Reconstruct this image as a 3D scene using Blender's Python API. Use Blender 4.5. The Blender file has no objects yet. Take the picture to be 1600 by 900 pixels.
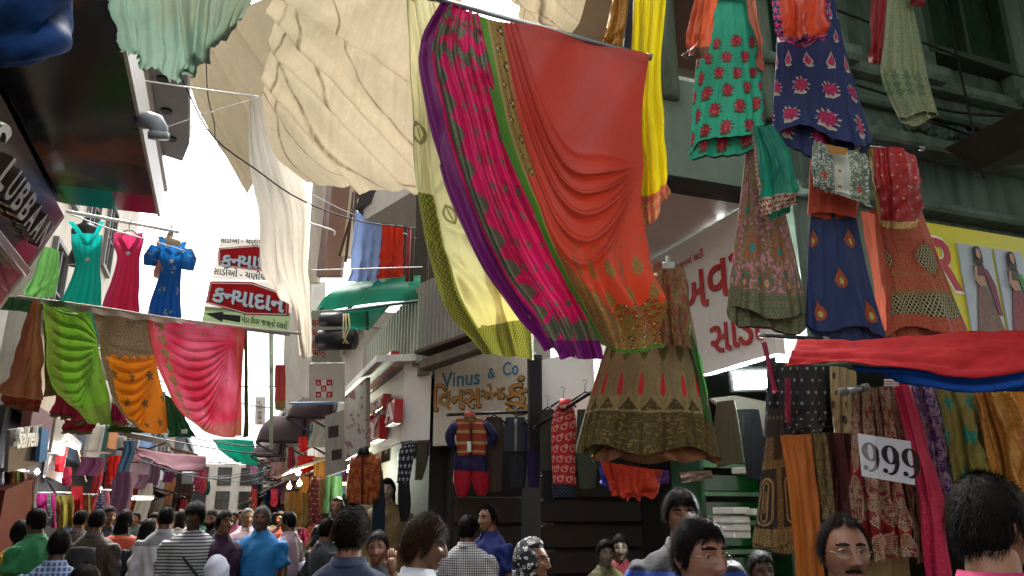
import bpy, bmesh, math, random
import numpy as np
from mathutils import Vector, Matrix
random.seed(7); np.random.seed(7)
rad = math.radians
SC = bpy.context.scene
COL = SC.collection

# ------------------------------------------------------------------ camera, sky, sun, exposure
LENS_PX = 1200.0; YAW = rad(20); PITCH = rad(16.5); EYE = np.array([0, 0, 1.6])
FWD = np.array([math.sin(YAW)*math.cos(PITCH), math.cos(YAW)*math.cos(PITCH), math.sin(PITCH)])
RGT = np.array([math.cos(YAW), -math.sin(YAW), 0.0]); UPV = np.cross(RGT, FWD)
cam_data = bpy.data.cameras.new('camera'); cam = bpy.data.objects.new('camera', cam_data); COL.objects.link(cam)
cam_data.sensor_width = 36; cam_data.lens = 27; cam_data.clip_start = 0.05; cam_data.clip_end = 3000
cam.location = EYE; cam.rotation_euler = (rad(90) + PITCH, 0, -YAW)
SC.camera = cam

SUN_EL, SUN_AZ = rad(60), rad(-8)      # azimuth from +Y (street) towards +X
world = bpy.data.worlds.new('World'); SC.world = world; world.use_nodes = True
wn = world.node_tree; wn.nodes.clear()
sky = wn.nodes.new('ShaderNodeTexSky'); sky.sky_type = 'NISHITA'; sky.sun_disc = False
sky.sun_elevation = SUN_EL; sky.sun_rotation = SUN_AZ; sky.dust_density = 6; sky.air_density = 1.0; sky.ozone_density = 1
hs = wn.nodes.new('ShaderNodeHueSaturation'); hs.inputs['Saturation'].default_value = 0.25
bg = wn.nodes.new('ShaderNodeBackground'); bg.inputs['Strength'].default_value = 0.15
wo = wn.nodes.new('ShaderNodeOutputWorld')
wn.links.new(sky.outputs[0], hs.inputs['Color']); wn.links.new(hs.outputs[0], bg.inputs[0]); wn.links.new(bg.outputs[0], wo.inputs[0])
sun_data = bpy.data.lights.new('sun', 'SUN'); sun_data.energy = 0.8; sun_data.angle = rad(12); sun_data.color = (1, 0.95, 0.86)
sun = bpy.data.objects.new('sun', sun_data); COL.objects.link(sun)
sdir = Vector((math.sin(SUN_AZ)*math.cos(SUN_EL), math.cos(SUN_AZ)*math.cos(SUN_EL), math.sin(SUN_EL)))
sun.rotation_euler = sdir.to_track_quat('Z', 'Y').to_euler(); sun.location = (0, 0, 30)
vs = SC.view_settings; vs.view_transform = 'Standard'; vs.look = 'None'; vs.gamma = 1; vs.use_curve_mapping = False
vs.exposure = 2.35
SC.cycles.use_denoising = True
SC.cycles.max_bounces = 5; SC.cycles.diffuse_bounces = 3; SC.cycles.glossy_bounces = 2; SC.cycles.transmission_bounces = 3
SC.cycles.transparent_max_bounces = 6; SC.cycles.sample_clamp_indirect = 6; SC.cycles.caustics_reflective = False; SC.cycles.caustics_refractive = False

# ------------------------------------------------------------------ picture point + distance -> place
def ray(px, py): return FWD + RGT*((px-800)/LENS_PX) + UPV*((450-py)/LENS_PX)
def D(px, py, d): return EYE + ray(px, py)*d
def onX(px, py, X): q = ray(px, py); return EYE + q*(X/q[0])
def onY(px, py, Y): q = ray(px, py); return EYE + q*(Y/q[1])
def onZ(px, py, Z): q = ray(px, py); return EYE + q*((Z-1.6)/q[2])

# ------------------------------------------------------------------ colours
def lin(c):
    if isinstance(c, str):
        c = c.lstrip('#'); c = [int(c[i:i+2], 16)/255 for i in (0, 2, 4)]
        return tuple(((x+0.055)/1.055)**2.4 if x > 0.04045 else x/12.92 for x in c)
    return tuple(c[:3])

# ------------------------------------------------------------------ small language for node materials
class S:
    __slots__ = ('n', 's')
    def __init__(self, n, s): self.n = n; self.s = s
    def __add__(a, b): return mth('ADD', a, b)
    __radd__ = __add__
    def __sub__(a, b): return mth('SUBTRACT', a, b)
    def __rsub__(a, b): return mth('SUBTRACT', b, a)
    def __mul__(a, b): return mth('MULTIPLY', a, b)
    __rmul__ = __mul__
    def __truediv__(a, b): return mth('DIVIDE', a, b)
    def __lt__(a, b): return mth('LESS_THAN', a, b)
    def __gt__(a, b): return mth('GREATER_THAN', a, b)
NT = None
def put(inp, v):
    if isinstance(v, S): NT.links.new(v.s, inp)
    elif isinstance(v, (tuple, list)) and len(v) == 3 and inp.type == 'RGBA': inp.default_value = (*v, 1)
    else: inp.default_value = v
def mth(op, *a, clamp=False):
    n = NT.nodes.new('ShaderNodeMath'); n.operation = op; n.use_clamp = clamp
    for i, v in enumerate(a): put(n.inputs[i], v)
    return S(n, n.outputs[0])
def fabs(a): return mth('ABSOLUTE', a)
def sin(a): return mth('SINE', a)
def frac(a): return mth('FRACT', a)
def flo(a): return mth('FLOOR', a)
def mn(a, b): return mth('MINIMUM', a, b)
def mx(a, b): return mth('MAXIMUM', a, b)
def hyp(x, y): return mth('SQRT', x*x + y*y)
def ang(y, x): return mth('ARCTAN2', y, x)
def band(x, a, b): return (x > a)*(x < b)
def inv(m): return 1.0 - m
def mix(a, b, m):
    n = NT.nodes.new('ShaderNodeMix'); n.data_type = 'RGBA'
    put(n.inputs[0], m); put(n.inputs[6], a); put(n.inputs[7], b)
    return S(n, n.outputs[2])
def mixv(a, b, m): return a + (b - a)*m if isinstance(a, S) or isinstance(b, S) else m*(b-a) + a
def comb(x, y, z=0.0):
    n = NT.nodes.new('ShaderNodeCombineXYZ')
    for i, v in enumerate((x, y, z)): put(n.inputs[i], v)
    return S(n, n.outputs[0])
def uvs():
    n = NT.nodes.new('ShaderNodeUVMap'); s = NT.nodes.new('ShaderNodeSeparateXYZ'); NT.links.new(n.outputs[0], s.inputs[0])
    return S(s, s.outputs[0]), S(s, s.outputs[1])
def objco(gen=False):
    n = NT.nodes.new('ShaderNodeTexCoord'); return S(n, n.outputs['Generated' if gen else 'Object'])
def geopos():
    n = NT.nodes.new('ShaderNodeNewGeometry'); return S(n, n.outputs['Position'])
def sep(v):
    s = NT.nodes.new('ShaderNodeSeparateXYZ'); put(s.inputs[0], v); return [S(s, s.outputs[i]) for i in range(3)]
def noise(vec, scale, detail=3, rough=0.55, dist=0.0):
    n = NT.nodes.new('ShaderNodeTexNoise'); n.inputs['Scale'].default_value = scale; n.inputs['Detail'].default_value = detail
    n.inputs['Roughness'].default_value = rough; n.inputs['Distortion'].default_value = dist
    put(n.inputs['Vector'], vec); return S(n, n.outputs[0])
def voro(vec, scale, out='Distance', feature='F1'):
    n = NT.nodes.new('ShaderNodeTexVoronoi'); n.feature = feature; n.inputs['Scale'].default_value = scale
    put(n.inputs['Vector'], vec); return S(n, n.outputs[out])
def ramp(v, a, b):      # linear map of a..b to 0..1, clamped
    n = NT.nodes.new('ShaderNodeMapRange'); put(n.inputs[0], v); n.inputs[1].default_value = a; n.inputs[2].default_value = b
    return S(n, n.outputs[0])
def cells(u, v, nu, nv, stag=0.5):
    vv = v*nv; row = flo(vv); y = frac(vv) - 0.5
    uu = u*nu + row*stag; x = frac(uu) - 0.5
    return x, y
def disc(x, y, r): return hyp(x, y) < r
def flower(x, y, r, n=6, k=0.3): return hyp(x, y) < (sin(ang(y, x)*n)*k + 1.0)*r
def diamond(x, y, w, h): return (fabs(x)/w + fabs(y)/h) < 1.0
def drop(x, y, w, h):   # teardrop, point up (y towards +)
    t = y/h
    return (fabs(x) < (1.0 - t)*(1.0 - t*t)*w*0.75)*band(t, -1.0, 1.0)
def leaf(x, y, w, h):
    t = y/h
    return (fabs(x) < (1.0 - t*t)*w)*band(t, -1.0, 1.0)
def mor(*m):
    r = m[0]
    for q in m[1:]: r = mx(r, q)
    return r
def bump(h, strength=0.3, dist=0.01):
    n = NT.nodes.new('ShaderNodeBump'); n.inputs['Strength'].default_value = strength; n.inputs['Distance'].default_value = dist
    put(n.inputs['Height'], h); return S(n, n.outputs[0])

def newmat(name):
    global NT
    m = bpy.data.materials.new(name); m.use_nodes = True; NT = m.node_tree; NT.nodes.clear()
    return m
def finish(m, color, rough=0.6, metal=0.0, normal=None, transl=0.0, sheen=0.0, emit=None, emit_s=0.0, alpha=1.0, spec=0.4, trans_col=None, sss=0.0, coat=0.0):
    p = NT.nodes.new('ShaderNodeBsdfPrincipled'); o = NT.nodes.new('ShaderNodeOutputMaterial')
    put(p.inputs['Base Color'], color); put(p.inputs['Roughness'], rough); put(p.inputs['Metallic'], metal)
    p.inputs['Specular IOR Level'].default_value = spec
    if normal is not None: put(p.inputs['Normal'], normal)
    if sheen: p.inputs['Sheen Weight'].default_value = sheen*0.35; p.inputs['Sheen Roughness'].default_value = 0.4
    if coat: p.inputs['Coat Weight'].default_value = coat
    if emit is not None: put(p.inputs['Emission Color'], emit); p.inputs['Emission Strength'].default_value = emit_s
    if sss: p.inputs['Subsurface Weight'].default_value = sss; p.inputs['Subsurface Radius'].default_value = (0.012, 0.005, 0.003); p.inputs['Subsurface Scale'].default_value = 1.0
    out = p.outputs[0]
    if transl:
        t = NT.nodes.new('ShaderNodeBsdfTranslucent'); put(t.inputs['Color'], trans_col if trans_col is not None else color)
        if normal is not None: put(t.inputs['Normal'], normal)
        x = NT.nodes.new('ShaderNodeMixShader'); put(x.inputs[0], transl); NT.links.new(out, x.inputs[1]); NT.links.new(t.outputs[0], x.inputs[2]); out = x.outputs[0]
    if not (isinstance(alpha, float) and alpha == 1.0):
        t = NT.nodes.new('ShaderNodeBsdfTransparent'); x = NT.nodes.new('ShaderNodeMixShader'); put(x.inputs[0], alpha)
        NT.links.new(t.outputs[0], x.inputs[1]); NT.links.new(out, x.inputs[2]); out = x.outputs[0]
    NT.links.new(out, o.inputs[0])
    return m

MATS = {}
def plain(name, c, rough=0.6, metal=0.0, var=0.25, scale=6.0, bumps=0.15, spec=0.4, transl=0.0, coat=0.0):
    if name in MATS: return MATS[name]
    m = newmat(name); c = lin(c); P = objco()
    n1 = noise(P, scale, 5, 0.6); n2 = noise(P, scale*7, 3)
    f = ramp(n1*0.7 + n2*0.3, 0.3, 0.7)
    col = mix(tuple(x*(1-var) for x in c), tuple(min(1, x*(1+var*0.6)) for x in c), f)
    finish(m, col, rough, metal, bump(n2, bumps, 0.01) if bumps else None, transl, spec=spec, coat=coat)
    MATS[name] = m; return m
def grimy(name, c, dirt='#2c2620', amount=0.5, rough=0.75, scale=1.5, streak=True, bumps=0.3):
    if name in MATS: return MATS[name]
    m = newmat(name); c = lin(c); d = lin(dirt); P = geopos(); x, y, z = sep(P)
    st = noise(comb(x*6.0, y*6.0, z*0.5), scale, 5, 0.65) if streak else noise(P, scale, 5, 0.65)
    blot = noise(P, scale*0.8, 6, 0.7); fine = noise(P, scale*22, 3)
    k = ramp(st*0.5 + blot*0.5, 0.42, 0.72)*amount
    col = mix(mix(c, tuple(q*0.8 for q in c), fine), d, k)
    finish(m, col, rough, 0.0, bump(blot*0.5 + fine*0.5, bumps, 0.02))
    MATS[name] = m; return m
def glow(name, c, s):
    if name in MATS: return MATS[name]
    m = newmat(name); finish(m, lin(c), 0.5, emit=lin(c), emit_s=s); MATS[name] = m; return m
def fabric(name, fn, rough=0.6, sheen=0.08, transl=0.0, weave=900.0, crease=0.25):
    """fn(u, v) -> colour or (colour, gold mask)"""
    if name in MATS: return MATS[name]
    m = newmat(name); u, v = uvs(); r = fn(u, v)
    col, gold = r if isinstance(r, tuple) and len(r) == 2 and isinstance(r[1], S) else (r, None)
    P = geopos(); big = noise(P, 9, 4, 0.6); fine = noise(P, weave*0.35, 2)
    col = mix(col, (0, 0, 0), ramp(fine, 0.75, 0.3)*0.18)
    h = big*0.8 + noise(P, 34, 3, 0.6, 0.8)*0.4 + fine*0.1
    if gold is not None:
        sp = voro(P, weave*0.28)
        col = mix(col, mix(col, (0.0, 0.0, 0.0), 0.55), gold*ramp(sp, 0.25, 0.75)); h = h + gold*0.35 - gold*sp*0.5
        met = gold*0.45; ro = mixv(rough, 0.38, gold)
    else: met = 0.0; ro = rough
    finish(m, col, ro, met, bump(h, crease*1.6, 0.014), transl, sheen)
    MATS[name] = m; return m
def solid(name, c, rough=0.65, sheen=0.08, transl=0.0):
    return fabric(name, lambda u, v: mix(lin(c), tuple(q*0.82 for q in lin(c)), noise(comb(u, v), 5, 3)), rough, sheen, transl)

# ------------------------------------------------------------------ objects
def link(o, parent=None):
    COL.objects.link(o)
    if parent is not None:
        o.parent = parent; o.matrix_parent_inverse = Matrix.Translation(-Vector(parent.location))
    return o
def tag(o, label=None, cat=None, group=None, kind=None):
    if label: o['label'] = label
    if cat: o['category'] = cat
    if group: o['group'] = group
    if kind: o['kind'] = kind
    return o
def thing(name, loc, label, cat, group=None):
    o = bpy.data.objects.new(name, None); o.location = Vector(loc); o.empty_display_size = 0.1; COL.objects.link(o)
    return tag(o, label, cat, group)
def raw(name, V, Fc, mat, parent=None, uv=None, smooth=False):
    me = bpy.data.meshes.new(name); me.from_pydata([tuple(map(float, v)) for v in V], [], Fc)
    if uv is not None:
        L = me.uv_layers.new(name='UVMap'); vi = np.zeros(len(me.loops), int); me.loops.foreach_get('vertex_index', vi)
        L.data.foreach_set('uv', np.asarray(uv, float)[vi].astype(np.float32).ravel())
    if smooth: me.polygons.foreach_set('use_smooth', np.ones(len(me.polygons), bool))
    if mat: me.materials.append(mat)
    me.update()
    return link(bpy.data.objects.new(name, me), parent)
def unit(a): a = np.asarray(a, float); return a/(np.linalg.norm(a)+1e-12)
class MB:
    """collects boxes, tubes and sheets into one mesh"""
    def __init__(s): s.V = []; s.F = []; s.UV = []
    def add(s, V, F, UV=None):
        k = len(s.V); s.V += [np.asarray(v, float) for v in V]; s.F += [tuple(i+k for i in f) for f in F]
        s.UV += list(UV) if UV is not None else [(v[0]+v[1], v[2]) for v in V]
        return s
    def box(s, c, size, ax=(1, 0, 0), ay=(0, 1, 0), az=(0, 0, 1), bev=0.0):
        c = np.asarray(c, float); ax, ay, az = unit(ax), unit(ay), unit(az); hx, hy, hz = [q/2 for q in size]
        if bev <= 0:
            V = [c+ax*hx*i+ay*hy*j+az*hz*k for k in (-1, 1) for j in (-1, 1) for i in (-1, 1)]
            return s.add(V, [(0, 2, 3, 1), (4, 5, 7, 6), (0, 1, 5, 4), (2, 6, 7, 3), (0, 4, 6, 2), (1, 3, 7, 5)])
        b = min(bev, hx*0.8, hy*0.8, hz*0.8); V = []; idx = {}
        for i in (-1, 1):
            for j in (-1, 1):
                for k in (-1, 1):
                    for a in range(3):
                        q = [hx-b, hy-b, hz-b]; q[a] = (hx, hy, hz)[a]
                        idx[i, j, k, a] = len(V); V.append(c+ax*q[0]*i+ay*q[1]*j+az*q[2]*k)
        F = []
        for a in range(3):
            for sg in (-1, 1):
                o = [(-1, -1), (1, -1), (1, 1), (-1, 1)]
                f = []
                for p, q in o:
                    t = [0, 0, 0]; t[a] = sg; t[(a+1) % 3] = p; t[(a+2) % 3] = q; f.append(idx[(*t, a)])
                F.append(tuple(f if sg > 0 else f[::-1]))
        for a in range(3):       # edges along axis a
            b1, b2 = (a+1) % 3, (a+2) % 3
            for p in (-1, 1):
                for q in (-1, 1):
                    t0 = [0, 0, 0]; t0[a] = -1; t0[b1] = p; t0[b2] = q; t1 = list(t0); t1[a] = 1
                    f = (idx[(*t0, b1)], idx[(*t1, b1)], idx[(*t1, b2)], idx[(*t0, b2)])
                    F.append(f if p*q < 0 else f[::-1])
        for i in (-1, 1):
            for j in (-1, 1):
                for k in (-1, 1):
                    f = (idx[i, j, k, 0], idx[i, j, k, 1], idx[i, j, k, 2]); F.append(f if i*j*k > 0 else f[::-1])
        return s.add(V, F)
    def beam(s, a, b, w, h=None, up=(0, 0, 1), bev=0.0):
        a = np.asarray(a, float); b = np.asarray(b, float); d = b-a; az = unit(d); ax = np.cross(up, az)
        ax = unit(ax) if np.linalg.norm(ax) > 1e-4 else np.array([1., 0, 0]); ay = np.cross(az, ax)
        return s.box((a+b)/2, (w, h or w, np.linalg.norm(d)), ax, ay, az, bev)
    def tube(s, pts, r, n=8, cap=True):
        P = [np.asarray(p, float) for p in pts]; m = len(P); R = r if hasattr(r, '__len__') else [r]*m
        V = []; prev = None
        for i in range(m):
            t = unit(P[min(i+1, m-1)]-P[max(i-1, 0)])
            if prev is None: a = np.cross(t, (0, 0, 1)); a = unit(a) if np.linalg.norm(a) > 1e-3 else np.array([1., 0, 0])
            else: a = unit(prev - t*np.dot(prev, t))
            prev = a; b = np.cross(t, a)
            V += [P[i] + (a*math.cos(2*math.pi*k/n) + b*math.sin(2*math.pi*k/n))*R[i] for k in range(n)]
        F = [(i*n+k, i*n+(k+1) % n, (i+1)*n+(k+1) % n, (i+1)*n+k) for i in range(m-1) for k in range(n)]
        if cap: F += [tuple(range(n))[::-1], tuple(range((m-1)*n, m*n))]
        UV = [(k/n, i/max(1, m-1)) for i in range(m) for k in range(n)]
        return s.add(V, F, UV)
    def lathe(s, base, prof, n=16, axis=(0, 0, 1)):
        base = np.asarray(base, float); az = unit(axis); ax = np.cross(az, (0, 1, 0)); ax = unit(ax) if np.linalg.norm(ax) > 1e-3 else np.array([1., 0, 0]); ay = np.cross(az, ax)
        V = [base+az*h+(ax*math.cos(2*math.pi*k/n)+ay*math.sin(2*math.pi*k/n))*r for r, h in prof for k in range(n)]
        m = len(prof); F = [(i*n+k, i*n+(k+1) % n, (i+1)*n+(k+1) % n, (i+1)*n+k) for i in range(m-1) for k in range(n)]
        F += [tuple(range(n))[::-1], tuple(range((m-1)*n, m*n))]
        return s.add(V, F)
    def quad(s, a, b, c, d): return s.add([a, b, c, d], [(0, 1, 2, 3)], [(0, 0), (1, 0), (1, 1), (0, 1)])
    def prism(s, poly, off):          # polygon of 3-D points, extruded by off
        n = len(poly); poly = [np.asarray(p, float) for p in poly]; off = np.asarray(off, float)
        V = poly+[p+off for p in poly]
        return s.add(V, [tuple(range(n)), tuple(range(n, 2*n))[::-1]]+[((i+1) % n, i, n+i, n+(i+1) % n) for i in range(n)])
    def build(s, name, mat, parent=None, smooth=False): return raw(name, s.V, s.F, mat, parent, s.UV, smooth)
def slab(p0, p1, p2, t):               # board from three corners (bottom-left, bottom-right, top-left), thickness t backwards
    p0, p1, p2 = map(lambda q: np.asarray(q, float), (p0, p1, p2)); n = unit(np.cross(p1-p0, p2-p0))
    return MB().prism([p0, p1, p1+(p2-p0), p2], -n*t), n

# ------------------------------------------------------------------ cloth
def crom(P, t):
    """Catmull-Rom through rows P (k, ...) at parameter array t in 0..1"""
    P = np.asarray(P, float); k = len(P)
    if k == 2: return P[0]*(1-t)[:, None] + P[1]*t[:, None] if P.ndim == 2 else P[0]*(1-t)[:, None, None] + P[1]*t[:, None, None]
    x = t*(k-1); i = np.clip(np.floor(x).astype(int), 0, k-2); f = x-i
    g = lambda j: P[np.clip(j, 0, k-1)]
    a = np.where(True, g(i-1), 0); b = g(i); c = g(i+1); d = g(i+2)
    a = np.where((i-1 < 0).reshape(-1, *[1]*(P.ndim-1)), 2*b-c, a); d = np.where((i+2 > k-1).reshape(-1, *[1]*(P.ndim-1)), 2*c-b, d)
    f = f.reshape(-1, *[1]*(P.ndim-1))
    return 0.5*(2*b + (c-a)*f + (2*a-5*b+4*c-d)*f*f + (3*b-a-3*c+d)*f**3)
def sheet(grid, nu, nv, fold=None, rag=0.0):
    """grid: rows (top to bottom) of (px, py, distance); returns verts, faces, uv. fold(px, py, u, v) = metres along the normal"""
    G = [crom(np.array(r, float), np.linspace(0, 1, nu)) for r in grid]
    G = crom(np.array(G), np.linspace(0, 1, nv))                     # nv x nu x 3
    u, v = np.meshgrid(np.linspace(0, 1, nu), np.linspace(0, 1, nv))
    if rag:
        rn = np.random.RandomState(int(abs(G[0, 0, 0]*7+G[0, 0, 1])) % 9999)
        def jag(n):
            x = np.linspace(0, 1, n); q = (rn.rand(n)-0.5)*0.8+np.interp(x, np.linspace(0, 1, max(4, n//5)), rn.rand(max(4, n//5))-0.5)*1.4+np.interp(x, np.linspace(0, 1, max(3, n//14)), rn.rand(max(3, n//14))-0.5)*1.6
            return q*rag
        j = jag(nu)
        for k in range(4): G[-1-k, :, 1] += j*(1-k/4)
        j2, j3 = jag(nv)*.5, jag(nv)*.5
        for k in range(3): G[:, -1-k, 0] += j2*(1-k/3); G[:, k, 0] += j3*(1-k/3)
    px, py, d = G[..., 0], G[..., 1], G[..., 2]
    P = EYE + (FWD + RGT*((px-800)/LENS_PX)[..., None] + UPV*((450-py)/LENS_PX)[..., None])*d[..., None]
    if fold is not None:
        du = np.gradient(P, axis=1); dv = np.gradient(P, axis=0); n = np.cross(du, dv); n /= np.linalg.norm(n, axis=2, keepdims=True)+1e-9
        n *= np.sign((n*(EYE-P)).sum(2, keepdims=True)+1e-12)        # towards the street
        P = P + n*fold(px, py, u, v)[..., None]
    i = np.arange(nv-1)[:, None]*nu+np.arange(nu-1)[None]
    F = np.stack([i, i+nu, i+nu+1, i+1], -1).reshape(-1, 4)
    return P.reshape(-1, 3), F.tolist(), np.stack([u, 1-v], -1).reshape(-1, 2)
def cloth(name, grid, mat, nu=60, nv=60, fold=None, parent=None, rag=0.0, thick=0.0):
    V, F, U = sheet(grid, nu, nv, fold, rag); o = raw(name, V, F, mat, parent, U, True)
    if thick:
        md = o.modifiers.new('t', 'SOLIDIFY'); md.thickness = thick; md.offset = 0
    return o
def fnoise(x, seed=0, octs=3):
    r = np.random.RandomState(seed); s = 0
    for k in range(octs): s = s + np.sin(x*(1.9**k)*r.uniform(.8, 1.2)+r.uniform(0, 6.3))/(1.5**k)
    return s
def pleats(n, amp, grow=0.3, seed=1, lean=0.0):
    def f(px, py, u, v):
        x = (u+lean*v)*n*2*np.pi; x = x+0.9*fnoise(u*7, seed)+0.5*fnoise(v*3+u*2, seed+3)
        return amp*(grow+(1-grow)*v)*(np.sin(x)*0.7+0.3*np.sin(2.3*x+1)) + amp*0.35*fnoise(v*9+u*5, seed+5)*v
    return f
def swags(gx, gy, n, amp, seed=1, sag=0.6, R=300.0, wrinkle=0.3, top=0.0):
    """folds that run out of a gathering point (gx, gy) and sag"""
    def f(px, py, u, v):
        dx, dy = px-gx, py-gy; r = np.hypot(dx, dy)+1e-6; th = np.arctan2(dy, dx) - sag*np.minimum(r/R, 1.5)*np.sign(-dx)*0.5
        a = np.clip(r/R*2.2, 0.15, 1)*np.exp(-np.maximum(0, r/R-0.7)*0.8)
        q = th*n + 0.8*fnoise(th*3, seed)
        w = 1-np.exp(-(v/(top+1e-3))**2) if top else 1
        return amp*a*w*(np.sin(q)*0.65+0.35*np.sin(2.1*q+1.3)) + amp*wrinkle*fnoise((px+py)/R*5, seed+2)*fnoise((px-py)/R*4, seed+7)*0.5
    return f
def sumf(*fs): return lambda *a: sum(f(*a) for f in fs)

def skirt(name, outline, mat, d, parent=None, nu=72, nv=40, flat=0.22, waves=7, wamp=0.05, seed=1, hem=1.0, crump=0.055, back=0.0):
    """flared skirt as a flattened tube. outline: rows (left px, left py, right px, right py) from waist to hem; d: distance at waist (or (top, bottom))"""
    O = crom(np.array(outline, float), np.linspace(0, 1, nv)); d0, d1 = d if hasattr(d, '__len__') else (d, d)
    dv = np.linspace(d0, d1, nv); V = []; U = []
    r = np.random.RandomState(seed); ph = r.uniform(0, 6.3, 4)
    for j in range(nv):
        t = j/(nv-1); L = D(O[j, 0], O[j, 1], dv[j]); R_ = D(O[j, 2], O[j, 3], dv[j]); c = (L+R_)/2; a = (R_-L)/2; w = np.linalg.norm(a)
        toward = unit(np.array([-FWD[0], -FWD[1], 0])); vert = unit(D(O[-1, 0]+O[-1, 2], 0, 1)*0+np.array([0, 0, -1]))
        for k in range(nu):
            th = 2*math.pi*k/nu; wv = wamp*(t**1.3)*(math.sin(waves*th+ph[0])*0.6+0.4*math.sin((waves*1.7)*th+ph[1]+t*2))
            fo = (0.25+0.75*t)*(math.sin((waves*2.3)*th+ph[3]+1.3*math.sin(3*th+ph[1])+0.5*math.sin(t*5+ph[2]))*0.6+0.4*math.sin((waves*4.1)*th+ph[0]+0.9*math.sin(t*7+th*2))) + 0.35*math.sin(t*13+th*3+ph[1])*math.sin(th*5+t*4+ph[2])
            P = c - a*math.cos(th)*(1+wv*0.35) + toward*w*flat*math.sin(th)*(1+wv*3.0) + toward*w*crump*fo*abs(math.sin(th))
            if t > 0.7: P = P + vert*w*((t-0.7)/0.3)*(hem*0.13*math.sin(waves*th*0.5+ph[2]) + back*max(0.0, -math.sin(th)))
            V.append(P); U.append((k/nu*2 % 1.0 if False else (k/(nu/2) if k <= nu/2 else 2-k/(nu/2)), 1-t))
    F = [(j*nu+k, (j+1)*nu+k, (j+1)*nu+(k+1) % nu, j*nu+(k+1) % nu) for j in range(nv-1) for k in range(nu)]
    return raw(name, V, F, mat, parent, U, True)

# ------------------------------------------------------------------ lettering
def text(name, s, mat, origin, xdir, ydir, h, depth=0.004, parent=None, bold=0.0, spacing=1.0, fit=None, shear=0.0):
    """letters with their baseline at origin along xdir; h = capital height; fit = width in metres"""
    co = np.zeros((0, 3)); F = []; x0 = 0.0; parts = s.split('\u0acd')
    for q, body in enumerate(parts):
        cu = bpy.data.curves.new(name, 'FONT'); cu.body = body; cu.size = 1.0; cu.offset = bold; cu.space_character = spacing; cu.resolution_u = 3; cu.shear = shear
        o = bpy.data.objects.new(name, cu); COL.objects.link(o); dg = bpy.context.evaluated_depsgraph_get(); dg.update()
        me = bpy.data.meshes.new_from_object(o.evaluated_get(dg)); bpy.data.objects.remove(o); bpy.data.curves.remove(cu)
        c = np.zeros(len(me.vertices)*3); me.vertices.foreach_get('co', c); c = c.reshape(-1, 3)
        k = len(co); F += [tuple(i+k for i in p.vertices) for p in me.polygons]; bpy.data.meshes.remove(me)
        c[:, 0] += x0
        if q < len(parts)-1:                      # half form: the stem of the last consonant is cut away
            lim = c[:, 0].max()-0.10; c[:, 0] = np.minimum(c[:, 0], lim); x0 = lim-0.03
        co = np.vstack([co, c])
    n = len(co)
    if n == 0: return None
    sx = h/0.72
    if fit: co[:, 0] -= co[:, 0].min()
    w = co[:, 0].max(); kx = (fit/w) if fit else sx
    X, Y = unit(xdir), np.asarray(ydir, float); Y = unit(Y); N = np.cross(X, Y)
    o0 = np.asarray(origin, float)
    A = o0 + co[:, :1]*kx*X + co[:, 1:2]*sx*Y
    if depth <= 0: return raw(name, A, F, mat, parent)
    # extrude: front at depth, sides from boundary edges
    from collections import Counter
    ec = Counter()
    for f in F:
        for i in range(len(f)): ec[tuple(sorted((f[i], f[(i+1) % len(f)])))] += 1
    V = list(A+N*depth)+list(A); FF = list(F)
    for f in F:
        for i in range(len(f)):
            a, b = f[i], f[(i+1) % len(f)]
            if ec[tuple(sorted((a, b)))] == 1: FF.append((b, a, a+n, b+n))
    return raw(name, V, FF, mat, parent)
# ================================================================== SETTING
asphalt = grimy('asphalt', '#4a4744', '#211e1c', 0.6, 0.85, 2.0, False, 0.5)
g = raw('ground', [(-150, -100, 0), (150, -100, 0), (150, 300, 0), (-150, 300, 0)], [(0, 1, 2, 3)], asphalt); tag(g, kind='structure')

stone = grimy('green_painted_stone', '#64786c', '#161d18', 0.95, 0.85, 1.9)
stone2 = grimy('pale_green_stone', '#7a8d80', '#1b221d', 0.95, 0.85, 1.7)
white_wall = grimy('white_painted_wall', '#d9d7d0', '#6a6258', 0.45, 0.6, 1.2)
cream_wall = grimy('cream_plaster', '#c9bfae', '#5b5146', 0.55, 0.8, 1.2)
grey_wall = grimy('grey_plaster', '#9a9890', '#46423c', 0.6, 0.8, 1.2)
brown_wall = grimy('brown_painted_wall', '#8a6a5a', '#4a382e', 0.4, 0.7, 1.4)
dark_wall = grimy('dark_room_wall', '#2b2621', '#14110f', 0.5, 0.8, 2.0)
rust = grimy('rusty_iron', '#5b4538', '#241812', 0.7, 0.8, 4.0)
iron = plain('dark_iron', '#2a2a2c', 0.5, 0.6)
steel = plain('galvanised_steel', '#9da2a3', 0.35, 0.8, 0.2)
pvc = plain('grey_pvc', '#8f969c', 0.4, 0, 0.15, bumps=0.0)
woodd = plain('dark_wood', '#2e2119', 0.6, 0, 0.4, 5)
white_p = plain('white_paint', '#e4e2dc', 0.4, 0, 0.08, 4, 0.03)
black_p = plain('black_plastic', '#17171a', 0.4, 0, 0.2)
glassm = newmat('window_glass'); finish(glassm, lin('#1c2422'), 0.12, 0, None, spec=0.6)
red_sign = plain('red_acrylic', '#a0141c', 0.3, 0, 0.1, 3, 0.0, coat=0.3)
chrome = plain('brushed_chrome', '#b9b4b0', 0.28, 0.9, 0.15, 8, 0.02)

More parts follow.
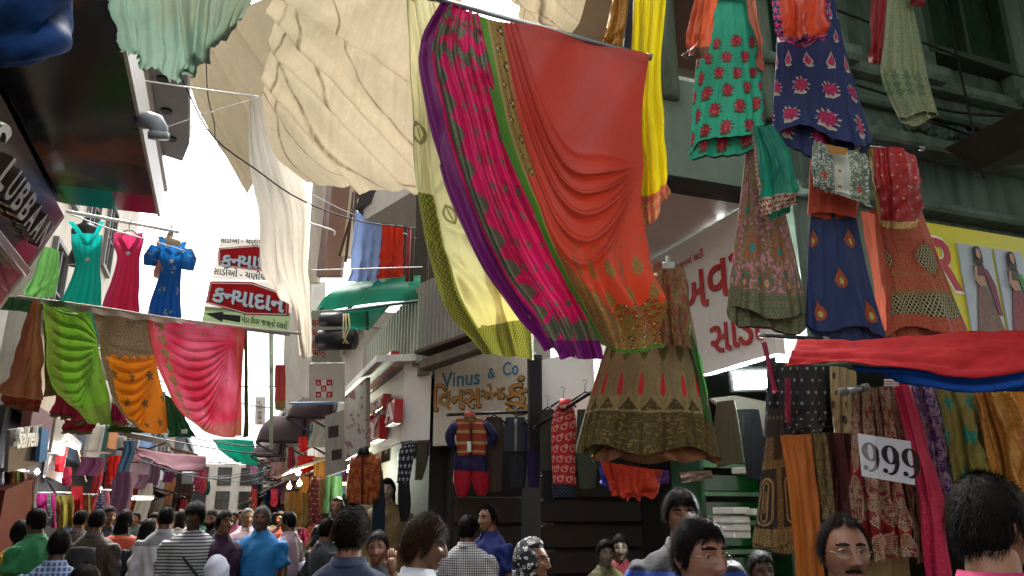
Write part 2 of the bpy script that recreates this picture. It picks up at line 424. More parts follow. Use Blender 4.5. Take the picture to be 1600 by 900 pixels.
def wall(name, x0, x1, y0, y1, z0, z1, mat, parent):
    return MB().box(((x0+x1)/2, (y0+y1)/2, (z0+z1)/2), (x1-x0, y1-y0, z1-z0)).build(name, mat, parent)
def window(parent, c, w, h, face='y-', mat_frame=None, mat_glass=None, mull=1, rail=1, dep=0.08):
    """window set on a wall that faces -Y ('y-'), -X ('x-') or +X ('x+')"""
    ax = {'y-': (1, 0, 0), 'x-': (0, -1, 0), 'x+': (0, 1, 0)}[face]; ax = np.array(ax, float); n = {'y-': (0, -1, 0), 'x-': (-1, 0, 0), 'x+': (1, 0, 0)}[face]; n = np.array(n, float)
    c = np.array(c, float); z = np.array([0, 0, 1.]); m = MB(); t = 0.06
    for sx in (-1, 1): m.box(c+ax*sx*(w/2-t/2)+n*0.02, (t, dep, h), ax, n)
    for sz in (-1, 1): m.box(c+z*sz*(h/2-t/2)+n*0.022, (w-2*t-.002, dep, t), ax, n)
    for k in range(mull): m.box(c+ax*((k+1)/(mull+1)-0.5)*w+n*0.012, (0.035, dep*0.7, h-2*t-.002), ax, n)
    for k in range(rail): m.box(c+z*((k+1)/(rail+1)-0.5)*h+n*0.008, (w-2*t-.002, dep*0.5, 0.03), ax, n)
    wdw = m.build('window', mat_frame or woodd, parent)
    MB().box(c-n*0.002, (w-2*t, 0.012, h-2*t), ax, n).build('pane', mat_glass or glassm, wdw)
    return wdw

# ---- unseen blocks closing the crossing behind; near wing added to darken the right
rb_ = thing('rear_block', (0, -16, 0), 'plain plastered block closing the crossing behind the viewer, with a wing added for shade', 'building')
wall('wall', -8, 14, -20, -15, 0, 8, cream_wall, rb_)
wall('shade_wing', 1.6, 14, -8, -4.5, 0, 9.5, grey_wall, rb_)
# ---- corner building on the right: painted stone upper floors over an open corner shop
X0, Y0 = 2.8, 3.5
cb = thing('corner_building', (5.5, 6, 0), 'old green painted stone building with carved cornices at the corner on the right', 'building')
wall('front_wall', X0+0.02, 9.5, Y0, Y0+0.35, 3.5, 11, stone, cb)
wall('side_wall', X0, X0+0.35, Y0+0.352, 7.05, 3.6, 11, stone2, cb)
wall('fascia_wall', X0+0.3, 9.5, Y0+0.004, Y0+0.3, 2.5, 3.497, stone2, cb)
wall('shop_ceiling', X0+0.15, 7.4, Y0+0.12, 7.6, 2.62, 2.7, grimy('shop_ceiling_paint', '#5c6862', '#3a423e', .4), cb)
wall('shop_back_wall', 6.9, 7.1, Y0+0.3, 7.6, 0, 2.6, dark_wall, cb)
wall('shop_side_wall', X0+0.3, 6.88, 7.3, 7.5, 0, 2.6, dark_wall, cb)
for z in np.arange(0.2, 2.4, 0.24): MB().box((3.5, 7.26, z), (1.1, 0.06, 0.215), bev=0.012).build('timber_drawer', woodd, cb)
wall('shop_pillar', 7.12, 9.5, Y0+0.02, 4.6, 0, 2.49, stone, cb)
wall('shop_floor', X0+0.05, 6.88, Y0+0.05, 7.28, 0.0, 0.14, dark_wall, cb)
# mouldings along the front
for k, (py, h, dp, mt) in enumerate([(138, .09, .10, stone2), (184, .05, .07, stone), (236, .10, .16, stone2), (330, .07, .14, stone)]):
    z = onY(1470, py, Y0-dp/2)[2]
    MB().box(((X0+0.25+9.5)/2, Y0-dp/2+0.0, z), (9.5-X0-0.25, dp+0.01, h), bev=0.02).build('cornice_moulding', mt, cb)
# dentil-like scalloped course under the main cornice
zsc = onY(1500, 222, Y0-0.1)[2]
for k in range(15):
    MB().lathe((3.4+k*0.16+random.uniform(-.02, .02), Y0-0.02, zsc+0.03), [(0.01, -0.05), (0.055, -0.035), (0.07, 0), (0.055, 0.035), (0.01, 0.05)], 10, (0, -1, 0)).build('carved_scallop', stone2, cb)
for px in (1300, 1432, 1580):     # pilasters
    p = onY(px, 80, Y0-0.06)
    MB().box((p[0], Y0-0.06, 6.1), (0.22, 0.13, 3.3), bev=0.02).box((p[0], Y0-0.09, 4.5), (0.30, 0.2, 0.12), bev=0.03).build('pilaster', stone2, cb)
# carved rosette panel
c0 = onY(1470, 205, Y0-0.1)
m = MB()
for k in range(9):
    a = k*0.7; m.lathe(c0+np.array([(k-4)*0.065, 0.02, 0.035*math.sin(a*1.7)]), [(0.045, -0.02), (0.05, 0.01), (0.03, 0.035), (0.012, 0.02), (0.002, 0.03)], 10, (0, -1, 0))
m.build('carved_ornament', stone, cb)
def cbwin(c, w, h):
    return window(cb, c, w, h, 'y-', plain('old_green_shutter', '#3a4a3c', 0.7, 0, 0.4, 6), plain('murky_pane', '#2b3a2c', 0.25, 0, 0.3, 4), 1, 0, 0.12)
cw = onY(1490, 30, Y0-0.03); cbwin((cw[0], Y0-0.05, cw[2]+0.25), 0.85, 1.35)
cw = onY(1225, 30, Y0-0.03); cbwin((cw[0], Y0-0.05, cw[2]+0.2), 0.7, 1.5)
# dark timber door panel and pipes between garments
pa = onY(1105, 60, Y0-0.05); wall('timber_panel', pa[0]-0.28, pa[0]+0.22, Y0-0.08, Y0-0.002, 4.15, 6.2, plain('red_brown_timber', '#4a2e24', 0.6, 0, 0.4, 4), cb)
for px, w in ((1040, 0.06), (1192, 0.05)):
    p = onY(px, 60, Y0-0.12); MB().tube([(p[0], Y0-0.12, 3.9), (p[0], Y0-0.12, 8)], w, 10).build('downpipe', stone2, cb, True)
p = onY(1200, 88, Y0-0.2); MB().tube([p+np.array([-0.4, 0, 0]), p+np.array([0.5, 0, 0])], 0.035, 10).build('rail_pipe', stone2, cb, True)

mb_ = onY(1205, 150, Y0-.1); MB().box((mb_[0], Y0-.06, mb_[2]), (.16, .12, .24), bev=.015).build('meter_box', plain('grey_meter', '#5a5e5c', .6, 0, .3), cb)
for k, (xa_, za_, xb_, zb_) in enumerate([(3.1, 4.75, 6.6, 4.60), (3.3, 4.2, 5.2, 4.28), (4.0, 4.05, 7.0, 3.9), (4.35, 6.4, 4.45, 3.7)]):
    P_ = crom(np.array([(xa_, Y0-.24, za_), ((xa_+xb_)/2+.03, Y0-.22, (za_+zb_)/2-.07), (xb_, Y0-.24, zb_)]), np.linspace(0, 1, 14)); MB().tube(P_, .009, 6).build('wall_cable', black_p, cb, True)
# green box sign that juts out at the corner
gs = thing('box_sign', onY(1098, 290, 3.4), 'blank grey green box sign jutting out above the saree shop', 'sign')
a, b, c = onY(1036, 268, 3.4), onY(1170, 290, 3.4), onY(1032, 120, 3.4)
a[2] = b[2] = onY(1036, 272, 3.4)[2]; c = a+np.array([0, 0, onY(1032, 118, 3.4)[2]-a[2]]); b = np.array([a[0]+0.72, a[1], a[2]])
m, n = slab(a, b, c, 0.16); m.build('panel', grimy('grey_green_sheet', '#7f9184', '#3a443c', 0.5, 0.5, 1.5), gs)
fr = plain('pale_edge_trim', '#c8cabf', 0.5, 0, 0.2)
MB().box((a+c)/2+np.array([-0.012, 0.08, 0]), (0.02, 0.175, c[2]-a[2]+0.01)).build('edge_trim', fr, gs)
MB().box((a+b)/2+np.array([0, 0.08, -0.012]), (0.72, 0.178, 0.02)).build('bottom_trim', iron, gs)

# sari shop fascia along the lane with the slanting soffit and its spotlight
av = thing('shop_signboard', (2.8, 3.9, 2.5), 'white saree shop signboard with red Gujarati lettering under a slanting soffit', 'sign')
yA, yB = 3.42, 5.6
pts = [np.array([2.80, yA, 2.46]), np.array([2.80, yB, 2.46]), np.array([2.80, yB, 3.40]), np.array([2.80, yA, 3.40])]
MB().prism([pts[3], pts[2], pts[1], pts[0]], (0.06, 0, 0)).build('board', grimy('sign_flex', '#f0f0ee', '#c0bcb6', .25, .35, 1.0, True, .05), av)
sof = MB().prism([(2.82, yA, 3.42), (2.25, yA, 3.42), (2.25, yB, 3.42), (2.82, yB, 3.42)], (0, 0, 0.06)); sof.build('soffit', plain('pinkish_soffit', '#b9aaa4', 0.35, 0, 0.1, 3, 0.02), av)
redp = plain('sign_red_paint', '#b3121f', 0.4, 0, 0.08, 4, 0.0)
o1 = onX(1068, 492, 2.795); o1[2] = 2.87
text('lettering', 'અવસર', redp, (2.795, 4.38, 2.89), (0, -1, 0), (0, 0, 1), 0.30, 0.006, av, 0.012)
text('lettering', 'સાડી', redp, (2.795, 4.02, 2.56), (0, -1, 0), (0, 0, 1), 0.21, 0.006, av, 0.012)
text('small_lettering', 'આ દુકાનમાં સાડી', redp, (2.795, 4.45, 3.22), (0, -1, 0), (0, 0, 1), 0.05, 0.003, av)
# ring and bulb of the recessed spotlight
def downlight(p, r, energy, label, col='#ffffff'):
    t = thing('recessed_spotlight', p, label, 'light')
    MB().lathe(p+np.array([0, 0, -0.012]), [(r*1.35, 0), (r*1.35, 0.011), (r*0.95, 0.011), (r*0.95, 0)], 18).build('trim_ring', chrome, t, True)
    MB().lathe(p+np.array([0, 0, -0.022]), [(r*0.3, -0.01), (r*0.85, 0.0), (r*0.9, 0.012)], 18).build('lens', glow('spot_lens', col, 25), t, True)
    L = bpy.data.lights.new('spot_lamp', 'SPOT'); L.energy = energy; L.spot_size = rad(110); L.color = lin(col); L.shadow_soft_size = r
    lo = bpy.data.objects.new('spot_lamp', L); lo.location = Vector(p+np.array([0, 0, -0.05])); link(lo, t); lo.location = Vector(p+np.array([0, 0, -0.05]))
sp = onZ(1128, 357, 3.40); downlight(np.array([sp[0], sp[1], 3.42]), 0.028, 80, 'small lit spotlight in the soffit above the saree shop sign')

# floodlight inside the shop
def floodlight(p, n, w, h, energy, label):
    n = unit(n); z = np.array([0, 0, 1.]); ax = unit(np.cross(z, n)); az = np.cross(n, ax)
    t = thing('floodlight', p, label, 'light')
    MB().box(p-n*0.03, (w*1.3, 0.05, h*1.5), ax, n, az, 0.01).build('housing', black_p, t)
    MB().box(p+n*0.004, (w, 0.012, h), ax, n, az).build('lens', glow('flood_lens', '#f2fff6', 12), t)
    MB().beam(p-n*0.06, p-n*0.06+np.array([0, 0, 0.2]), 0.02).build('bracket', iron, t)
    L = bpy.data.lights.new('flood_lamp', 'AREA'); L.shape = 'RECTANGLE'; L.size = w; L.size_y = h; L.energy = energy; L.color = (0.93, 1, 0.96)
    lo = bpy.data.objects.new('flood_lamp', L); lo.rotation_euler = Vector(n).to_track_quat('-Z', 'Y').to_euler(); link(lo, t); lo.location = Vector(p+n*0.03)
fp = D(1172, 594, 4.9); floodlight(fp, EYE+np.array([0.3, 0, -0.3])-fp, 0.20, 0.11, 25, 'bright rectangular white floodlight hanging inside the open saree shop')
# white panel below the floodlight
wp = thing('white_panel', D(1160, 690, 5.6), 'white slanting counter panel under the floodlight', 'panel')
MB().prism([D(1110, 622, 5.7), D(1200, 690, 5.6), D(1200, 628, 5.6), D(1150, 618, 5.65)], (0.02, 0.06, 0)).build('panel', white_p, wp)

# glossy green shelving with stacked white boxes at the shop's back
sh = thing('shelf_rack', D(1140, 880, 5.6)*[1, 1, 0], 'glossy green shelf rack behind the garments in the saree shop', 'shelf')
gm = plain('glossy_green', '#0f6b2e', 0.18, 0, 0.3, 5, 0.0, coat=0.5)
rk0, rk1 = D(1085, 800, 5.6), D(1200, 800, 5.9); dirx = unit((rk1-rk0)*[1, 1, 0])
for k in range(9):
    q = (rk0+rk1)/2; q = np.array([q[0], q[1], 0.35+k*0.2]); MB().box(q, (0.75, 0.3, 0.03), dirx, np.cross((0, 0, 1), dirx)).build('shelf', gm, sh)
    MB().box(q+np.cross((0, 0, 1), dirx)*0.1+np.array([0, 0, 0.09]), (0.74, 0.02, 0.13), dirx, np.cross((0, 0, 1), dirx), bev=0.01).build('drawer_front', gm, sh)
for sx in (-1, 1): MB().box(np.array([((rk0+rk1)/2)[0], ((rk0+rk1)/2)[1], 1.1])+dirx*sx*0.4, (0.03, 0.34, 2.1), dirx, np.cross((0, 0, 1), dirx)).build('upright', plain('dark_green_metal', '#0c3d1d', 0.4), sh)
for k, (px, py) in enumerate([(1142, 798), (1143, 812), (1144, 824), (1144, 835), (1172, 800), (1173, 690), (1174, 712), (1172, 735)]):
    q = D(px, py, 5.15); bx_ = MB().box(q, (0.145, 0.2, 0.043), dirx, np.cross((0, 0, 1), dirx), bev=0.004).build('garment_box', plain('white_carton', '#c9c7c0', 0.6, 0, 0.1), None)
    tag(bx_, ['white flat garment box on top of the shelf stack beside the glasses man', 'second white garment box from the top of the shelf stack', 'third white garment box from the top of the shelf stack', 'lowest white garment box of the shelf stack', 'white garment box right of the stack beside the gold embroidered black skirt', 'highest white garment box near the floodlight edge', 'white garment box below the highest one beside the dark trousers', 'white garment box just above the shelf stack'][k], 'box', 'white garment boxes in the saree shop')

# yellow board with red letters and two fashion prints
yb = thing('yellow_signboard', onY(1530, 520, 3.4), 'yellow shop board with red letters and two printed pictures of women in lehengas', 'sign')
z1 = onY(1500, 356, 3.38)[2]; z0 = onY(1500, 540, 3.38)[2]; xl = onY(1440, 400, 3.38)[0]
MB().prism([(xl, 3.38, z0), (xl+2.4, 3.38, z0), (xl+2.4, 3.38, z1), (xl, 3.38, z1)], (0, 0.05, 0)).build('board', plain('yellow_flex', '#d8cf10', 0.4, 0, 0.08, 2, 0.0), yb)
pR = onY(1466, 448, 3.37)
wh = plain('white_outline', '#e6e6e0', 0.4, 0, 0.05, 4, 0)
for s_, px, py, hh in (('R', 1462, 448, .34), ('R', 1470, 513, .26)):
    q = onY(px, py, 3.37); text('letter_outline', s_, wh, (q[0]-.012, 3.378, q[2]-.01), (1, 0, 0), (0, 0, 1), hh*1.06, 0.004, yb, 0.03, fit=hh*0.75); text('lettering', s_, redp, (q[0], 3.373, q[2]), (1, 0, 0), (0, 0, 1), hh, 0.004, yb, 0.012, fit=hh*0.68)
q = onY(1518, 521, 3.37); text('lettering', 'ડિઝાઈનર', black_p, (q[0], 3.372, q[2]-0.01), (1, 0, 0), (0, 0, 1), 0.045, 0.003, yb)
def print_panel(xa, xb, za, zb, skin, top, skirt_c, veil):
    MB().box(((xa+xb)/2, 3.372, (za+zb)/2), (xb-xa, 0.012, zb-za)).build('print_panel', plain('print_ground', '#a9b4bd', 0.35, 0, 0.1, 3, 0), yb)
    cx = (xa+xb)/2; H = zb-za; y = 3.362
    def poly(nm, pts, mt): MB().prism([(cx+a*H, y, za+b*H) for a, b in pts][::-1], (0, -0.003, 0)).build(nm, mt, yb)
    hair = plain('print_hair', '#1a1210', 0.5, bumps=0); sk = plain('print_skin', skin, 0.5, bumps=0)
    poly('printed_figure', [(-.06, .52), (.07, .52), (.16, .25), (.24, .0), (-.17, .0), (-.12, .25)], plain('print_skirt'+skirt_c, skirt_c, 0.5, 0, .6, 40, 0))
    y -= 0.004; poly('printed_figure', [(.05, .74), (.12, .72), (.2, .55), (.23, .2), (.17, .22), (.11, .5)], plain('print_veil'+veil, veil, 0.5, bumps=0))
    poly('printed_figure', [(-.055, .52), (.06, .52), (.055, .62), (.08, .76), (.03, .79), (-.03, .79), (-.085, .75), (-.05, .62)], sk)
    y -= 0.004; poly('printed_figure', [(-.05, .64), (.05, .64), (.07, .76), (.03, .775), (0, .745), (-.03, .775), (-.08, .75)], plain('print_top'+top, top, 0.5, 0, .5, 30, 0))
    poly('printed_figure', [(-.06, .94), (-.03, .98), (.03, .98), (.06, .93), (.065, .8), (.04, .76), (-.04, .76), (-.065, .8)], hair)
    y -= 0.004; poly('printed_figure', [(-.033, .93), (0, .955), (.033, .93), (.03, .86), (0, .825), (-.03, .86)], sk)
    poly('printed_figure', [(-.085, .74), (-.055, .74), (-.075, .6), (-.02, .52), (-.035, .49), (-.11, .58)], sk)
za = onY(1530, 518, 3.37)[2]; zb = onY(1530, 385, 3.37)[2]
xa = onY(1507, 450, 3.37)[0]; xb = onY(1560, 450, 3.37)[0]
print_panel(xa, xb-.01, za, zb, '#b98c6c', '#5a2030', '#7a5a48', '#7a2438'); print_panel(xb+.02, xb+.27, za, zb, '#b98c6c', '#3a3a1c', '#8a2c34', '#2f8a2c')

# dark sloping shed roof at the right edge
sr = thing('shed_roof', onY(1560, 190, 2.6), 'dark corrugated shed roof jutting in at the right edge', 'roof')
r0, r1 = onY(1475, 232, 3.1), onY(1640, 158, 3.1)
MB().prism([r0, r1, r1+np.array([0.5, 0, 0.0]), r1+np.array([0.5, 0, -0.30]), r0+np.array([0.25, 0, -0.10])], (0, -0.7, 0.0)).build('roof_sheet', plain('sooty_sheet', '#2b2420', 0.8, 0, 0.4, 6), sr)
MB().beam(r0+[0, -0.72, 0], r1+[0, -0.72, 0], 0.05).build('edge_batten', woodd, sr)

# ---- building with the painted board on the right (its end wall faces the camera)
vb = thing('painted_sign_building', (2.4, 8.5, 0), 'narrow building with a hand painted white shop board on its end wall', 'building')
wall('upper_wall', 1.78, 2.78, 7.25, 9.4, 3.05, 3.6, grey_wall, vb)
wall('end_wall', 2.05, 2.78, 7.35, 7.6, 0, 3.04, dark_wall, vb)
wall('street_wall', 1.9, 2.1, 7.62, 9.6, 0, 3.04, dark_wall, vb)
for z in np.arange(0.25, 1.9, 0.28):       # wooden drawer fronts in the recess below the rack
    MB().box((2.42, 7.31, z), (0.68, 0.05, 0.25), bev=0.012).build('timber_plank', woodd, vb)
vs_ = thing('painted_signboard', D(750, 695, 7.3), 'white board hand painted Vinus and Co in blue with brown Gujarati letters', 'sign')
a, b, c = D(676, 697, 7.5), D(834, 652, 7.0), D(670, 560, 7.5); b[2] = a[2]; c = a+np.array([0, 0, c[2]-a[2]]); 
m, n = slab(a, b, c, 0.06); m.build('board', grimy('painted_board', '#dcd3c0', '#8c7d68', 0.45, 0.55, 1.3), vs_)
bx_d = unit(b-a)
def onB(px, py): q = ray(px, py); return EYE + q*(np.dot(a-EYE, n)/np.dot(q, n)) + n*0.002
blue_l = plain('sign_blue', '#2f7f9e', 0.5, 0, 0.2, 8, 0); brn_l = plain('sign_ochre', '#b98a4a', 0.5, 0, 0.3, 6, 0); brn_o = plain('sign_umber', '#4a3018', 0.5, 0, 0.2, 6, 0)
q = onB(690, 606); text('lettering', 'Vinus', blue_l, q, bx_d, (0, 0, 1), 0.155, 0.003, vs_, 0.012, fit=np.linalg.norm(onB(750, 598)-q)); 
q = onB(762, 591); text('lettering', '&', blue_l, q, bx_d, (0, 0, 1), 0.10, 0.003, vs_, 0.008)
q = onB(786, 587); text('lettering', 'Co', blue_l, q, bx_d, (0, 0, 1), 0.13, 0.003, vs_, 0.01, fit=0.17)
for (s_, px, py, hh, e) in (('િવનસ', 678, 642, .21, 752), ('એન્ડ', 752, 626, .125, 789), ('કું', 789, 634, .23, 826)):
    q = onB(px, py); wfit = np.linalg.norm(onB(e, py-8)-q)
    text('letter_outline', s_, brn_o, q-bx_d*.008-np.array([0, 0, 0.004]), bx_d, (0, 0, 1), hh, 0.002, vs_, 0.042, fit=wfit+.016); text('lettering', s_, brn_l, q, bx_d, (0, 0, 1), hh, 0.005, vs_, 0.012, fit=wfit)
# weathered timber lintel over it
lt = MB().beam(D(662, 572, 7.3), D(790, 528, 6.6), 0.14, 0.10, bev=0.012).build('lintel_beam', plain('weathered_timber', '#6e6558', 0.8, 0, 0.4, 8, 0.5), vb)
MB().beam(D(660, 553, 7.35), D(800, 505, 6.6), 0.2, 0.03).build('sill_sheet', rust, vb)
# white panel next to the painted board
w2 = thing('blank_panel', D(880, 690, 6.4), 'blank white panel in a black frame behind the garment rack', 'sign')
a, b, c = D(848, 692, 6.4), D(925, 660, 6.0), D(846, 555, 6.4); b[2] = a[2]; c = a+np.array([0, 0, c[2]-a[2]]); m, n2 = slab(a, b, c, 0.04); m.build('panel', white_p, w2)
MB().box((a+c)/2-bx_d*0.07, (0.12, 0.05, c[2]-a[2]+0.1)).build('frame_post', black_p, w2)

# ---- corrugated balcony
bal = thing('corrugated_balcony', D(660, 560, 7.6), 'balcony walled with grey ribbed metal sheet above the painted board', 'balcony')
ribm = grimy('ribbed_sheet', '#8d8a80', '#4f4a40', 0.6, 0.6, 1.0); ribg = grimy('ribbed_sheet_green', '#7e8672', '#4b5040', 0.6, 0.6, 1.0)
A, B = D(657, 565, 7.6), D(800, 500, 6.9); ztop = D(657, 430, 7.6)[2]; B[2] = A[2] = A[2]
d_ = B-A; L_ = np.linalg.norm(d_); d_ = d_/L_; nn = unit(np.cross(d_, (0, 0, 1)))
nr = 22
for k in range(nr):
    q = A+d_*L_*(k+.5)/nr; MB().prism([q-d_*L_/nr*.5, q-d_*L_/nr*.22+nn*0.022, q+d_*L_/nr*.22+nn*0.022, q+d_*L_/nr*.5, q+d_*L_/nr*.5-nn*0.01, q-d_*L_/nr*.5-nn*0.01][::-1], (0, 0, ztop-A[2]+random.uniform(-.01, .01))).build('metal_slat', ribm, bal)
A2 = np.array([A[0]-0.0, A[1]+0.0, A[2]]); B2 = onX(572, 560, A[0]); B2[2] = A[2]; d2 = unit(B2-A2); L2 = min(3.2, np.linalg.norm(B2-A2)); n3 = np.array([-1., 0, 0])
for k in range(20):
    q = A2+d2*L2*(k+.5)/20+np.array([-0.002, 0, 0]); w_ = L2/20
    MB().prism([q-d2*w_*.5, q-d2*w_*.2+n3*0.02, q+d2*w_*.2+n3*0.02, q+d2*w_*.5, q+d2*w_*.5-n3*0.01, q-d2*w_*.5-n3*0.01], (0, 0, ztop-A[2]+random.uniform(-.01, .01))).build('metal_slat', ribg, bal)
MB().box(((A[0]+2.7)/2, A[1]+1.4, A[2]-0.06), (2.7-A[0]-.05, 2.6, 0.1)).build('floor_slab', grey_wall, bal)
for k in range(5):
    q = A+d_*L_*(0.05+k*0.22); MB().tube([q+np.array([0, 0, ztop-A[2]]), q+np.array([0, 0, ztop-A[2]+0.35])], 0.012, 6).build('railing_post', rust, bal)
# upper storey behind it
ub = thing('upper_storey', (2.4, 8.8, 4.2), 'brown upper storey with rusty posts and a grey concrete canopy slab', 'building')
def quadwall(nm, pts, mt, off=(0.05, 0.12, 0)): return MB().prism(pts[::-1], off).build(nm, mt, ub)
quadwall('back_wall', [D(560, 445, 9.6), D(700, 445, 9.2), D(700, 250, 9.2), D(560, 250, 9.6)], plain('dim_recess', '#4b423a', 0.8, 0, 0.4))
quadwall('brown_panel', [D(506, 430, 10.5), D(532, 430, 10.4), D(548, 280, 10.4), D(520, 280, 10.5)], brown_wall)
quadwall('brown_panel', [D(494, 430, 10.8), D(507, 430, 10.5), D(521, 280, 10.5), D(512, 280, 10.8)], plain('dark_brown_panel', '#5e4438', 0.7, 0, .3))
quadwall('grey_pier', [D(480, 440, 11.5), D(496, 440, 11.2), D(516, 280, 11.2), D(488, 280, 11.5)], cream_wall)
quadwall('cream_strip', [D(533, 400, 10.3), D(545, 400, 10.2), D(560, 280, 10.2), D(550, 280, 10.3)], plain('cream_strip', '#bda98a', 0.7))
MB().prism([D(568, 345, 9.0), D(650, 355, 8.0), D(650, 296, 7.8), D(602, 296, 8.6)], (0, 0.05, 0.16)).build('canopy_slab', plain('grey_concrete', '#8f867c', 0.8, 0, .2, 3), ub)
for (x0_, y0_, x1_, y1_, dd, r_, mt) in ((560, 300, 530, 400, 9.6, .018, rust), (552, 300, 540, 410, 9.8, .018, rust), (640, 340, 636, 440, 8.2, .022, plain('red_pipe', '#a03038', .5)), (646, 340, 643, 440, 8.1, .02, rust), (626, 350, 622, 440, 8.6, .03, cream_wall), (612, 350, 611, 440, 8.8, .03, grey_wall), (556, 290, 552, 440, 9.4, .02, rust)):
    MB().tube([D(x0_, y0_, dd), D(x1_, y1_, dd)], r_, 8).build('post', mt, ub, True)
quadwall('shutter_roof', [D(556, 325, 9.2), D(580, 318, 8.9), D(595, 296, 8.8), D(565, 296, 9.1)], plain('black_roof', '#26211e', .8))

for (nm_, lab_, g_, c_) in (('hanging_cloth', 'pale blue cloth draped over the balcony below the grey slab', [[(556, 328, 9.0), (578, 345, 8.9), (598, 350, 8.7)], [(552, 385, 8.9), (572, 390, 8.8), (596, 388, 8.7)], [(546, 440, 8.9), (566, 440, 8.8), (594, 438, 8.7)]], '#8fa8d8'), ('hanging_cloth', 'orange red cloth hanging beside the pale blue one on the balcony', [[(598, 350, 8.7), (612, 352, 8.6), (630, 354, 8.5)], [(596, 395, 8.7), (612, 395, 8.6), (628, 395, 8.5)], [(593, 436, 8.7), (610, 434, 8.6), (624, 432, 8.5)]], '#d8381c')):
    tag(cloth(nm_, g_, solid('bal'+c_, c_, .6, .1, .3), 30, 40, pleats(3, .05, .6, len(lab_))), lab_, 'cloth')
# green fibreglass awning
ga = thing('green_awning', D(570, 500, 8.6), 'translucent green curved awning in front of the ribbed balcony', 'awning')
gfib = newmat('green_fibreglass'); finish(gfib, mix(lin('#1f9a76'), lin('#0d5b48'), noise(geopos(), 2.5, 4)), 0.35, 0, None, 0.6)
cloth('canopy', [[(545, 442, 9.2), (600, 434, 8.8), (657, 430, 8.2)], [(510, 462, 9.2), (585, 448, 8.6), (657, 447, 8.0)], [(490, 490, 9.3), (575, 475, 8.5), (657, 469, 7.9)]], gfib, 20, 12, None, ga)
cloth('under_sheet', [[(500, 490, 9.2), (560, 480, 8.9), (612, 475, 8.6)], [(480, 515, 9.2), (545, 512, 8.8), (580, 512, 8.4)]], gfib, 12, 6, None, ga)
cloth('end_sheet', [[(482, 488, 9.0), (530, 488, 8.9), (574, 488, 8.7)], [(482, 516, 9.0), (530, 515, 8.9), (574, 515, 8.7)]], gfib, 8, 6, None, ga)
for (a_, b_) in (((488, 492, 9.2), (560, 442, 9.2)), ((540, 486, 8.8), (600, 436, 8.8)), ((488, 492, 9.15), (657, 470, 7.9)), ((500, 490, 9.1), (610, 476, 8.5)), ((573, 486, 8.5), (574, 516, 8.5))):
    MB().tube([D(*a_), D(*b_)], 0.018, 6).build('frame_tube', plain('green_tube', '#123e30', .5), ga)
# hanging black rolled shade
rs = thing('rolled_shade', D(527, 545, 8.2), 'black rolled up shutter shade tied with pale cord', 'shade')
MB().tube([D(500, 532, 8.2), D(553, 530, 8.1)], 0.11, 18).build('lower_roll', black_p, rs, True)
MB().tube([D(504, 500, 8.25), D(538, 499, 8.15)], 0.075, 16).build('upper_roll', plain('dark_grey_roll', '#333236', .5), rs, True)
for dx in (0, 4, -3): MB().tube([D(540+dx, 490, 7.98), D(541+dx*1.5, 510, 7.95), D(538+dx*.6, 527, 7.95), D(541-dx*1.2, 537, 7.95)], 0.008, 6).build('cord', plain('jute_cord', '#c9b98e', .8), rs, True)

# ---- white kiosk front with red acrylic letter boxes
kb = thing('red_letter_shopfront', D(640, 700, 7.9)*[1, 1, 0], 'white shop front with red acrylic letter boxes and a flat white canopy', 'shop')
A = D(627, 690, 7.7); B = D(671, 690, 7.5); zt = D(627, 553, 7.7)[2]; B[2] = A[2]
MB().prism([A, B, B+[0, 0, zt-A[2]], A+[0, 0, zt-A[2]]], (0.05, 0.3, 0)).build('end_wall', white_p, kb)
C_ = A+np.array([-0.02, 3.0, 0]); MB().prism([C_, A, A+[0, 0, zt-A[2]-0.1], C_+[0, 0, zt-A[2]-0.1]], (0.05, 0.05, 0)).build('sign_wall', plain('offwhite_panel', '#cfcdc4', .35, 0, .1, 3, 0), kb)
E_ = D(571, 598, 9.6); 
MB().prism([A+[-0.30, -0.05, zt-A[2]-.06], B+[0.02, -0.05, zt-A[2]-.06], B+[0.02, 3.2, zt-A[2]-.06], A+[-0.30, 3.2, zt-A[2]-.06]], (0, 0, 0.07)).build('canopy', white_wall, kb)
def onK(px, py): return onX(px, py, A[0]-0.03)
def letterbox(px0, px1, py, h, nm, s_):
    p, q = onK(px0, py), onK(px1, py); w = abs(p[1]-q[1]); c = (p+q)/2
    MB().box(c+[-0.04, 0, 0], (0.09, w, h), bev=0.006).build(nm, red_sign, kb)
    if s_: text('lettering', s_, plain('pale_letters', '#d8c4c0', .4), (c[0]-0.088, max(p[1], q[1])-0.02, c[2]-h*.33), (0, -1, 0), (0, 0, 1), h*.72, 0.012, kb, 0.02, fit=w*.94)
letterbox(578, 622, 583, 0.17, 'letter_box', 'અશોકકુમાર'); letterbox(583, 610, 636, 0.15, 'letter_box', 'પ્રભુદાસ'); letterbox(616, 629, 646, 0.24, 'logo_box', 'A'); letterbox(572, 582, 672, 0.24, 'logo_box', 'X'); letterbox(588, 605, 672, 0.26, 'logo_box', 'Y')
MB().prism([A+[0, -0.01, -.02], B+[0.0, -0.01, -.02], B+[0, -0.01, -.16], A+[0, -0.01, -.16]][::-1], (0.02, 0.3, 0)).build('dark_plinth', black_p, kb)
wall('shop_wall', A[0]+0.1, 2.0, A[1]+3.1, A[1]+3.2, 0, A[2], dark_wall, kb)
wall('lower_wall', A[0]+0.3, A[0]+0.5, A[1]+0.4, A[1]+3.0, 0, A[2]-.05, dark_wall, kb)

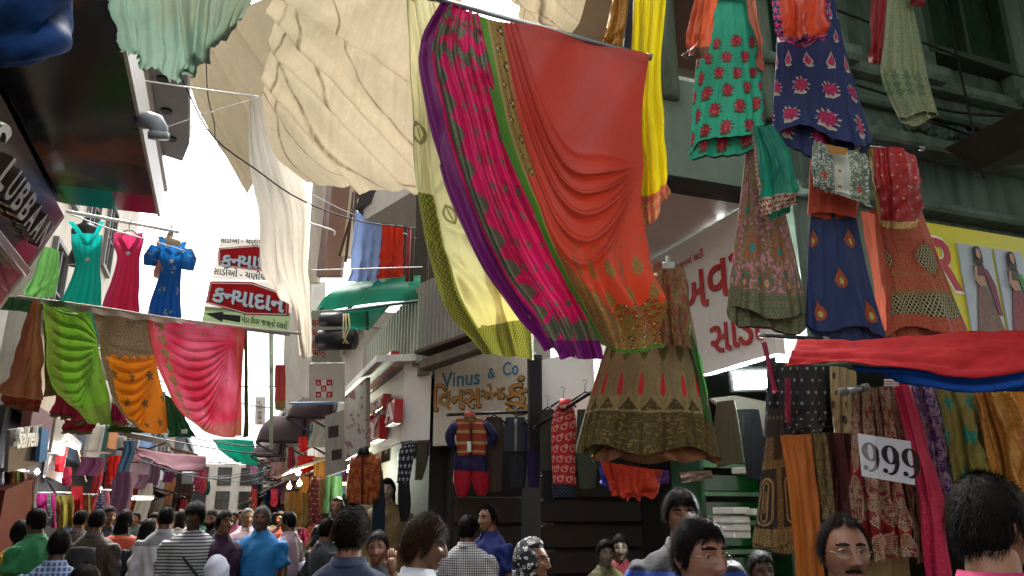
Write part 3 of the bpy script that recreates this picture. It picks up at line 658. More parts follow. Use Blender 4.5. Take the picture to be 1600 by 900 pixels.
# boards of the checkered logo sign
ck = thing('checker_sign', D(512, 625, 8.4), 'hanging pale board with red Gujarati letters above a red and white checker logo', 'sign')
a, b, c = D(483, 628, 8.6), D(536, 628, 8.5), D(483, 568, 8.6)
pale = plain('pale_board', '#cfd0c6', .45, 0, .12, 3, 0.02)
m, n4 = slab(a, b, c, 0.05); m.build('lower_board', pale, ck)
a2, b2, c2 = D(487, 566, 8.6), D(532, 566, 8.5), D(487, 485, 8.6); m, _ = slab(a2, b2, c2, 0.05); m.build('upper_board', plain('greenish_board', '#a9b3a4', .45, 0, .12, 3, 0.02), ck)
e1 = unit(b-a); e2 = unit(c-a); W = np.linalg.norm(b-a); H = np.linalg.norm(c-a); s3 = 0.066; o3 = a+e1*0.085+e2*0.05
for i in range(3):
    for j in range(3):
        q = o3+e1*(i+.5)*s3*1.0+e2*(j+.5)*s3
        MB().box(q+n4*0.004, (s3-.002, s3-.002, 0.012), e1, e2, n4).build('checker_tile', redp if (i+j) % 2 == 0 else wh, ck)
        ch = {(0, 2): 'A', (2, 2): 'ય', (1, 1): 'X', (0, 0): 'અ', (2, 0): 'Y'}.get((i, j))
        if ch: text('lettering', ch, wh, q-e1*0.02-e2*0.02+n4*0.011, e1, e2, 0.038, 0.003, ck, 0.02, fit=0.042)
for k, s_ in enumerate(('શ્રી', 'અમર', 'કુમાર', 'પ્રભુદાસ')):
    q = D(488, 509+k*15.5, 8.6)+n4*0.004; text('lettering', s_.replace('્ર', 'ર') if k == 0 else s_, redp, q, e1, e2, 0.075, 0.004, ck, 0.015, fit=[.12, .2, .24, .30][k])
# ================================================================== LEFT SIDE AND FAR STREET
# ---- near left building: dark glossy overhanging box and the slanted letter sign below it
lb = thing('left_shop_building', (-3, 7, 0), 'dark shop building on the left with a glossy overhanging box above the lane', 'building')
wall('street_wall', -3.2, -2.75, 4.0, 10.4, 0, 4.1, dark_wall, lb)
wall('rear_block', -6.0, -2.62, 1.0, 10.4, 0, 11, grey_wall, lb)
gl = newmat('gloss_painted_reflections')  # dark gloss soffit, coloured reflections painted into its base colour
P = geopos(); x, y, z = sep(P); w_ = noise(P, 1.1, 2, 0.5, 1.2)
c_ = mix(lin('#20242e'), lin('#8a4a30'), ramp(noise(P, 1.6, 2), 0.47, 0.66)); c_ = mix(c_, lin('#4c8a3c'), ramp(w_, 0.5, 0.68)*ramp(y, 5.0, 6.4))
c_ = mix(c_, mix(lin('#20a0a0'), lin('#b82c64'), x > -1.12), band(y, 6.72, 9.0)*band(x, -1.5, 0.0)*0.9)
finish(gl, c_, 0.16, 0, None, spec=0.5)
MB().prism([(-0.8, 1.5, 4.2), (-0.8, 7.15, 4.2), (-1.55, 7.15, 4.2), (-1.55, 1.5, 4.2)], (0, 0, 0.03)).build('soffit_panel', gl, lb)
MB().prism([(-1.552, 1.5, 4.2), (-1.552, 7.14, 4.2), (-2.6, 7.14, 4.35), (-2.6, 1.5, 4.35)], (0, 0, 0.03)).build('soffit_inner_panel', plain('black_gloss', '#17161b', .2, 0, .3, 3, 0), lb)
wall('overhang_fascia', -0.798, -0.775, 1.5, 7.18, 4.19, 4.46, plain('pale_aluminium', '#cfc8c2', .45, .0, .1, 4, 0.02), lb)
wall('overhang_front', -2.6, -0.81, 7.06, 7.13, 4.24, 4.44, plain('grey_cladding', '#6d6a6a', .5, 0, .15), lb)
wall('overhang_block', -4.0, -2.2, 1.5, 7.04, 4.45, 9.0, grey_wall, lb)
# sign with raised metal letters
ss = thing('raised_letter_sign', (-1.8, 7, 3.2), 'dark slanted shop sign with raised brushed metal letters and a metal bar', 'sign')
fa, fb = np.array([-1.57, 3.5, 4.16]), np.array([-1.57, 7.32, 4.16]); low = onX(64, 425, -1.95); 
ga_, gb_ = np.array([-1.93, 3.5, 3.25]), np.array([-1.93, 7.32, 3.25])
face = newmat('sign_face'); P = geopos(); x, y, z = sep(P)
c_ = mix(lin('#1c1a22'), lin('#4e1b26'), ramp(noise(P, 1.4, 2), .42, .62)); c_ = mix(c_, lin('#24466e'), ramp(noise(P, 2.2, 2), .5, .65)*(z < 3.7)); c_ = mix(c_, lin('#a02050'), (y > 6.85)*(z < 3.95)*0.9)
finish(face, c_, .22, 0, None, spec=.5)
MB().prism([fa, fb, gb_, ga_], (-0.12, 0, 0.02)).build('sign_face', face, ss)
MB().prism([fb+[0, 0.004, 0], gb_+[0, 0.004, 0], gb_+[-.3, 0.004, .1], fb+[-.3, .004, 0]], (0, 0.07, 0)).build('end_plate', plain('brushed_plate', '#77706e', .35, .5, .1), ss)
MB().prism([ga_+[0, 0, -.003], gb_+[0, 0, -.003], gb_+[-.25, 0, -.28], ga_+[-.25, 0, -.28]], (-0.08, 0, 0)).build('lower_board', black_p, ss)
up = unit(fa-ga_); nrm = unit(np.cross((0, 1, 0), up)); nrm = nrm if nrm[0] > 0 else -nrm
o_ = ga_+up*0.60
for k, (ch, y0, hh) in enumerate([('S', 5.2, .30)]+[(c, 5.62+.205*i, .22) for i, c in enumerate('LUBBAAN')]):
    text('raised_letter', ch, chrome, np.array([ga_[0], y0, ga_[2]])+up*0.56+nrm*0.012, (0, 1, 0), up, hh, 0.09, ss, 0.02, fit=hh*.68)
    bpy.context.view_layer.update()
MB().box((ga_+gb_)/2+up*0.36+nrm*.05+[0, .25, 0], (0.07, 3.0, 0.10), up, (0, 1, 0), nrm, 0.01).build('metal_bar', chrome, ss)

# ---- second left building, pale fascia, grey soffit with a pipe elbow
l2 = thing('pale_balcony_building', (-2.5, 12, 0), 'pale building with a grey overhanging balcony soffit beyond the dark sign box', 'building')
zS = 5.2
MB().prism([onZ(222, 60, zS), onZ(291, 60, zS), onZ(296, 225, zS), onZ(285, 252, zS), onZ(240, 238, zS)], (0, 0, 0.15)).build('balcony_soffit', plain('grey_soffit', '#8f8f92', .6, 0, .15, 2), l2)
for (px, py) in ((254, 122), (260, 172), (268, 216)):
    q = onZ(px, py, zS); MB().lathe(q+[0, 0, -.02], [(.05, 0), (.05, .03)], 12).build('bolt_plate', iron, l2)
MB().prism([onZ(196, 40, zS-.05), onZ(222, 60, zS-.05), onZ(262, 300, zS-.05), onZ(245, 300, zS-.05)], (0, 0, .1)).build('pale_strip', plain('pale_strip', '#b9b4b2', .5, 0, .08), l2)
pe = thing('pipe_elbow', D(240, 210, 5.3), 'grey plastic pipe elbow sticking out beneath the balcony', 'pipe')
MB().tube([D(222, 188, 5.3), D(234, 188, 5.2), D(243, 191, 5.2), D(248, 200, 5.2), D(248, 215, 5.2)], [.06, .06, .062, .06, .06], 18).build('bend', pvc, pe, True)
MB().tube([D(248, 207, 5.2), D(248, 217, 5.2)], .068, 18).build('collar', pvc, pe, True)
wall('rear_wall', -5.0, -2.5, 11.0, 19.0, 2.9, 9.5, cream_wall, l2)
wall('shop_floor_wall', -5.0, -2.6, 11.0, 19.0, 0, 2.89, dark_wall, l2)
for k in range(5): MB().box((-2.42, 11.9+k*1.5, 2.72), (.12, 1.3, .5), bev=.01).build('shop_fascia', plain('lf%d' % k, ['#5a2c28', '#7d776c', '#2c4254', '#8a6a3c', '#4a2c40'][k], .5, 0, .4), l2)
for yy in (11.8, 13.6, 15.4):
    for zz in (4.6, 6.6): window(l2, (-2.49, yy, zz), 0.9, 1.3, 'x+', plain('grey_frame', '#6d6a66', .6), glassm, 1, 1)
for yy in (12.7, 14.5): wall('balcony', -2.5, -1.95, yy-.7, yy+.7, 3.9, 4.0, grey_wall, l2)

# ---- rows of far buildings, each its own thing
far_cols = ['#958a7c', '#7d7974', '#8c7a68', '#747a76', '#988f82', '#7d6c60', '#80868a', '#8f7f76']
shop_ops = ['dark', 'lit']
def far_building(side, y0, y1, h, x, ci, label):
    t = thing('shop_house', (x*1.0+side*1.5, (y0+y1)/2, 0), label, 'building', 'far buildings along the lane')
    wm = grimy('far_wall%d' % ci, far_cols[ci], '#5b5148', .5, .8, .9); xo = x+side*3
    wall('upper_wall', min(x, xo), max(x, xo), y0+.02, y1-.02, 2.7, h, wm, t)
    wall('ground_floor', min(x+side*.5, xo), max(x+side*.5, xo), y0+.03, y1-.03, 0, 2.69, dark_wall, t)
    f = 'x+' if side < 0 else 'x-'; n = max(1, int((y1-y0)/1.6)); r = random.Random(ci*31+int(y0*7))
    for k in range(n):
        yy = y0+(k+.5)*(y1-y0)/n
        for zz in np.arange(3.75, h-.6, 1.9): window(t, (x-side*.01, yy, zz), .8, 1.1, f, plain('far_frame%d' % (ci % 3), ['#5b4a3c', '#7d7a74', '#3c5a58'][ci % 3], .6), glassm, 1, 1)
    # end wall windows towards the camera
    wall('parapet', min(x-side*.12, xo), max(x-side*.12, xo), y0, y1, h, h+.25, wm, t)
    # sign fascia and awning slab over the shop
    fs = ['#8a3030', '#d9d4c8', '#4a5a6a', '#c9b8b0', '#6a2c3c', '#d0d0d0'][r.randrange(6)]
    MB().box((x-side*.18, (y0+y1)/2, 2.75), (.1, (y1-y0)*.92, .55), bev=.01).build('shop_fascia', plain('fascia'+fs, fs, .5), t)
    aw = MB(); aw.prism([(x-side*.1, y0+.1, 2.45), (x-side*.9, y0+.1, 2.2), (x-side*.9, y1-.1, 2.2), (x-side*.1, y1-.1, 2.45)], (0, 0, .03)).build('awning', plain('tin_awning%d' % r.randrange(3), ['#5d5550', '#7b746c', '#46302c'][r.randrange(3)], .6), t)
    return t
labs_r = ['maroon', 'grey', 'pale', 'brown']
yy = 19.0
Lf = [(19, 22.5, 5.6, -2.3, 1), (22.6, 27, 6.2, -2.5, 0), (27.1, 33, 5.2, -2.2, 3), (33.1, 41, 5.6, -2.4, 2), (41.1, 52, 5.2, -2.0, 6)]
Rf = [(11.2, 14.5, 4.3, 1.75, 4), (14.6, 18.5, 4.6, 1.95, 7), (18.6, 24, 4.6, 1.9, 5), (24.1, 31, 5.0, 2.1, 0), (31.1, 40, 5.4, 2.0, 3), (40.1, 52, 5.8, 1.8, 2)]
for i, b_ in enumerate(Lf): far_building(-1, *b_, '%s shop house on the left of the lane beyond the pale balcony building' % ['first', 'second', 'third', 'fourth', 'last'][i])
for i, b_ in enumerate(Rf): far_building(1, *b_, '%s shop house on the right of the lane beyond the red letter shop' % ['first', 'second', 'third', 'fourth', 'fifth', 'last'][i])
eb = thing('end_building', (0, 60, 0), 'pale building closing the far end of the lane', 'building')
wall('wall', -6, 6, 58, 62, 0, 5.0, cream_wall, eb)
for xx in (-1.5, 0, 1.5, 3):
    for zz in (2.6, 4.2): window(eb, (xx, 57.99, zz), .9, 1.2, 'y-')

# ---- left stalls: signs, tube lights, awnings
def board(name, label, cat, corners, mat, t=.05, parts=()):
    o = thing(name, (np.array(corners[0])+np.array(corners[1]))/2, label, cat)
    MB().prism(corners, unit(np.cross(np.array(corners[1])-corners[0], np.array(corners[2])-corners[1]))*-t).build('panel', mat, o)
    return o
q = lambda px, py, d: D(px, py, d)
b1 = board('script_sign', 'grey board with white raised script letters at the far left', 'sign', [q(12, 738, 9.2), q(60, 726, 9.8), q(70, 664, 9.8), q(16, 672, 9.2)], plain('dusky_board', '#6a625c', .6))
e_ = unit(q(60, 700, 9.8)-q(14, 706, 9.2))
text('raised_letters', 'Saheli', white_p, q(20, 700, 9.15), e_, (0, 0, 1), .24, .05, b1, .02, fit=.42)
board('blue_post_panel', 'narrow blue painted panel beside the script sign', 'panel', [q(61, 722, 9.6), q(73, 720, 9.9), q(77, 672, 9.9), q(66, 668, 9.6)], plain('blue_panel', '#2a5c86', .5))
b2 = board('lit_shop_front', 'pale shop front panel with red letters under a tube light', 'sign', [q(72, 744, 11.6), q(97, 755, 12.4), q(107, 696, 12.4), q(82, 690, 11.6)], plain('lilac_panel', '#c8c0c4', .5))
e_ = unit(q(97, 720, 12.4)-q(72, 715, 11.6)); text('raised_letters', 'સાડી', redp, q(84, 735, 11.6), e_, (0, 0, 1), .30, .06, b2, .03, fit=.3)
def awning(name, label, grid, mat, group=None):
    o = cloth(name, grid, mat, 16, 10, None, None, 0, .02); return tag(o, label, 'awning', group)
awning('curved_awning', 'curved pale canopy over the lit left shop front', [[(80, 680, 11.6), (105, 676, 11.9), (128, 694, 12.6)], [(78, 684, 11.4), (100, 690, 11.6), (122, 702, 12.2)]], plain('pale_canopy', '#b4b2ac', .5))
def tube_light(a, b, label, e):
    t = thing('tube_light', a, label, 'light')
    MB().tube([a, b], .018, 10).build('tube', glow('tube_glow', '#ffffff', 9), t, True)
    d = unit(b-a); MB().box((a+b)/2+[0, 0, .035], (np.linalg.norm(b-a)*1.08, .05, .04), d, np.cross((0, 0, 1), d)).build('batten', white_p, t)
    L = bpy.data.lights.new('tube_lamp', 'POINT'); L.energy = e; L.shadow_soft_size = .15; L.color = (1, .97, .92)
    lo = bpy.data.objects.new('tube_lamp', L); link(lo, t); lo.location = Vector((a+b)/2+[0, 0, -.08])
tube_light(q(104, 694, 11.5), q(123, 701, 12.0), 'white tube light under the curved canopy on the left', 5)
tube_light(q(84, 694, 11.3), q(90, 697, 11.5), 'short tube light left of the longer one under the curved canopy', 2)
tube_light(q(193, 779, 14), q(238, 779, 14.5), 'thin horizontal tube light over the stalls left of centre', 3)
def sbulb(p, label, e, col='#ffd9a0', r=.035):
    t = thing('light_bulb', p, label, 'light')
    MB().lathe(p, [(.004, -r*1.2), (r*.7, -r*.9), (r, -r*.1), (r*.75, r*.7), (r*.4, r*1.2)], 14).build('globe', glow('bulb'+col, col, 40), t, True)
    MB().lathe(p+[0, 0, r*1.2], [(r*.42, 0), (r*.42, r*1.1), (.004, r*1.3)], 10).build('socket', black_p, t, True)
    L = bpy.data.lights.new('bulb_lamp', 'POINT'); L.energy = e; L.shadow_soft_size = r; L.color = lin(col); lo = bpy.data.objects.new('bulb_lamp', L); link(lo, t); lo.location = Vector(p+[0, -r*2.2, -r])
sbulb(q(452, 760, 12.0), 'left of the two warm glowing bulbs over the right stalls', 25); sbulb(q(468, 755, 12.0), 'right of the two warm glowing bulbs over the right stalls', 25)
sbulb(q(58, 737, 10), 'small cool bulb on the rail at the far left', 3, '#eef6ff', .03); sbulb(q(156, 765, 13), 'cool bulb above the left stalls beside the purple cloth', 3, '#eef6ff', .035)
sbulb(q(466, 738, 12.2), 'violet globe lamp beside the red glowing cloth', 1.5, '#9a90ff', .04)
sbulb(q(548, 733, 9.8), 'pale shop lamp behind the orange brocade jacket', 20, '#f4ffe8', .05)
b3 = board('green_framed_board', 'tall pale board in a dark green frame above the left stalls', 'sign', [q(131, 737, 12.8), q(152, 742, 13.4), q(166, 668, 13.4), q(142, 664, 12.8)], plain('pale_grey_board', '#a7a59e', .5))
MB().beam(q(154, 744, 13.2), q(169, 664, 13.2), .07).build('frame_post', plain('teal_post', '#1d4a46', .5), b3)
MB().beam(q(131, 705, 12.7), q(160, 708, 13.2), .3, .02).build('print_strip', plain('beige_print', '#8d7a68', .6, 0, .5, 8), b3)
board('orange_notice', 'small orange notice board above the left stalls', 'sign', [q(169, 700, 14), q(181, 702, 14.3), q(184, 676, 14.3), q(171, 674, 14)], plain('orange_notice', '#c98a5c', .6))
board('pink_board', 'pale pink board above the left stalls with a lamp at its foot', 'sign', [q(199, 763, 15), q(229, 763, 15.8), q(234, 726, 15.8), q(203, 723, 15)], plain('pink_board', '#a88f9a', .6))
board('blue_blue_tarp_patch', 'blue white sheet on the left roofs behind the air conditioners', 'sheet', [q(181, 690, 19), q(245, 702, 20), q(232, 668, 20), q(183, 668, 19)], plain('bluewhite_sheet', '#7f9cc4', .6, 0, .6, 3))
board('small_clock_sign', 'narrow white hanging notice under the maroon canopy', 'sign', [q(284, 756, 20), q(300, 756, 20), q(300, 738, 20), q(284, 738, 20)], plain('grey_notice', '#8d9296', .6))
# maroon canopy over the lane
mc = cloth('maroon_canopy', [[(213, 700, 14.5), (260, 708, 15), (322, 713, 16)], [(213, 710, 14.4), (270, 724, 14.8), (322, 728, 15.8)], [(216, 711, 14.3), (275, 735, 14.6), (318, 736, 15.6)]], solid('maroon_cloth', '#5e1c30', .8, .1, .12), 24, 12, pleats(3, .02), None, 0, .01)
tag(mc, 'maroon cloth canopy stretched across the lane below the sarees', 'canopy')
tc = cloth('teal_tarp', [[(330, 686, 20), (365, 686, 20), (395, 688, 19)], [(345, 705, 20), (372, 706, 20), (398, 705, 19)], [(370, 724, 20), (385, 725, 20), (402, 724, 19)]], solid('teal_tarp', '#2fc4ac', .5, .1, .5), 20, 16, pleats(3, .04), None, 3, .01)
tag(tc, 'bright turquoise tarp strung over the far lane', 'tarp')
# air conditioners
def ac_unit(p, ax, w, label):
    t = thing('air_conditioner', p, label, 'air conditioner', 'air conditioners on the left roofs'); ax = unit(ax); n = unit(np.cross(ax, (0, 0, 1))); h = w*.75
    MB().box(p, (w, .3, h), ax, n, bev=.02).build('case', plain('ac_case', '#d6d4cc', .5, 0, .1), t)
    for i in range(3):
        for k in range(6): MB().box(p+n*.152+ax*(i-1)*w*.25+np.array([0, 0, (k-2.5)*h*.14]), (w*.2, .012, h*.09), ax, n).build('grille_slot', black_p, t)
    MB().box(p-np.array([0, 0, h/2+.02]), (w*.9, .34, .03), ax, n).build('bracket', rust, t)
ac_unit(q(201, 691, 17), q(210, 691, 17.2)-q(192, 691, 17), .36, 'larger white air conditioner left of the maroon canopy'); ac_unit(q(251, 698, 20), q(260, 698, 20.2)-q(243, 698, 20), .36, 'smaller white air conditioner above the maroon canopy')

# ---- right far awnings, dark frames
def frame_awning(px0, px1, py0, py1, d0, d1, label, mt):
    t = thing('frame_awning', D((px0+px1)/2, py1, d0), label, 'awning', 'dark awnings on the right of the lane')
    cloth('canopy', [[(px0+28, py0, d1), ((px0+px1)/2+10, py0, (d0+d1)/2), (px1, py0-4, d0)], [(px0+10, (py0+py1)/2-4, d1), ((px0+px1)/2, (py0+py1)/2-2, (d0+d1)/2), (px1, (py0+py1)/2+2, d0)], [(px0, py1, d1), ((px0+px1)/2-6, py1+3, (d0+d1)/2), (px1-4, py1+2, d0)]], mt, 14, 10, None, t, 0, .02)
    for f in (0, .5, 1):
        xx = px0+(px1-px0)*f; dd = d1+(d0-d1)*f; MB().tube([D(xx, py1+2, dd), D(xx+16*(1-f)+4, (py0+py1)/2, dd), D(xx+34*(1-f)+4, py0+2, dd)], .02, 6).build('rib', iron, t)
        MB().tube([D(xx, py1+2, dd), D(xx+38, py1+24, dd)], .018, 6).build('strut', iron, t)
dk = plain('dark_maroon_sheet', '#2c1c20', .9, 0, .3, spec=.08); 
frame_awning(448, 522, 622, 652, 10.2, 11.5, 'nearest dark framed awning left of the checker sign', dk); frame_awning(400, 478, 650, 690, 12.5, 15, 'long dark sloping awning beyond the checker sign', dk); frame_awning(392, 440, 690, 712, 16, 18, 'small dark awning over the far right stalls', dk)
board('blue_rail', 'blue edge rail under the nearest dark awning', 'rail', [q(452, 632, 10.2), q(524, 632, 9.6), q(524, 628, 9.6), q(452, 629, 10.2)], plain('blue_rail', '#3a6a90', .5))
board('mural_panel', 'grey panel with faded pink figures beside the red letter shop', 'sign', [q(538, 720, 9.0), q(572, 700, 8.5), q(572, 590, 8.5), q(538, 620, 9.0)], fabric('mural', lambda u, v: mix(lin('#a8a59c'), lin('#7a4650'), ramp(noise(comb(u, v), 9, 4), .52, .6)), .6, 0))
pp = board('dark_panel_pair', 'grey wall panel with two small dark square notices', 'sign', [q(508, 745, 9.6), q(538, 735, 9.2), q(538, 640, 9.2), q(508, 650, 9.6)], grey_wall)
for (px, py, s_) in ((521, 676, 18), (526, 712, 16)): MB().prism([q(px-8, py+s_/2, 9.1), q(px+8, py+s_/2-3, 9.05), q(px+8, py-s_/2-3, 9.05), q(px-8, py-s_/2, 9.1)], (0, .02, 0)).build('notice', plain('dark_notice', '#3a3032', .6, 0, .5, 20), pp)
board('white_end_wall', 'tall plain white end wall beyond the hanging white cloth', 'wall', [q(441, 640, 13.5), q(486, 635, 13), q(486, 440, 13), q(446, 440, 13.5)], white_wall, .3)

# vertical sign of single red letters far away
vsn = board('vertical_letter_sign', 'white vertical sign of single dark letters under the sarees edge', 'sign', [q(398, 664, 16), q(413, 664, 16), q(414, 620, 16), q(399, 620, 16)], white_p)
for k, s_ in enumerate(('ન', 'બી', 'સા', 'િહ', 'બા')):
    e_ = unit(q(410, 640, 16)-q(400, 640, 16)); text('lettering', s_, redp if k == 4 else plain('dk_letters', '#5a3a3a', .5), q(402, 631+k*8, 15.95), e_, (0, 0, 1), .07, .004, vsn, .02)

# ---- hanging direction board (kanyadan) in two tiers
flexr = plain('red_flex', '#c8202c', .5, 0, .06, 3, 0, transl=.5); flexw = plain('white_flex', '#e8e6e0', .5, 0, .05, 3, 0, transl=.5); flexb = plain('letter_flex', '#d4e6f4', .5, 0, .08, 3, 0, transl=.45)
ks = thing('direction_board', D(385, 515, 9.6), 'hanging white board with two red panels of Gujarati letters and a black arrow', 'sign')
def tier(corners_px, d0, d1):
    return [D(x_, y_, d) for (x_, y_), d in zip(corners_px, (d0, d1, d1, d0))]
e0 = D(316, 503, 9.7); e1_ = D(450, 519, 9.3); kx = unit(e1_-e0); kyv = unit(D(331, 432, 9.7)-e0); kn = unit(np.cross(kx, kyv)); kn = kn if np.dot(kn, EYE-e0) > 0 else -kn
def onK2(px, py): r_ = ray(px, py); return EYE+r_*(np.dot(e0-EYE, kn)/np.dot(r_, kn))
def kpoly(nm, pts, mt, lift, t=.006): 
    P_ = [onK2(*p_)+kn*lift for p_ in pts]; return MB().prism(P_, -kn*t).build(nm, mt, ks)
grn = plain('sage_board', '#b4c2a4', .5, 0, .06, 3, 0, transl=.5); 
kpoly('white_board', [(331, 436), (452, 440), (455, 375), (345, 372)], flexw, 0, .003); kpoly('lower_white_board', [(318, 484), (455, 492), (455, 441), (331, 437)], flexw, .004, .003)
kpoly('sage_board', [(316, 503), (451, 520), (455, 489), (321, 479)], grn, .010, .003)
for (pts, ins) in (([(342, 388), (402, 383), (452, 394), (451, 425), (400, 423), (343, 415)], 0), ([(329, 440), (395, 441), (453, 462), (452, 494), (386, 492), (323, 473)], 1)):
    kpoly('red_panel', pts, flexr, .016, .002); cx_ = sum(p_[0] for p_ in pts)/6; cy_ = sum(p_[1] for p_ in pts)/6
    P1 = [onK2(cx_+(a_-cx_)*.955, cy_+(b_-cy_)*.90)+kn*.020 for a_, b_ in pts]; MB().tube(P1+[P1[0]], .006, 6).build('white_border', wh, ks)
sky_l = plain('pale_blue_letters', '#d4e6f4', .4, 0, .1, 4, 0); drk = plain('letter_shadow', '#20242c', .5)
for (px, py, ex, ey, hh) in ((347, 416, 445, 421, .165), (333, 470, 445, 488, .20)):
    q0 = onK2(px, py); dx_ = unit(onK2(ex, ey)-q0); dy_ = unit(np.cross(kn, dx_)); f_ = np.linalg.norm(onK2(ex, ey)-q0)
    text('letter_shadow', 'કન્યાદાન', drk, q0+kn*.018+dx_*.012-dy_*.01, dx_, dy_, hh, .004, ks, .03, fit=f_); text('lettering', 'કન્યાદાન', sky_l, q0+kn*.026, dx_, dy_, hh, .006, ks, .028, fit=f_)
for (s_, px, py, ex, ey, hh) in (('સાડીઓ - ચણીયાચોળી', 344, 379, 436, 384, .07), ('સાડીઓ - ચણીયાચોળી', 334, 428, 446, 442, .085), ('મેડા ઉપર જવાનો રસ્તો', 379, 503, 449, 514, .075)):
    q0 = onK2(px, py); dx_ = unit(onK2(ex, ey)-q0); text('lettering', s_, drk, q0+kn*.016, dx_, unit(np.cross(kn, dx_)), hh, .004, ks, .012, fit=np.linalg.norm(onK2(ex, ey)-q0))
kpoly('arrow', [(322, 490), (350, 487), (350, 491), (377, 493), (376, 504), (349, 499), (348, 503)], drk, .016)
MB().tube([onK2(316, 506), onK2(316, 506)*.0+D(452, 523, 9.3)], .02, 8).build('support_rail', steel, ks)
MB().tube([D(424, 520, 9.5), D(424, 700, 13)], .03, 8).build('support_pole', plain('green_grey_pole', '#8c9a86', .5), ks)

# ---- clutter hung along the far lane
rc = random.Random(5); cc = ['#8a1c28', '#8d887c', '#1c3a52', '#8a5c14', '#521a3c', '#a8a49a', '#1f4a36', '#9a3418', '#5a564e', '#5c3c50', '#8a5a34', '#2c2018']
ORD = ['nearest', 'second nearest', 'third nearest', 'fourth nearest', 'fifth nearest', 'sixth nearest', 'seventh nearest', 'eighth nearest', 'ninth nearest', 'tenth nearest', 'eleventh nearest', 'twelfth nearest', 'thirteenth nearest', 'fourteenth nearest', 'fifteenth nearest', 'sixteenth nearest']; CN = dict(zip(cc, ['crimson', 'bone white', 'navy', 'ochre', 'plum', 'pale grey', 'dark green', 'terracotta', 'stone grey', 'dusky mauve', 'tan', 'dark brown'])); before = set(bpy.data.objects); spots = []
for i in range(128):
    side = rc.choice((-1, 1)); kind = 0 if i < 20 else 1 if i < 96 else 2 if i < 114 else 3; Y = rc.uniform(12, 46)*(.85 if kind == 1 else 1); X = side*rc.uniform(1.15, 1.95); Z = rc.uniform(2.0, 3.0 if kind == 1 else (3.4 if Y < 30 else 4.6)); w = rc.uniform(.25, .8); h = rc.uniform(.25, .9); c = rc.choice(cc)
    if kind == 0:
        t = thing('hanging_sign', (X, Y, Z-h/2), 'small shop sign jutting out far down the lane', 'sign', 'small shop signs far down the lane'); MB().box((X, Y, Z), (w, .06, h*.6), bev=.01).build('panel', plain('cl'+c, c, .5), t); MB().box((X, Y-.035, Z), (w*.7, .008, h*.16)).build('print_band', plain('cl#d8d4cc', '#d8d4cc', .5) if c < '#9' else plain('cl#4a3a34', '#4a3a34', .5), t); MB().beam((X, Y, Z+h*.32), (side*2.4, Y, Z+h*.32), .03).build('arm', iron, t)
    elif kind == 1:
        V = [(X+(u_-.5)*w*.45+.03*math.sin(v_*5), Y+.04*math.sin(u_*14), Z-v_*h) for v_ in np.linspace(0, 1, 6) for u_ in np.linspace(0, 1, 9)]; F = [(a*9+b, a*9+b+1, a*9+b+10, a*9+b+9) for a in range(5) for b in range(8)]
        tag(raw('hung_fabric', V, F, solid('clf'+c, c, .7, .1, .12), None, [(0, 0)]*54, True), 'small garment hung out far down the lane', 'fabric', 'small garments far down the lane')
    elif kind == 2:
        t = thing('small_awning', (X, Y, Z), 'small tilted awning far down the lane', 'awning', 'small awnings far down the lane'); MB().prism([(side*2.2, Y-.8, Z+.25), (side*1.1, Y-.8, Z), (side*1.1, Y+.8, Z), (side*2.2, Y+.8, Z+.25)], (0, 0, .03)).build('sheet', plain('cl'+c, c, .6), t); MB().beam((side*1.15, Y-.8, Z-.01), (side*2.2, Y-.8, Z-.45), .03).build('strut', iron, t)
    else:
        P_ = crom(np.array([(-2.1, Y, Z+.6), (rc.uniform(-.5, .5), Y+rc.uniform(0, 3), Z+.25), (2.0, Y+rc.uniform(0, 5), Z+.7)]), np.linspace(0, 1, 14)); tag(MB().tube(P_, .012, 5).build('cable', black_p, None, True), 'sagging black cable across the far lane', 'cable', 'cables across the far lane')
    new_ = [o for o in set(bpy.data.objects)-before if o.parent is None and 'label' in o]; before = set(bpy.data.objects); spots += [(kind, '' if kind == 3 else CN[c], '' if kind == 3 else ('left' if side < 0 else 'right'), Y, o) for o in new_]
from itertools import groupby
for key, gr in groupby(sorted(spots, key=lambda q_: (q_[0], q_[1], q_[2], q_[3])), key=lambda q_: q_[:3]):
    gr = list(gr)
    for r_, q_ in enumerate(gr):
        what = ['hanging shop sign', 'hung garment', 'tilted awning', 'sagging black cable'][key[0]]
        q_[4]['label'] = ('%s %s far down on the %s' % (key[1], what, key[2]) if key[1] else '%s across the far lane' % what) + (', %s of its kind' % ORD[r_] if len(gr) > 1 else '')
# ================================================================== TARPS, WIRES
def tarp_mat(name, c, dirt, transl=.45, stain=.5, rough=.85, diag=()):
    m = newmat(name); u, v = uvs(); P = geopos(); n1 = noise(P, 1.3, 6, .65); n2 = noise(P, 30, 3); st = noise(comb(u*14.0, v*1.2), 2.0, 4, .6)
    w = voro(comb(u*9.0 + noise(P, 4, 3)*2.0, v*7.0), 1.3, 'Distance', 'DISTANCE_TO_EDGE')
    col = mix(lin(c), lin(dirt), ramp(n1*.6 + st*.4, .45, .75)*stain); col = mix(col, lin('#efe4cc'), ramp(w, .012, 0.0)*.12); col = mix(col, tuple(q*.75 for q in lin(c)), ramp(n2, .4, .7)*.25)
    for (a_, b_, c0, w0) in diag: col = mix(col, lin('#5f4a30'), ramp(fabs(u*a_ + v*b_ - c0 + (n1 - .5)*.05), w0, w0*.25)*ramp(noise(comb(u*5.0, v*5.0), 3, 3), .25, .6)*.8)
    finish(m, col, rough, 0, bump(n1*.5+n2*.25, .4, .02), transl, .1); MATS[name] = m; return m
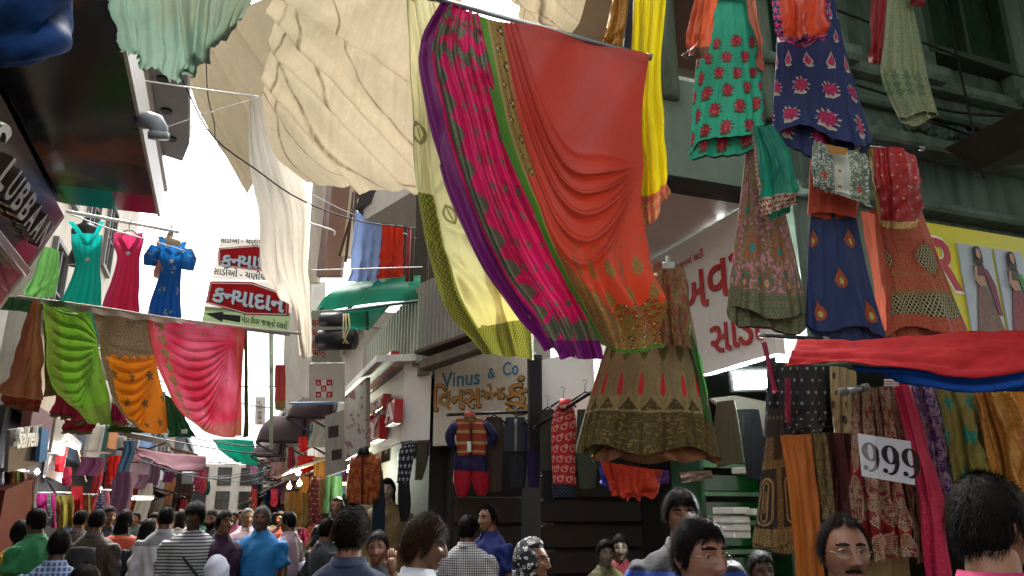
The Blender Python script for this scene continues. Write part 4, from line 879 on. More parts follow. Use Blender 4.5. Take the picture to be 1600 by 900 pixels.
beige = tarp_mat('beige_canvas', '#b5a78c', '#7d6848', .30, .55, .85, [(1.0, 1.0, .98, .014), (1.0, 1.0, .74, .016), (1.0, 1.0, 1.26, .010), (1.0, .02, .09, .012), (1.0, 1.0, .52, .008)]); beige2 = tarp_mat('pale_canvas', '#a1957c', '#75694f', .14, .45); ragg = tarp_mat('faded_green_canvas', '#7d9886', '#857650', .28, .8); whitec = tarp_mat('white_canvas', '#d6cfc0', '#a89470', .4, .4)
def ridges(lines, amp, width):
    """folds along straight lines in the sheet: (x0, y0, x1, y1)"""
    def f(px, py, u, v):
        s = 0
        for k, (x0, y0, x1, y1) in enumerate(lines):
            dx, dy = x1-x0, y1-y0; L = math.hypot(dx, dy); t = ((px-x0)*dx+(py-y0)*dy)/L/L; q = ((px-x0)*-dy+(py-y0)*dx)/L
            s = s + amp*np.exp(-(q/width)**2)*np.exp(-(np.maximum(0, np.abs(t-.5)-.5)*4)**2) - amp*.6*np.exp(-((q-width*1.6)/width)**2)*np.exp(-(np.maximum(0, np.abs(t-.5)-.5)*4)**2)
        return s
    return f
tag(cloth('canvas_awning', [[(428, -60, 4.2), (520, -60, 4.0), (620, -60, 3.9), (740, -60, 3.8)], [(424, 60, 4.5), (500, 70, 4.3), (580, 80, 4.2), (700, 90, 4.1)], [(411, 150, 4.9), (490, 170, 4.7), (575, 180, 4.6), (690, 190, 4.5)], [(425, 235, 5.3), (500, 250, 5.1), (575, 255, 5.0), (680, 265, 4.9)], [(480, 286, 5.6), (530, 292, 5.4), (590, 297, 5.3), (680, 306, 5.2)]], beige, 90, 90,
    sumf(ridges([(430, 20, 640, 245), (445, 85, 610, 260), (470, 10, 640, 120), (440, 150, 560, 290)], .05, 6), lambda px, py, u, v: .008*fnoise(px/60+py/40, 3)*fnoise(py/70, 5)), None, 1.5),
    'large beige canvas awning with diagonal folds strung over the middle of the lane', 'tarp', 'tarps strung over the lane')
tag(cloth('canvas_awning', [[(300, 40, 7.5), (360, 20, 7.2), (430, -10, 7.0)], [(296, 130, 7.8), (350, 110, 7.6), (432, 90, 7.4)], [(320, 200, 8.2), (365, 190, 8.0), (432, 170, 7.8)], [(388, 300, 8.8), (412, 240, 8.5), (432, 220, 8.2)]], beige2, 50, 50, ridges([(300, 100, 400, 290), (330, 60, 430, 240), (300, 130, 390, 300), (360, 20, 430, 120)], .08, 7), None, 3),
    'pale triangular canvas beyond the large beige awning', 'tarp', 'tarps strung over the lane')
tag(cloth('torn_tarp', [[(172, -30, 3.4), (230, -30, 3.3), (300, -30, 3.3), (360, -30, 3.3), (415, -30, 3.3)], [(170, 10, 3.5), (230, 20, 3.5), (300, 25, 3.5), (350, 15, 3.5), (390, 5, 3.5)], [(184, 48, 3.7), (235, 62, 3.7), (300, 70, 3.7), (340, 55, 3.7), (374, 32, 3.7)], [(190, 82, 3.85), (232, 102, 3.85), (290, 122, 3.9), (318, 84, 3.85), (352, 58, 3.8)]], ragg, 90, 50,
    sumf(pleats(9, .022, .6, 4), ridges([(215, -20, 225, 90), (325, -20, 310, 110), (280, -20, 300, 110)], .05, 6)), None, 10), 'torn faded green tarp hanging over the top left with a ragged edge', 'tarp', 'tarps strung over the lane')
bt = cloth('blue_tarp_bundle', [[(-40, -60, 2.6), (40, -60, 2.55), (95, -60, 2.6), (112, -50, 2.7)], [(-40, 0, 2.5), (40, 10, 2.4), (90, 15, 2.45), (113, 20, 2.6)], [(-40, 60, 2.5), (30, 70, 2.4), (85, 65, 2.45), (114, 40, 2.6)], [(-40, 106, 2.6), (20, 104, 2.55), (70, 92, 2.55), (112, 52, 2.62)]], plain('blue_tarpaulin', '#173a6e', .7, 0, .45, 5, .3, transl=.1, spec=.15), 50, 40, lambda px, py, u, v: (.03*np.sin((py+px*.25)/11)+.012*fnoise(px/30+py/20, 2))*np.clip((1-u)*5, 0, 1)*np.clip((1-v)*6, 0, 1), None, 0, .004)
tag(bt, 'blue tarpaulin bundled up in the top left corner', 'tarp')
tag(cloth('hanging_canvas', [[(388, 152, 7.2), (398, 150, 7.2), (425, 152, 7.2)], [(390, 250, 7.1), (415, 255, 7.1), (470, 270, 7.1)], [(404, 330, 7.1), (440, 330, 7.0), (481, 330, 7.1)], [(412, 430, 7.2), (445, 410, 7.0), (482, 420, 7.1)], [(462, 490, 7.3), (470, 485, 7.2), (486, 490, 7.2)], [(470, 555, 7.4), (476, 558, 7.3), (486, 558, 7.3)]], whitec, 50, 80, sumf(pleats(4, .028, .5, 6), ridges([(400, 160, 480, 540), (430, 300, 440, 450)], .03, 8)), None, 3), 'long white canvas strip hanging down the middle of the lane', 'tarp', 'tarps strung over the lane')
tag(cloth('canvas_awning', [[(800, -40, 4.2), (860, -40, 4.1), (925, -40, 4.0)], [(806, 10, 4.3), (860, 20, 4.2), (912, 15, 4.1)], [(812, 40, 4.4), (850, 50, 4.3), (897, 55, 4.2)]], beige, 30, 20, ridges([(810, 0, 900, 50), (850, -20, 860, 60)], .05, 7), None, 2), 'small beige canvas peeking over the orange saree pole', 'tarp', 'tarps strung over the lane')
tag(cloth('brown_sheet', [[(920, -40, 4.6), (960, -40, 4.5), (1000, -40, 4.4)], [(905, 30, 4.8), (940, 40, 4.7), (985, 30, 4.6)], [(893, 55, 4.9), (930, 68, 4.8), (975, 60, 4.7)]], plain('brown_board', '#7d6a56', .7, 0, .2), 16, 12, None, None, 0, .02), 'brown sheet under the canvas above the orange saree', 'sheet')
# unseen green net over the side street, widened and lowered to darken the right
net = tarp_mat('green_shade_net', '#1f6a4a', '#1c5a42', .12, .3)
tag(raw('shade_sheet', [(0.9, -2.2, 5.1), (9.5, -2.5, 4.9), (9.5, 3.45, 5.9), (2.0, 3.45, 5.9), (5, 0.8, 5.2)], [(0, 1, 4), (1, 2, 4), (2, 3, 4), (3, 0, 4)], net), 'unseen green sheet over the side street, widened to shade the hanging lehengas', 'tarp', 'tarps strung over the lane')

def wire(pts, r, label, mat=None, n=24):
    P = crom(np.array([D(*p) for p in pts]), np.linspace(0, 1, n)); o = MB().tube(P, r, 6).build('cable' if r < .012 else 'rail', mat or black_p, None, True); return tag(o, label, 'cable' if r < .012 else 'rail')
wire([(285, 125, 6.5), (330, 210, 6.6), (400, 265, 6.8), (470, 312, 7.0), (560, 345, 7.4), (650, 357, 7.8)], .007, 'black cable sagging from the torn green tarp to the grey canopy slab')
wire([(322, 95, 6.5), (325, 150, 6.5), (335, 195, 6.6), (335, 235, 6.7)], .005, 'thin black cable against the pale canvas')
wire([(223, 126, 5.8), (320, 140, 6.1), (405, 151, 6.4)], .006, 'white rope from the balcony soffit to the hanging canvas', white_p)
wire([(250, 202, 6.2), (330, 175, 6.3), (405, 152, 6.4)], .004, 'thin white string from the pipe elbow to the hanging canvas', white_p)
wire([(487, 422, 8.5), (560, 420, 8.2), (660, 417, 7.8)], .006, 'white clothes line across the front of the upper storey', white_p)
wire([(480, 300, 9), (540, 330, 9), (600, 352, 9), (650, 372, 8.6)], .005, 'thin grey line sloping past the brown wall', steel)
wire([(300, 500, 9), (390, 515, 9), (470, 520, 9)], .004, 'thin white line behind the direction board', white_p)
wire([(482, 348, 9), (505, 355, 9), (522, 361, 9), (522, 368, 9)], .012, 'short white pipe hook beside the hanging canvas', white_p)

# ================================================================== EMBROIDERED FABRICS
def vines(u, v, k, w=.035, det=2): return fabs(noise(comb(u*k, v*k*1.3), 1.0, det) - .5) < w
GOLD, GOLD2, SILV = lin('#b08a45'), lin('#8d7a45'), lin('#a7a58c')
def f_pink(u, v):
    P = comb(u*3.0, v*8.0); n = noise(P, 3, 2)
    base = mix(lin('#c20f55'), lin('#e0226e'), n); base = mix(base, lin('#a30d3c'), band(noise(P, 1.2, 2), .55, 1.0)*.6)
    emb = mix(lin('#8f9478'), lin('#5f6650'), noise(comb(u*60.0, v*160.0), 3, 2))
    sc = mn(fabs(sin(v*44.0))*.11 + .27, 1.0); scal = band(u, .22, sc + noise(comb(u, v), 60, 2)*.06 - .03)
    topb = mor(band(v + fabs(sin(u*16.0))*.03, .83, .87), band(v, .90, .965)*(noise(comb(u*5.0, v*10.0), 4, 2) > .5))
    x, y = cells(u, v, 6.5, 17); fl = flower(x*1.0, y*1.0, .16, 6, .35)*(u > .42)*(v < .82)
    x, y = cells(u, v, 4, 16, 0); dm = diamond(x, y, .30, .42)*band(v, .87, .92)
    low = band(v + fabs(sin(u*15.0))*.035, .10, .17)*(u > .2)
    g = mor(scal, topb, fl, dm, low)
    col = mix(base, emb, g); col = mix(col, lin('#6e1466'), mor(u < .17, v < .07)); return col, g*inv(u < .17)
def f_orange(u, v):
    base = mix(lin('#aa3220'), lin('#962a22'), noise(comb(u*2.0, v*3.0), 2, 2)); base = mix(base, lin('#cc4218'), ramp(v, .75, .2)*.7)
    x, y = cells(u, v, 14, 34, .5); zig = flower(x, y, .42, 5, .4)
    edge = band(u, .0, .10); mb = band(u, .10, .175)*(v > .60)
    tri = (u < (.78 - v*1.75))*(u > .10)                     # heavy corner at the lower left
    low = v < (fabs(sin(u*26.0))*.03 + .19)
    x2, y2 = cells(u, v, 7, 10, .5); but = drop(x2, y2, .26, .40)*(v < .42)*(u > .28)*inv(tri)
    g = mor(mb, tri*zig, tri*(v < .3)*(noise(comb(u*20.0, v*40.0), 3, 2) > .45), low*zig, but)
    heavy = mor(mb, tri*.6, low)
    col = mix(base, lin('#742c16'), heavy*.85); col = mix(col, lin('#94783a'), g*.9)
    # mirrors
    xm, ym = cells(u, v, 13, 22, .5); r = hyp(xm, ym); mir = (fabs(fabs(xm)-fabs(ym)) > .10)*(r < .26)*(r > .06)
    mm = mir*mor(band(u, .115, .165)*(v > .60), low*band(v, .03, .08), tri*(v < .2)*(u < .28))
    col = mix(col, lin('#161410'), mm); col = mix(col, lin('#e6e2c8'), (r < .05)*mor(low, mb, tri*(v < .25)))
    grn = mix(lin('#4f8a1e'), lin('#3c6a18'), noise(comb(u*40, v*8.0), 3, 2)); col = mix(col, mix(grn, GOLD2, band(u, .08, .098)), mor(edge, v < .018)); return col, mor(g, 0.0)*inv(edge)
def f_yellow_sheer(u, v):
    base = mix(lin('#bdb68a'), lin('#cfc890'), ramp(v, .9, .3)); base = mix(base, lin('#d2b83c'), ramp(v, .35, .0)*.7)
    x, y = cells(u, v, 1.6, 5.5, .45); r = leaf(x*.9 + y*.4, y - x*.3, .14, .17); ring = r*inv(leaf(x*.9 + y*.4, y-x*.3, .09, .12)); line = leaf(x*.9+y*.4, y-x*.3, .02, .15)
    mot = mor(ring, line)
    b = mor((u < .2)*(v < .50), v < .11); a1 = frac(u*26 + v*60); a2 = frac(u*26 - v*60); lat = mor(a1 < .25, a2 < .25)
    col = mix(base, lin('#5c5a22'), mot*.8); col = mix(col, mix(lin('#8a8434'), lin('#4c5a1e'), lat), b); return col, b*lat
def f_lehenga_beige(u, v):
    base = mix(lin('#8b8060'), lin('#776c4c'), noise(comb(u*4.0, v*4.0), 4, 3))
    x, y = cells(u, v, 8, 1, 0); yy = v
    def row(c, h, w, f=leaf): return f(x, yy-c, w, h)
    gl = mor(row(.60, .085, .30), row(.70, .03, .12, drop)); gl2 = row(.60, .06, .18)
    ov = row(.385, .125, .40)*inv(row(.385, .095, .30)); red = mor(disc(x*1.0, (yy-.36)*4.0, .13), disc(x, (yy-.395)*4.0, .12), disc(x, (yy-.43)*4.0, .08))*.999
    low = v < (.24 + fabs(x)*.16)
    chev = vines(u, v, 26, .10)
    g = mor(gl, ov, low*mor(chev, .6))
    col = mix(base, lin('#6f6a2c'), gl); col = mix(col, lin('#4f4c22'), gl2*.6); col = mix(col, lin('#9a8c50'), ov); col = mix(col, mix(lin('#75652c'), lin('#544a20'), chev), low); col = mix(col, lin('#bcae84'), band(v, .235+0, .25)*.5)
    col = mix(col, lin('#b81c22'), red); sp = voro(comb(u*60.0, v*60.0), 1.0) < .12; col = mix(col, lin('#e0d090'), sp*g*.7); return col, mn(g, 1.0)*inv(red)
def f_border(base, bord, w=.12, gold='#a08040', dots=None, edge=None, dense=30):
    """plain body with a patterned hem; optional butta dots and a patterned side edge"""
    def f(u, v):
        b = mix(lin(base), tuple(q*.8 for q in lin(base)), noise(comb(u*3.0, v*3.0), 2, 2)); g = None
        hem = v < w; x, y = cells(u, v, dense, dense*1.4, .5); zig = flower(x, y, .36, 5, .4)
        col = mix(b, mix(lin(bord), lin(gold), zig), hem); g = hem*zig
        if edge: e = u < edge; col = mix(col, mix(lin(bord), lin(gold), zig), e); g = mor(g, e*zig)
        if dots: n, r = dots; x, y = cells(u, v, n, n*1.2, .5); d = flower(x, y, r, 5, .35)*inv(hem); col = mix(col, lin(gold), d); g = mor(g, d)
        return col, g
    return f
def f_motif(base, rows, hem=None, vine=None):
    """rows: list of (kind, nu, vc, h, w, colours) placed on bands of the skirt"""
    def f(u, v):
        jn = (noise(comb(u*46.0, v*60.0), 1.0, 2) - .5); jl = noise(comb(u*3.0, v*4.0), 1.0, 1) - .5; u = u + jn*.016 + jl*.10; v = v - jn*.012 + (noise(comb(v*3.0, u*4.0), 1.0, 1) - .5)*.07
        col = mix(lin(base), tuple(q*.78 for q in lin(base)), noise(comb(u*5.0, v*4.0), 3, 3)); g = None
        if vine: vm = vines(u, v, vine[1], vine[2])*ramp(v, vine[3], vine[3]-.15); col = mix(col, lin(vine[0]), vm*.85); g = vm*.8
        for (kind, nu, vc, h, w, ph, c1, c2, c3) in rows:
            x = frac(u*nu + ph) - .5; y = v - vc; xs = x/w; ys = y/h; r = hyp(xs, ys)
            if kind == 'flower':
                out = r < (sin(ang(ys, xs)*13.0)*.14 + .95); inn = r < (sin(ang(ys, xs)*8.0)*.10+.74); cen = (voro(comb(u*70.0, v*70.0), 1.0) < .35)*inn
                lf = leaf(xs*1.0, ys+.85, .8, .25)
                col = mix(col, lin(c3), lf); col = mix(col, lin(c3), out*band(frac(ang(ys, xs)*1.6), 0, .5)); col = mix(col, lin(c1), inn); col = mix(col, lin(c2), cen)
            elif kind == 'pine':
                out = drop(xs, ys, 1.0, 1.0); inn = drop(xs, ys+.05, .72, .8); lf = leaf(xs, ys+.95, .8, .2); col = mix(col, lin(c3), mor(lf, out)); col = mix(col, lin(c1), inn); col = mix(col, lin(c2), inn*(voro(comb(u*80.0, v*80.0), 1.0) < .3))
            elif kind == 'paisley':
                out = drop(xs + ys*ys*.3, ys, 1.0, 1.0); ringm = hyp(xs, ys+.35) < .45; c = hyp(xs, ys+.35) < .28; col = mix(col, mix(lin(c1), lin(c2), voro(comb(u*60.0, v*70.0), 1.0) < .4), out); col = mix(col, lin(c2), ringm*(frac(ang(ys+.35, xs)*1.9) < .6)); col = mix(col, lin(c3), c)
            g0 = r < .95; g = g0*.5 if g is None else mor(g, g0*.5)
        if hem:
            w_, c_, c2 = hem; x, y = cells(u, v, 40, 50, .5); z = flower(x, y, .36, 5, .4); hm = v < w_; col = mix(col, mix(lin(c_), lin(c2), z), hm); g = hm*z if g is None else mor(g, hm*z)
        return col, g
    return f
def f_brocade(base, gold, n=9, ratio=1.6, dens=1.0, extra=None):
    def f(u, v):
        b = mix(lin(base), tuple(q*.75 for q in lin(base)), noise(comb(u*4.0, v*4.0), 3, 2)); x, y = cells(u, v, n, n*ratio, .5)
        r = hyp(x, y); a = ang(y, x); g = mor(r < (sin(a*6.0)*.10 + .18), band(r, .30 + .0, .36)*(sin(a*8.0) > -.4), voro(comb(u*n*4.0, v*n*ratio*4.0), 1.0) < (.16*dens), vines(u, v, n*2.2, .045*dens))
        col = mix(b, lin(gold), g*.85)
        if extra:
            for (lo, hi, c_) in extra: m_ = band(v, lo, hi); x2, y2 = cells(u, v, n*.5, n*1.2, 0); col = mix(col, mix(lin(c_), lin(gold), mor(leaf(x2, y2, .3, .42)*(frac(y2*14+fabs(x2)*8.0) < .5), band(leaf(x2, y2, .36, .48), .5, 2)*inv(leaf(x2, y2, .3, .42)))), m_)
        return col, g
    return f
def f_dots(base, c, n=9, ratio=1.5, r=.13, k=.4, hem=None):
    def f(u, v):
        x, y = cells(u, v, n, n*ratio, .5); d = flower(x, y, r, 5, k); col = mix(mix(lin(base), tuple(q*.7 for q in lin(base)), noise(comb(u*3.0, v*3.0), 2, 2)), lin(c), d)
        if hem: col = mix(col, mix(lin(hem[1]), lin(hem[2]), frac(u*30.0) < .5), v < hem[0])
        return col
    return f

def sst0(x): x = np.clip(x, 0, 1); return x*x*(3-2*x)
def ufolds(gx, gy, lx, c, wl, amp, smax, seed=1, top=-8):
    """U shaped folds: out of the gather (gx, gy), sagging, then up along the left edge lx"""
    def f(px, py, u, v):
        edge = sst0((u-.05)/.4)
        t = np.clip((gx-px)/(gx-lx), 0, 1.6); H = np.clip(np.sin(np.pi*np.minimum(t, .5)), .05, 1)
        s = (py-gy+c*np.maximum(0, t-.5)**2)/H
        env = 1/(1+np.exp(-(s-top)/7))*1/(1+np.exp((s-smax)/14))*np.clip(t*6, 0, 1)
        q = s/wl*2*np.pi+.8*fnoise(s/60, seed)+.35*fnoise(px/70, seed+1)
        ridge = np.maximum(0, np.sin(q))**1.5*1.6-.5
        return edge*amp*np.clip(H+.2, .3, 1)*env*ridge + amp*.12*fnoise(px/25+py/40, seed+4)
    return f
# ================================================================== BIG SAREES IN THE MIDDLE
def pole(a, b, r, label, mat=None):
    o = thing('hanging_pole', (np.array(a)+np.array(b))/2, label, 'pole'); MB().tube([a, b], r, 10).build('rod', mat or steel, o, True)
    for e in (a, b): d_ = unit(np.array(b)-a); MB().tube([e-d_*.012, e+d_*.012], r*1.25, 10).build('end_cap', plain('dull_cap', '#6b6f6a', .5), o, True)
    return o
pole(D(672, -4, 2.97), D(1014, 89, 2.97), .011, 'thin steel pole carrying the orange and pink sarees')
G = [[(636, -12, 3.08), (665, -10, 3.05), (705, -4, 3.05)], [(643, 130, 3.08), (690, 140, 3.05), (745, 150, 3.05)], [(650, 300, 3.08), (715, 310, 3.05), (790, 310, 3.05)], [(690, 465, 3.06), (755, 440, 3.05), (830, 420, 3.05)], [(755, 553, 3.05), (795, 556, 3.05), (834, 562, 3.05)]]
tag(cloth('saree', G, fabric('pale_yellow_sheer', f_yellow_sheer, .6, .3, .55), 90, 120, sumf(pleats(2.5, .045, .5, 11), swags(650, 330, 9, .03, 4, .5, 260))), 'sheer pale yellow saree with a lattice border hanging left of the pink saree', 'saree', 'sarees hung over the lane')
G = [[(690, 2, 2.97), (716, 10, 2.97), (748, 24, 2.97)], [(657, 70, 2.99), (705, 80, 2.96), (765, 95, 2.95)], [(665, 160, 2.98), (730, 170, 2.94), (790, 180, 2.94)], [(700, 290, 2.98), (765, 290, 2.92), (832, 300, 2.93)], [(753, 410, 2.97), (820, 412, 2.91), (882, 410, 2.93)], [(808, 492, 2.96), (868, 492, 2.9), (922, 490, 2.93)], [(850, 548, 2.95), (898, 560, 2.9), (940, 561, 2.94)]]
tag(cloth('saree', G, fabric('pink_embroidered', f_pink, .45, .2, .08), 110, 170, sumf(pleats(4.2, .032, .35, 21), swags(690, 20, 8, .02, 3, .4, 400))), 'hot pink silk saree with purple border and grey green embroidery', 'saree', 'sarees hung over the lane')
G = [[(738, 20, 2.95), (830, 41, 2.95), (930, 66, 2.95), (1013, 88, 2.95)], [(762, 130, 2.93), (840, 150, 2.9), (925, 165, 2.9), (1002, 175, 2.93)], [(790, 230, 2.92), (860, 250, 2.87), (940, 262, 2.87), (1006, 258, 2.93)], [(824, 310, 2.9), (880, 340, 2.84), (950, 345, 2.85), (1004, 325, 2.93)], [(862, 398, 2.88), (912, 424, 2.82), (968, 424, 2.84), (1016, 415, 2.92)], [(905, 478, 2.87), (946, 498, 2.8), (992, 492, 2.83), (1030, 485, 2.9)], [(940, 538, 2.86), (972, 552, 2.8), (1005, 549, 2.83), (1036, 543, 2.9)]]
def lowpl(px, py, u, v): return .05*np.clip((v-.52)/.3, 0, 1)*np.sin((px-py*.12)/8.0+1.2*fnoise(py/90, 4))*np.clip((u-.25)/.3, 0, 1)
tag(cloth('saree', G, fabric('orange_mirrorwork', f_orange, .55, .35, .12), 150, 190, sumf(ufolds(1004, 258, 826, 560, 37, .021, 170, 5), lowpl, lambda px, py, u, v: .02*np.sin(px/26+py/90)*np.clip(1.2-v*2, 0, 1))), 'large plain orange red saree with green edge and mirror work border', 'saree', 'sarees hung over the lane')
tag(cloth('dupatta', [[(990, -15, 3.5), (1015, -15, 3.5), (1042, -15, 3.5)], [(986, 120, 3.5), (1008, 120, 3.46), (1034, 120, 3.5)], [(992, 240, 3.5), (1012, 240, 3.46), (1040, 250, 3.5)], [(1004, 348, 3.5), (1016, 352, 3.47), (1046, 300, 3.5)]], fabric('yellow_dupatta', f_border('#d8c60e', '#b05048', .14, '#c8a05c', None, None, 12), .5, .3, .3), 50, 90, pleats(3.5, .03, .6, 31)), 'bright yellow dupatta hanging behind the orange saree', 'dupatta')
tag(cloth('dupatta', [[(962, -15, 4.0), (972, -15, 4.0), (985, -15, 4.0)], [(945, 40, 4.0), (965, 40, 3.97), (977, 40, 4.0)], [(938, 72, 4.0), (955, 78, 3.97), (974, 76, 4.0)]], fabric('gold_brocade_dup', f_brocade('#a8661c', '#c99a3c', 6), .5), 30, 30, pleats(2, .03, .6, 3)), 'gold brocade cloth left of the yellow dupatta at the top', 'dupatta')
tag(cloth('dupatta', [[(985, -15, 4.05), (990, -15, 4.05)], [(974, 78, 4.05), (988, 80, 4.05)]], solid('navy_strip', '#1c2038'), 8, 16), 'narrow navy cloth beside the gold brocade at the top', 'dupatta')

lz = thing('lehenga', D(1020, 735, 3.35), 'beige net lehenga skirt with gold leaf pattern and red flower motifs', 'lehenga')
skirt('skirt', [(985, 425, 1064, 428), (962, 500, 1082, 500), (938, 570, 1096, 575), (918, 640, 1110, 645), (903, 702, 1122, 708)], fabric('beige_net_lehenga', f_lehenga_beige, .55, .2), (3.35, 3.3), lz, 110, 70, .22, 9, .10, 5, .5)
skirt('under_skirt', [(950, 690, 1085, 690), (932, 704, 1108, 706), (924, 716, 1124, 718)], fabric('red_gold_hem', f_border('#6a2418', '#5e1c16', .85, '#94702e', None, None, 30), .5), (3.36, 3.34), lz, 90, 10, .28, 9, .08, 6, .5)
cloth('green_panel', [[(1060, 470, 3.28), (1070, 475, 3.3)], [(1082, 560, 3.28), (1094, 560, 3.3)], [(1106, 660, 3.28), (1114, 660, 3.3)]], solid('leaf_green_net', '#3f7a3a', .6, .2, .3), 12, 40, pleats(1, .02), lz)
cloth('waist_panel', [[(1022, 408, 3.24), (1045, 412, 3.22), (1068, 420, 3.24)], [(1020, 450, 3.22), (1045, 452, 3.2), (1074, 455, 3.22)], [(1036, 540, 3.2), (1055, 540, 3.18), (1080, 545, 3.2)]], fabric('beige_waist_panel', f_brocade('#7a3a2c', '#8f8350', 3, 2.5), .5), 30, 50, pleats(1.5, .02), lz)
MB().box(D(1045, 415, 3.17), (.05, .02, .03), RGT, FWD, UPV, .004).box(D(1043, 409, 3.17), (.012, .012, .05), RGT, FWD, UPV).build('clip', steel, lz)
tag(cloth('folded_cloth', [[(937, 720, 3.6), (985, 728, 3.58), (1035, 735, 3.6)], [(950, 760, 3.6), (990, 768, 3.56), (1032, 765, 3.6)], [(962, 772, 3.6), (992, 779, 3.57), (1028, 774, 3.6)]], fabric('redorange_cloth', f_dots('#c03214', '#d86a3c', 4, 1, .05), .6), 30, 20, pleats(4, .03, .6, 5)), 'folded orange red cloth hanging under the beige lehenga', 'cloth')
tag(cloth('folded_cloth', [[(936, 722, 3.65), (958, 726, 3.65), (975, 726, 3.65)], [(938, 752, 3.65), (955, 768, 3.63), (975, 774, 3.65)]], solid('cobalt_cloth', '#1c2f9a'), 16, 20, pleats(2, .02)), 'cobalt blue cloth behind the folded orange red cloth', 'cloth')
tag(cloth('folded_cloth', [[(1022, 735, 3.62), (1046, 735, 3.62)], [(1026, 755, 3.62), (1045, 757, 3.62)]], solid('violet_cloth', '#5a3a8a'), 10, 10, pleats(1, .02)), 'small violet cloth right of the folded orange red cloth', 'cloth')
tag(cloth('folded_cloth', [[(1062, 738, 3.7), (1112, 735, 3.7)], [(1066, 755, 3.68), (1114, 748, 3.7)]], solid('taupe_cloth', '#8a7668'), 14, 10, pleats(1, .02)), 'taupe cloth hem under the right side of the beige lehenga', 'cloth')

# ================================================================== LEHENGAS ON THE RIGHT
def dup(name, grid, mat, label, pl=(3, .03), nu=40, nv=50, parent=None):
    o = cloth(name, grid, mat, nu, nv, pleats(pl[0], pl[1], .5, int(grid[0][0][0]) % 50), parent); 
    return tag(o, label, 'dupatta') if parent is None else o
def leh(label, outline, mat, d, parts=(), lining=None, waves=6, flat=.2, wamp=.12, seed=1, hem=.9, lc='#2a1212'):
    c = outline[-1]; t = thing('lehenga', D((c[0]+c[2])/2, max(c[1], c[3]), d), label, 'lehenga', 'lehengas hung at the corner shop')
    skirt('skirt', outline, mat, d, t, 96, 56, flat, waves, wamp, seed, hem, .055, .36)
    o2 = [((2*a+0*c_), b, c_, e) if False else (a+(c_-a)*.02, b+1, c_-(c_-a)*.02, e+1) for (a, b, c_, e) in outline[-2:]]
    skirt('lining', o2, solid('lining'+lc, lc), d+.015, t, 96, 12, flat*.93, waves, wamp, seed, hem, .05, .42)
    return t
aq = fabric('aqua_red_flowers', f_motif('#25b893', [('flower', 5, vc, .044, .32, ph, '#a81c38', '#d06a6a', '#3f5a2c') for vc, ph in ((.06, .1), (.17, .62), (.28, .13), (.39, .6), (.50, .15), (.61, .65))]), .55)
t = leh('aqua green lehenga with red flower clusters hanging highest beside the box sign', [(1105, -10, 1165, -10), (1092, 60, 1182, 55), (1084, 140, 1190, 125), (1076, 236, 1196, 200)], aq, 3.25, waves=6, seed=3)
cor = fabric('coral_chiffon', f_border('#d8653c', '#3f5a34', .2, '#b04050', None, None, 14), .5, .3, .25)
cloth('dupatta', [[(1085, -10, 3.1), (1105, -10, 3.08), (1128, -10, 3.1)], [(1074, 50, 3.1), (1095, 50, 3.06), (1118, 30, 3.1)], [(1068, 90, 3.1), (1085, 92, 3.06), (1104, 92, 3.1)]], cor, 36, 36, pleats(3, .03, .6, 7), t)
cloth('dupatta', [[(1164, -10, 3.2), (1180, -10, 3.22)], [(1180, 60, 3.2), (1190, 60, 3.22)], [(1188, 110, 3.22), (1191, 112, 3.24)]], solid('salmon_strip', '#c8785c', .6, .2, .2), 10, 30, pleats(1, .02), t)
nv = fabric('navy_pink_flowers', f_motif('#12265f', [('flower', 4.0, .34, .065, .27, .15, '#a01650', '#d83c80', '#b0ae9a'), ('flower', 3.6, .12, .07, .30, .6, '#a01650', '#d83c80', '#b0ae9a'), ('pine', 5, .56, .06, .24, .3, '#b01c5c', '#e04c8a', '#b9b8a4'), ('pine', 5, .72, .035, .2, .7, '#b01c5c', '#e04c8a', '#b9b8a4'), ('pine', 6, .84, .03, .18, .2, '#b01c5c', '#e04c8a', '#b9b8a4')]), .6)
t = leh('navy lehenga with pink flower motifs and an orange scarf over its waist', [(1217, -20, 1300, -20), (1214, 70, 1320, 75), (1211, 140, 1340, 150), (1207, 204, 1362, 230)], nv, 3.2, seed=5)
orb = fabric('orange_scarf', lambda u, v: (lambda b, x, y: (mix(mix(lin('#c8441c'), lin('#a83416'), noise(comb(u*4.0, v*3.0), 2, 2)), mix(lin('#18203e'), lin('#c03a72'), flower(x, y, .34, 5, .4)), b)))(mor(u < .14, u > .86, v < .22), *cells(u, v, 10, 9, .5)), .5, .3, .15)
cloth('scarf', [[(1204, -10, 3.0), (1250, -10, 2.98), (1300, -10, 3.0)], [(1210, 40, 2.98), (1255, 40, 2.94), (1300, 35, 2.98)], [(1218, 66, 2.98), (1258, 72, 2.93), (1292, 60, 2.98)]], orb, 50, 40, pleats(2.5, .035, .6, 9), t)
pg = fabric('pale_green_sequin', f_brocade('#6f8a66', '#a8aa80', 12, 2.4, 1.4, [(.18, .40, '#5f7a58')]), .5)
t = leh('small pale green sequinned lehenga near the stone window at top right', [(1388, -20, 1420, -20), (1381, 60, 1438, 60), (1377, 122, 1452, 130), (1404, 184, 1466, 178)], pg, 3.4, seed=8, wamp=.16, lc='#4a1a1c')
cloth('scarf', [[(1362, -10, 3.42), (1388, -10, 3.42)], [(1360, 60, 3.42), (1380, 60, 3.42)], [(1358, 98, 3.42), (1378, 102, 3.42)]], solid('red_chiffon', '#8e1c22', .5, .3, .3), 16, 30, pleats(1.5, .02), t)
cloth('scarf', [[(1418, -10, 3.36), (1446, -10, 3.36)], [(1424, 10, 3.36), (1444, 8, 3.36)]], solid('red_chiffon', '#8e1c22'), 12, 10, pleats(1, .02), t)
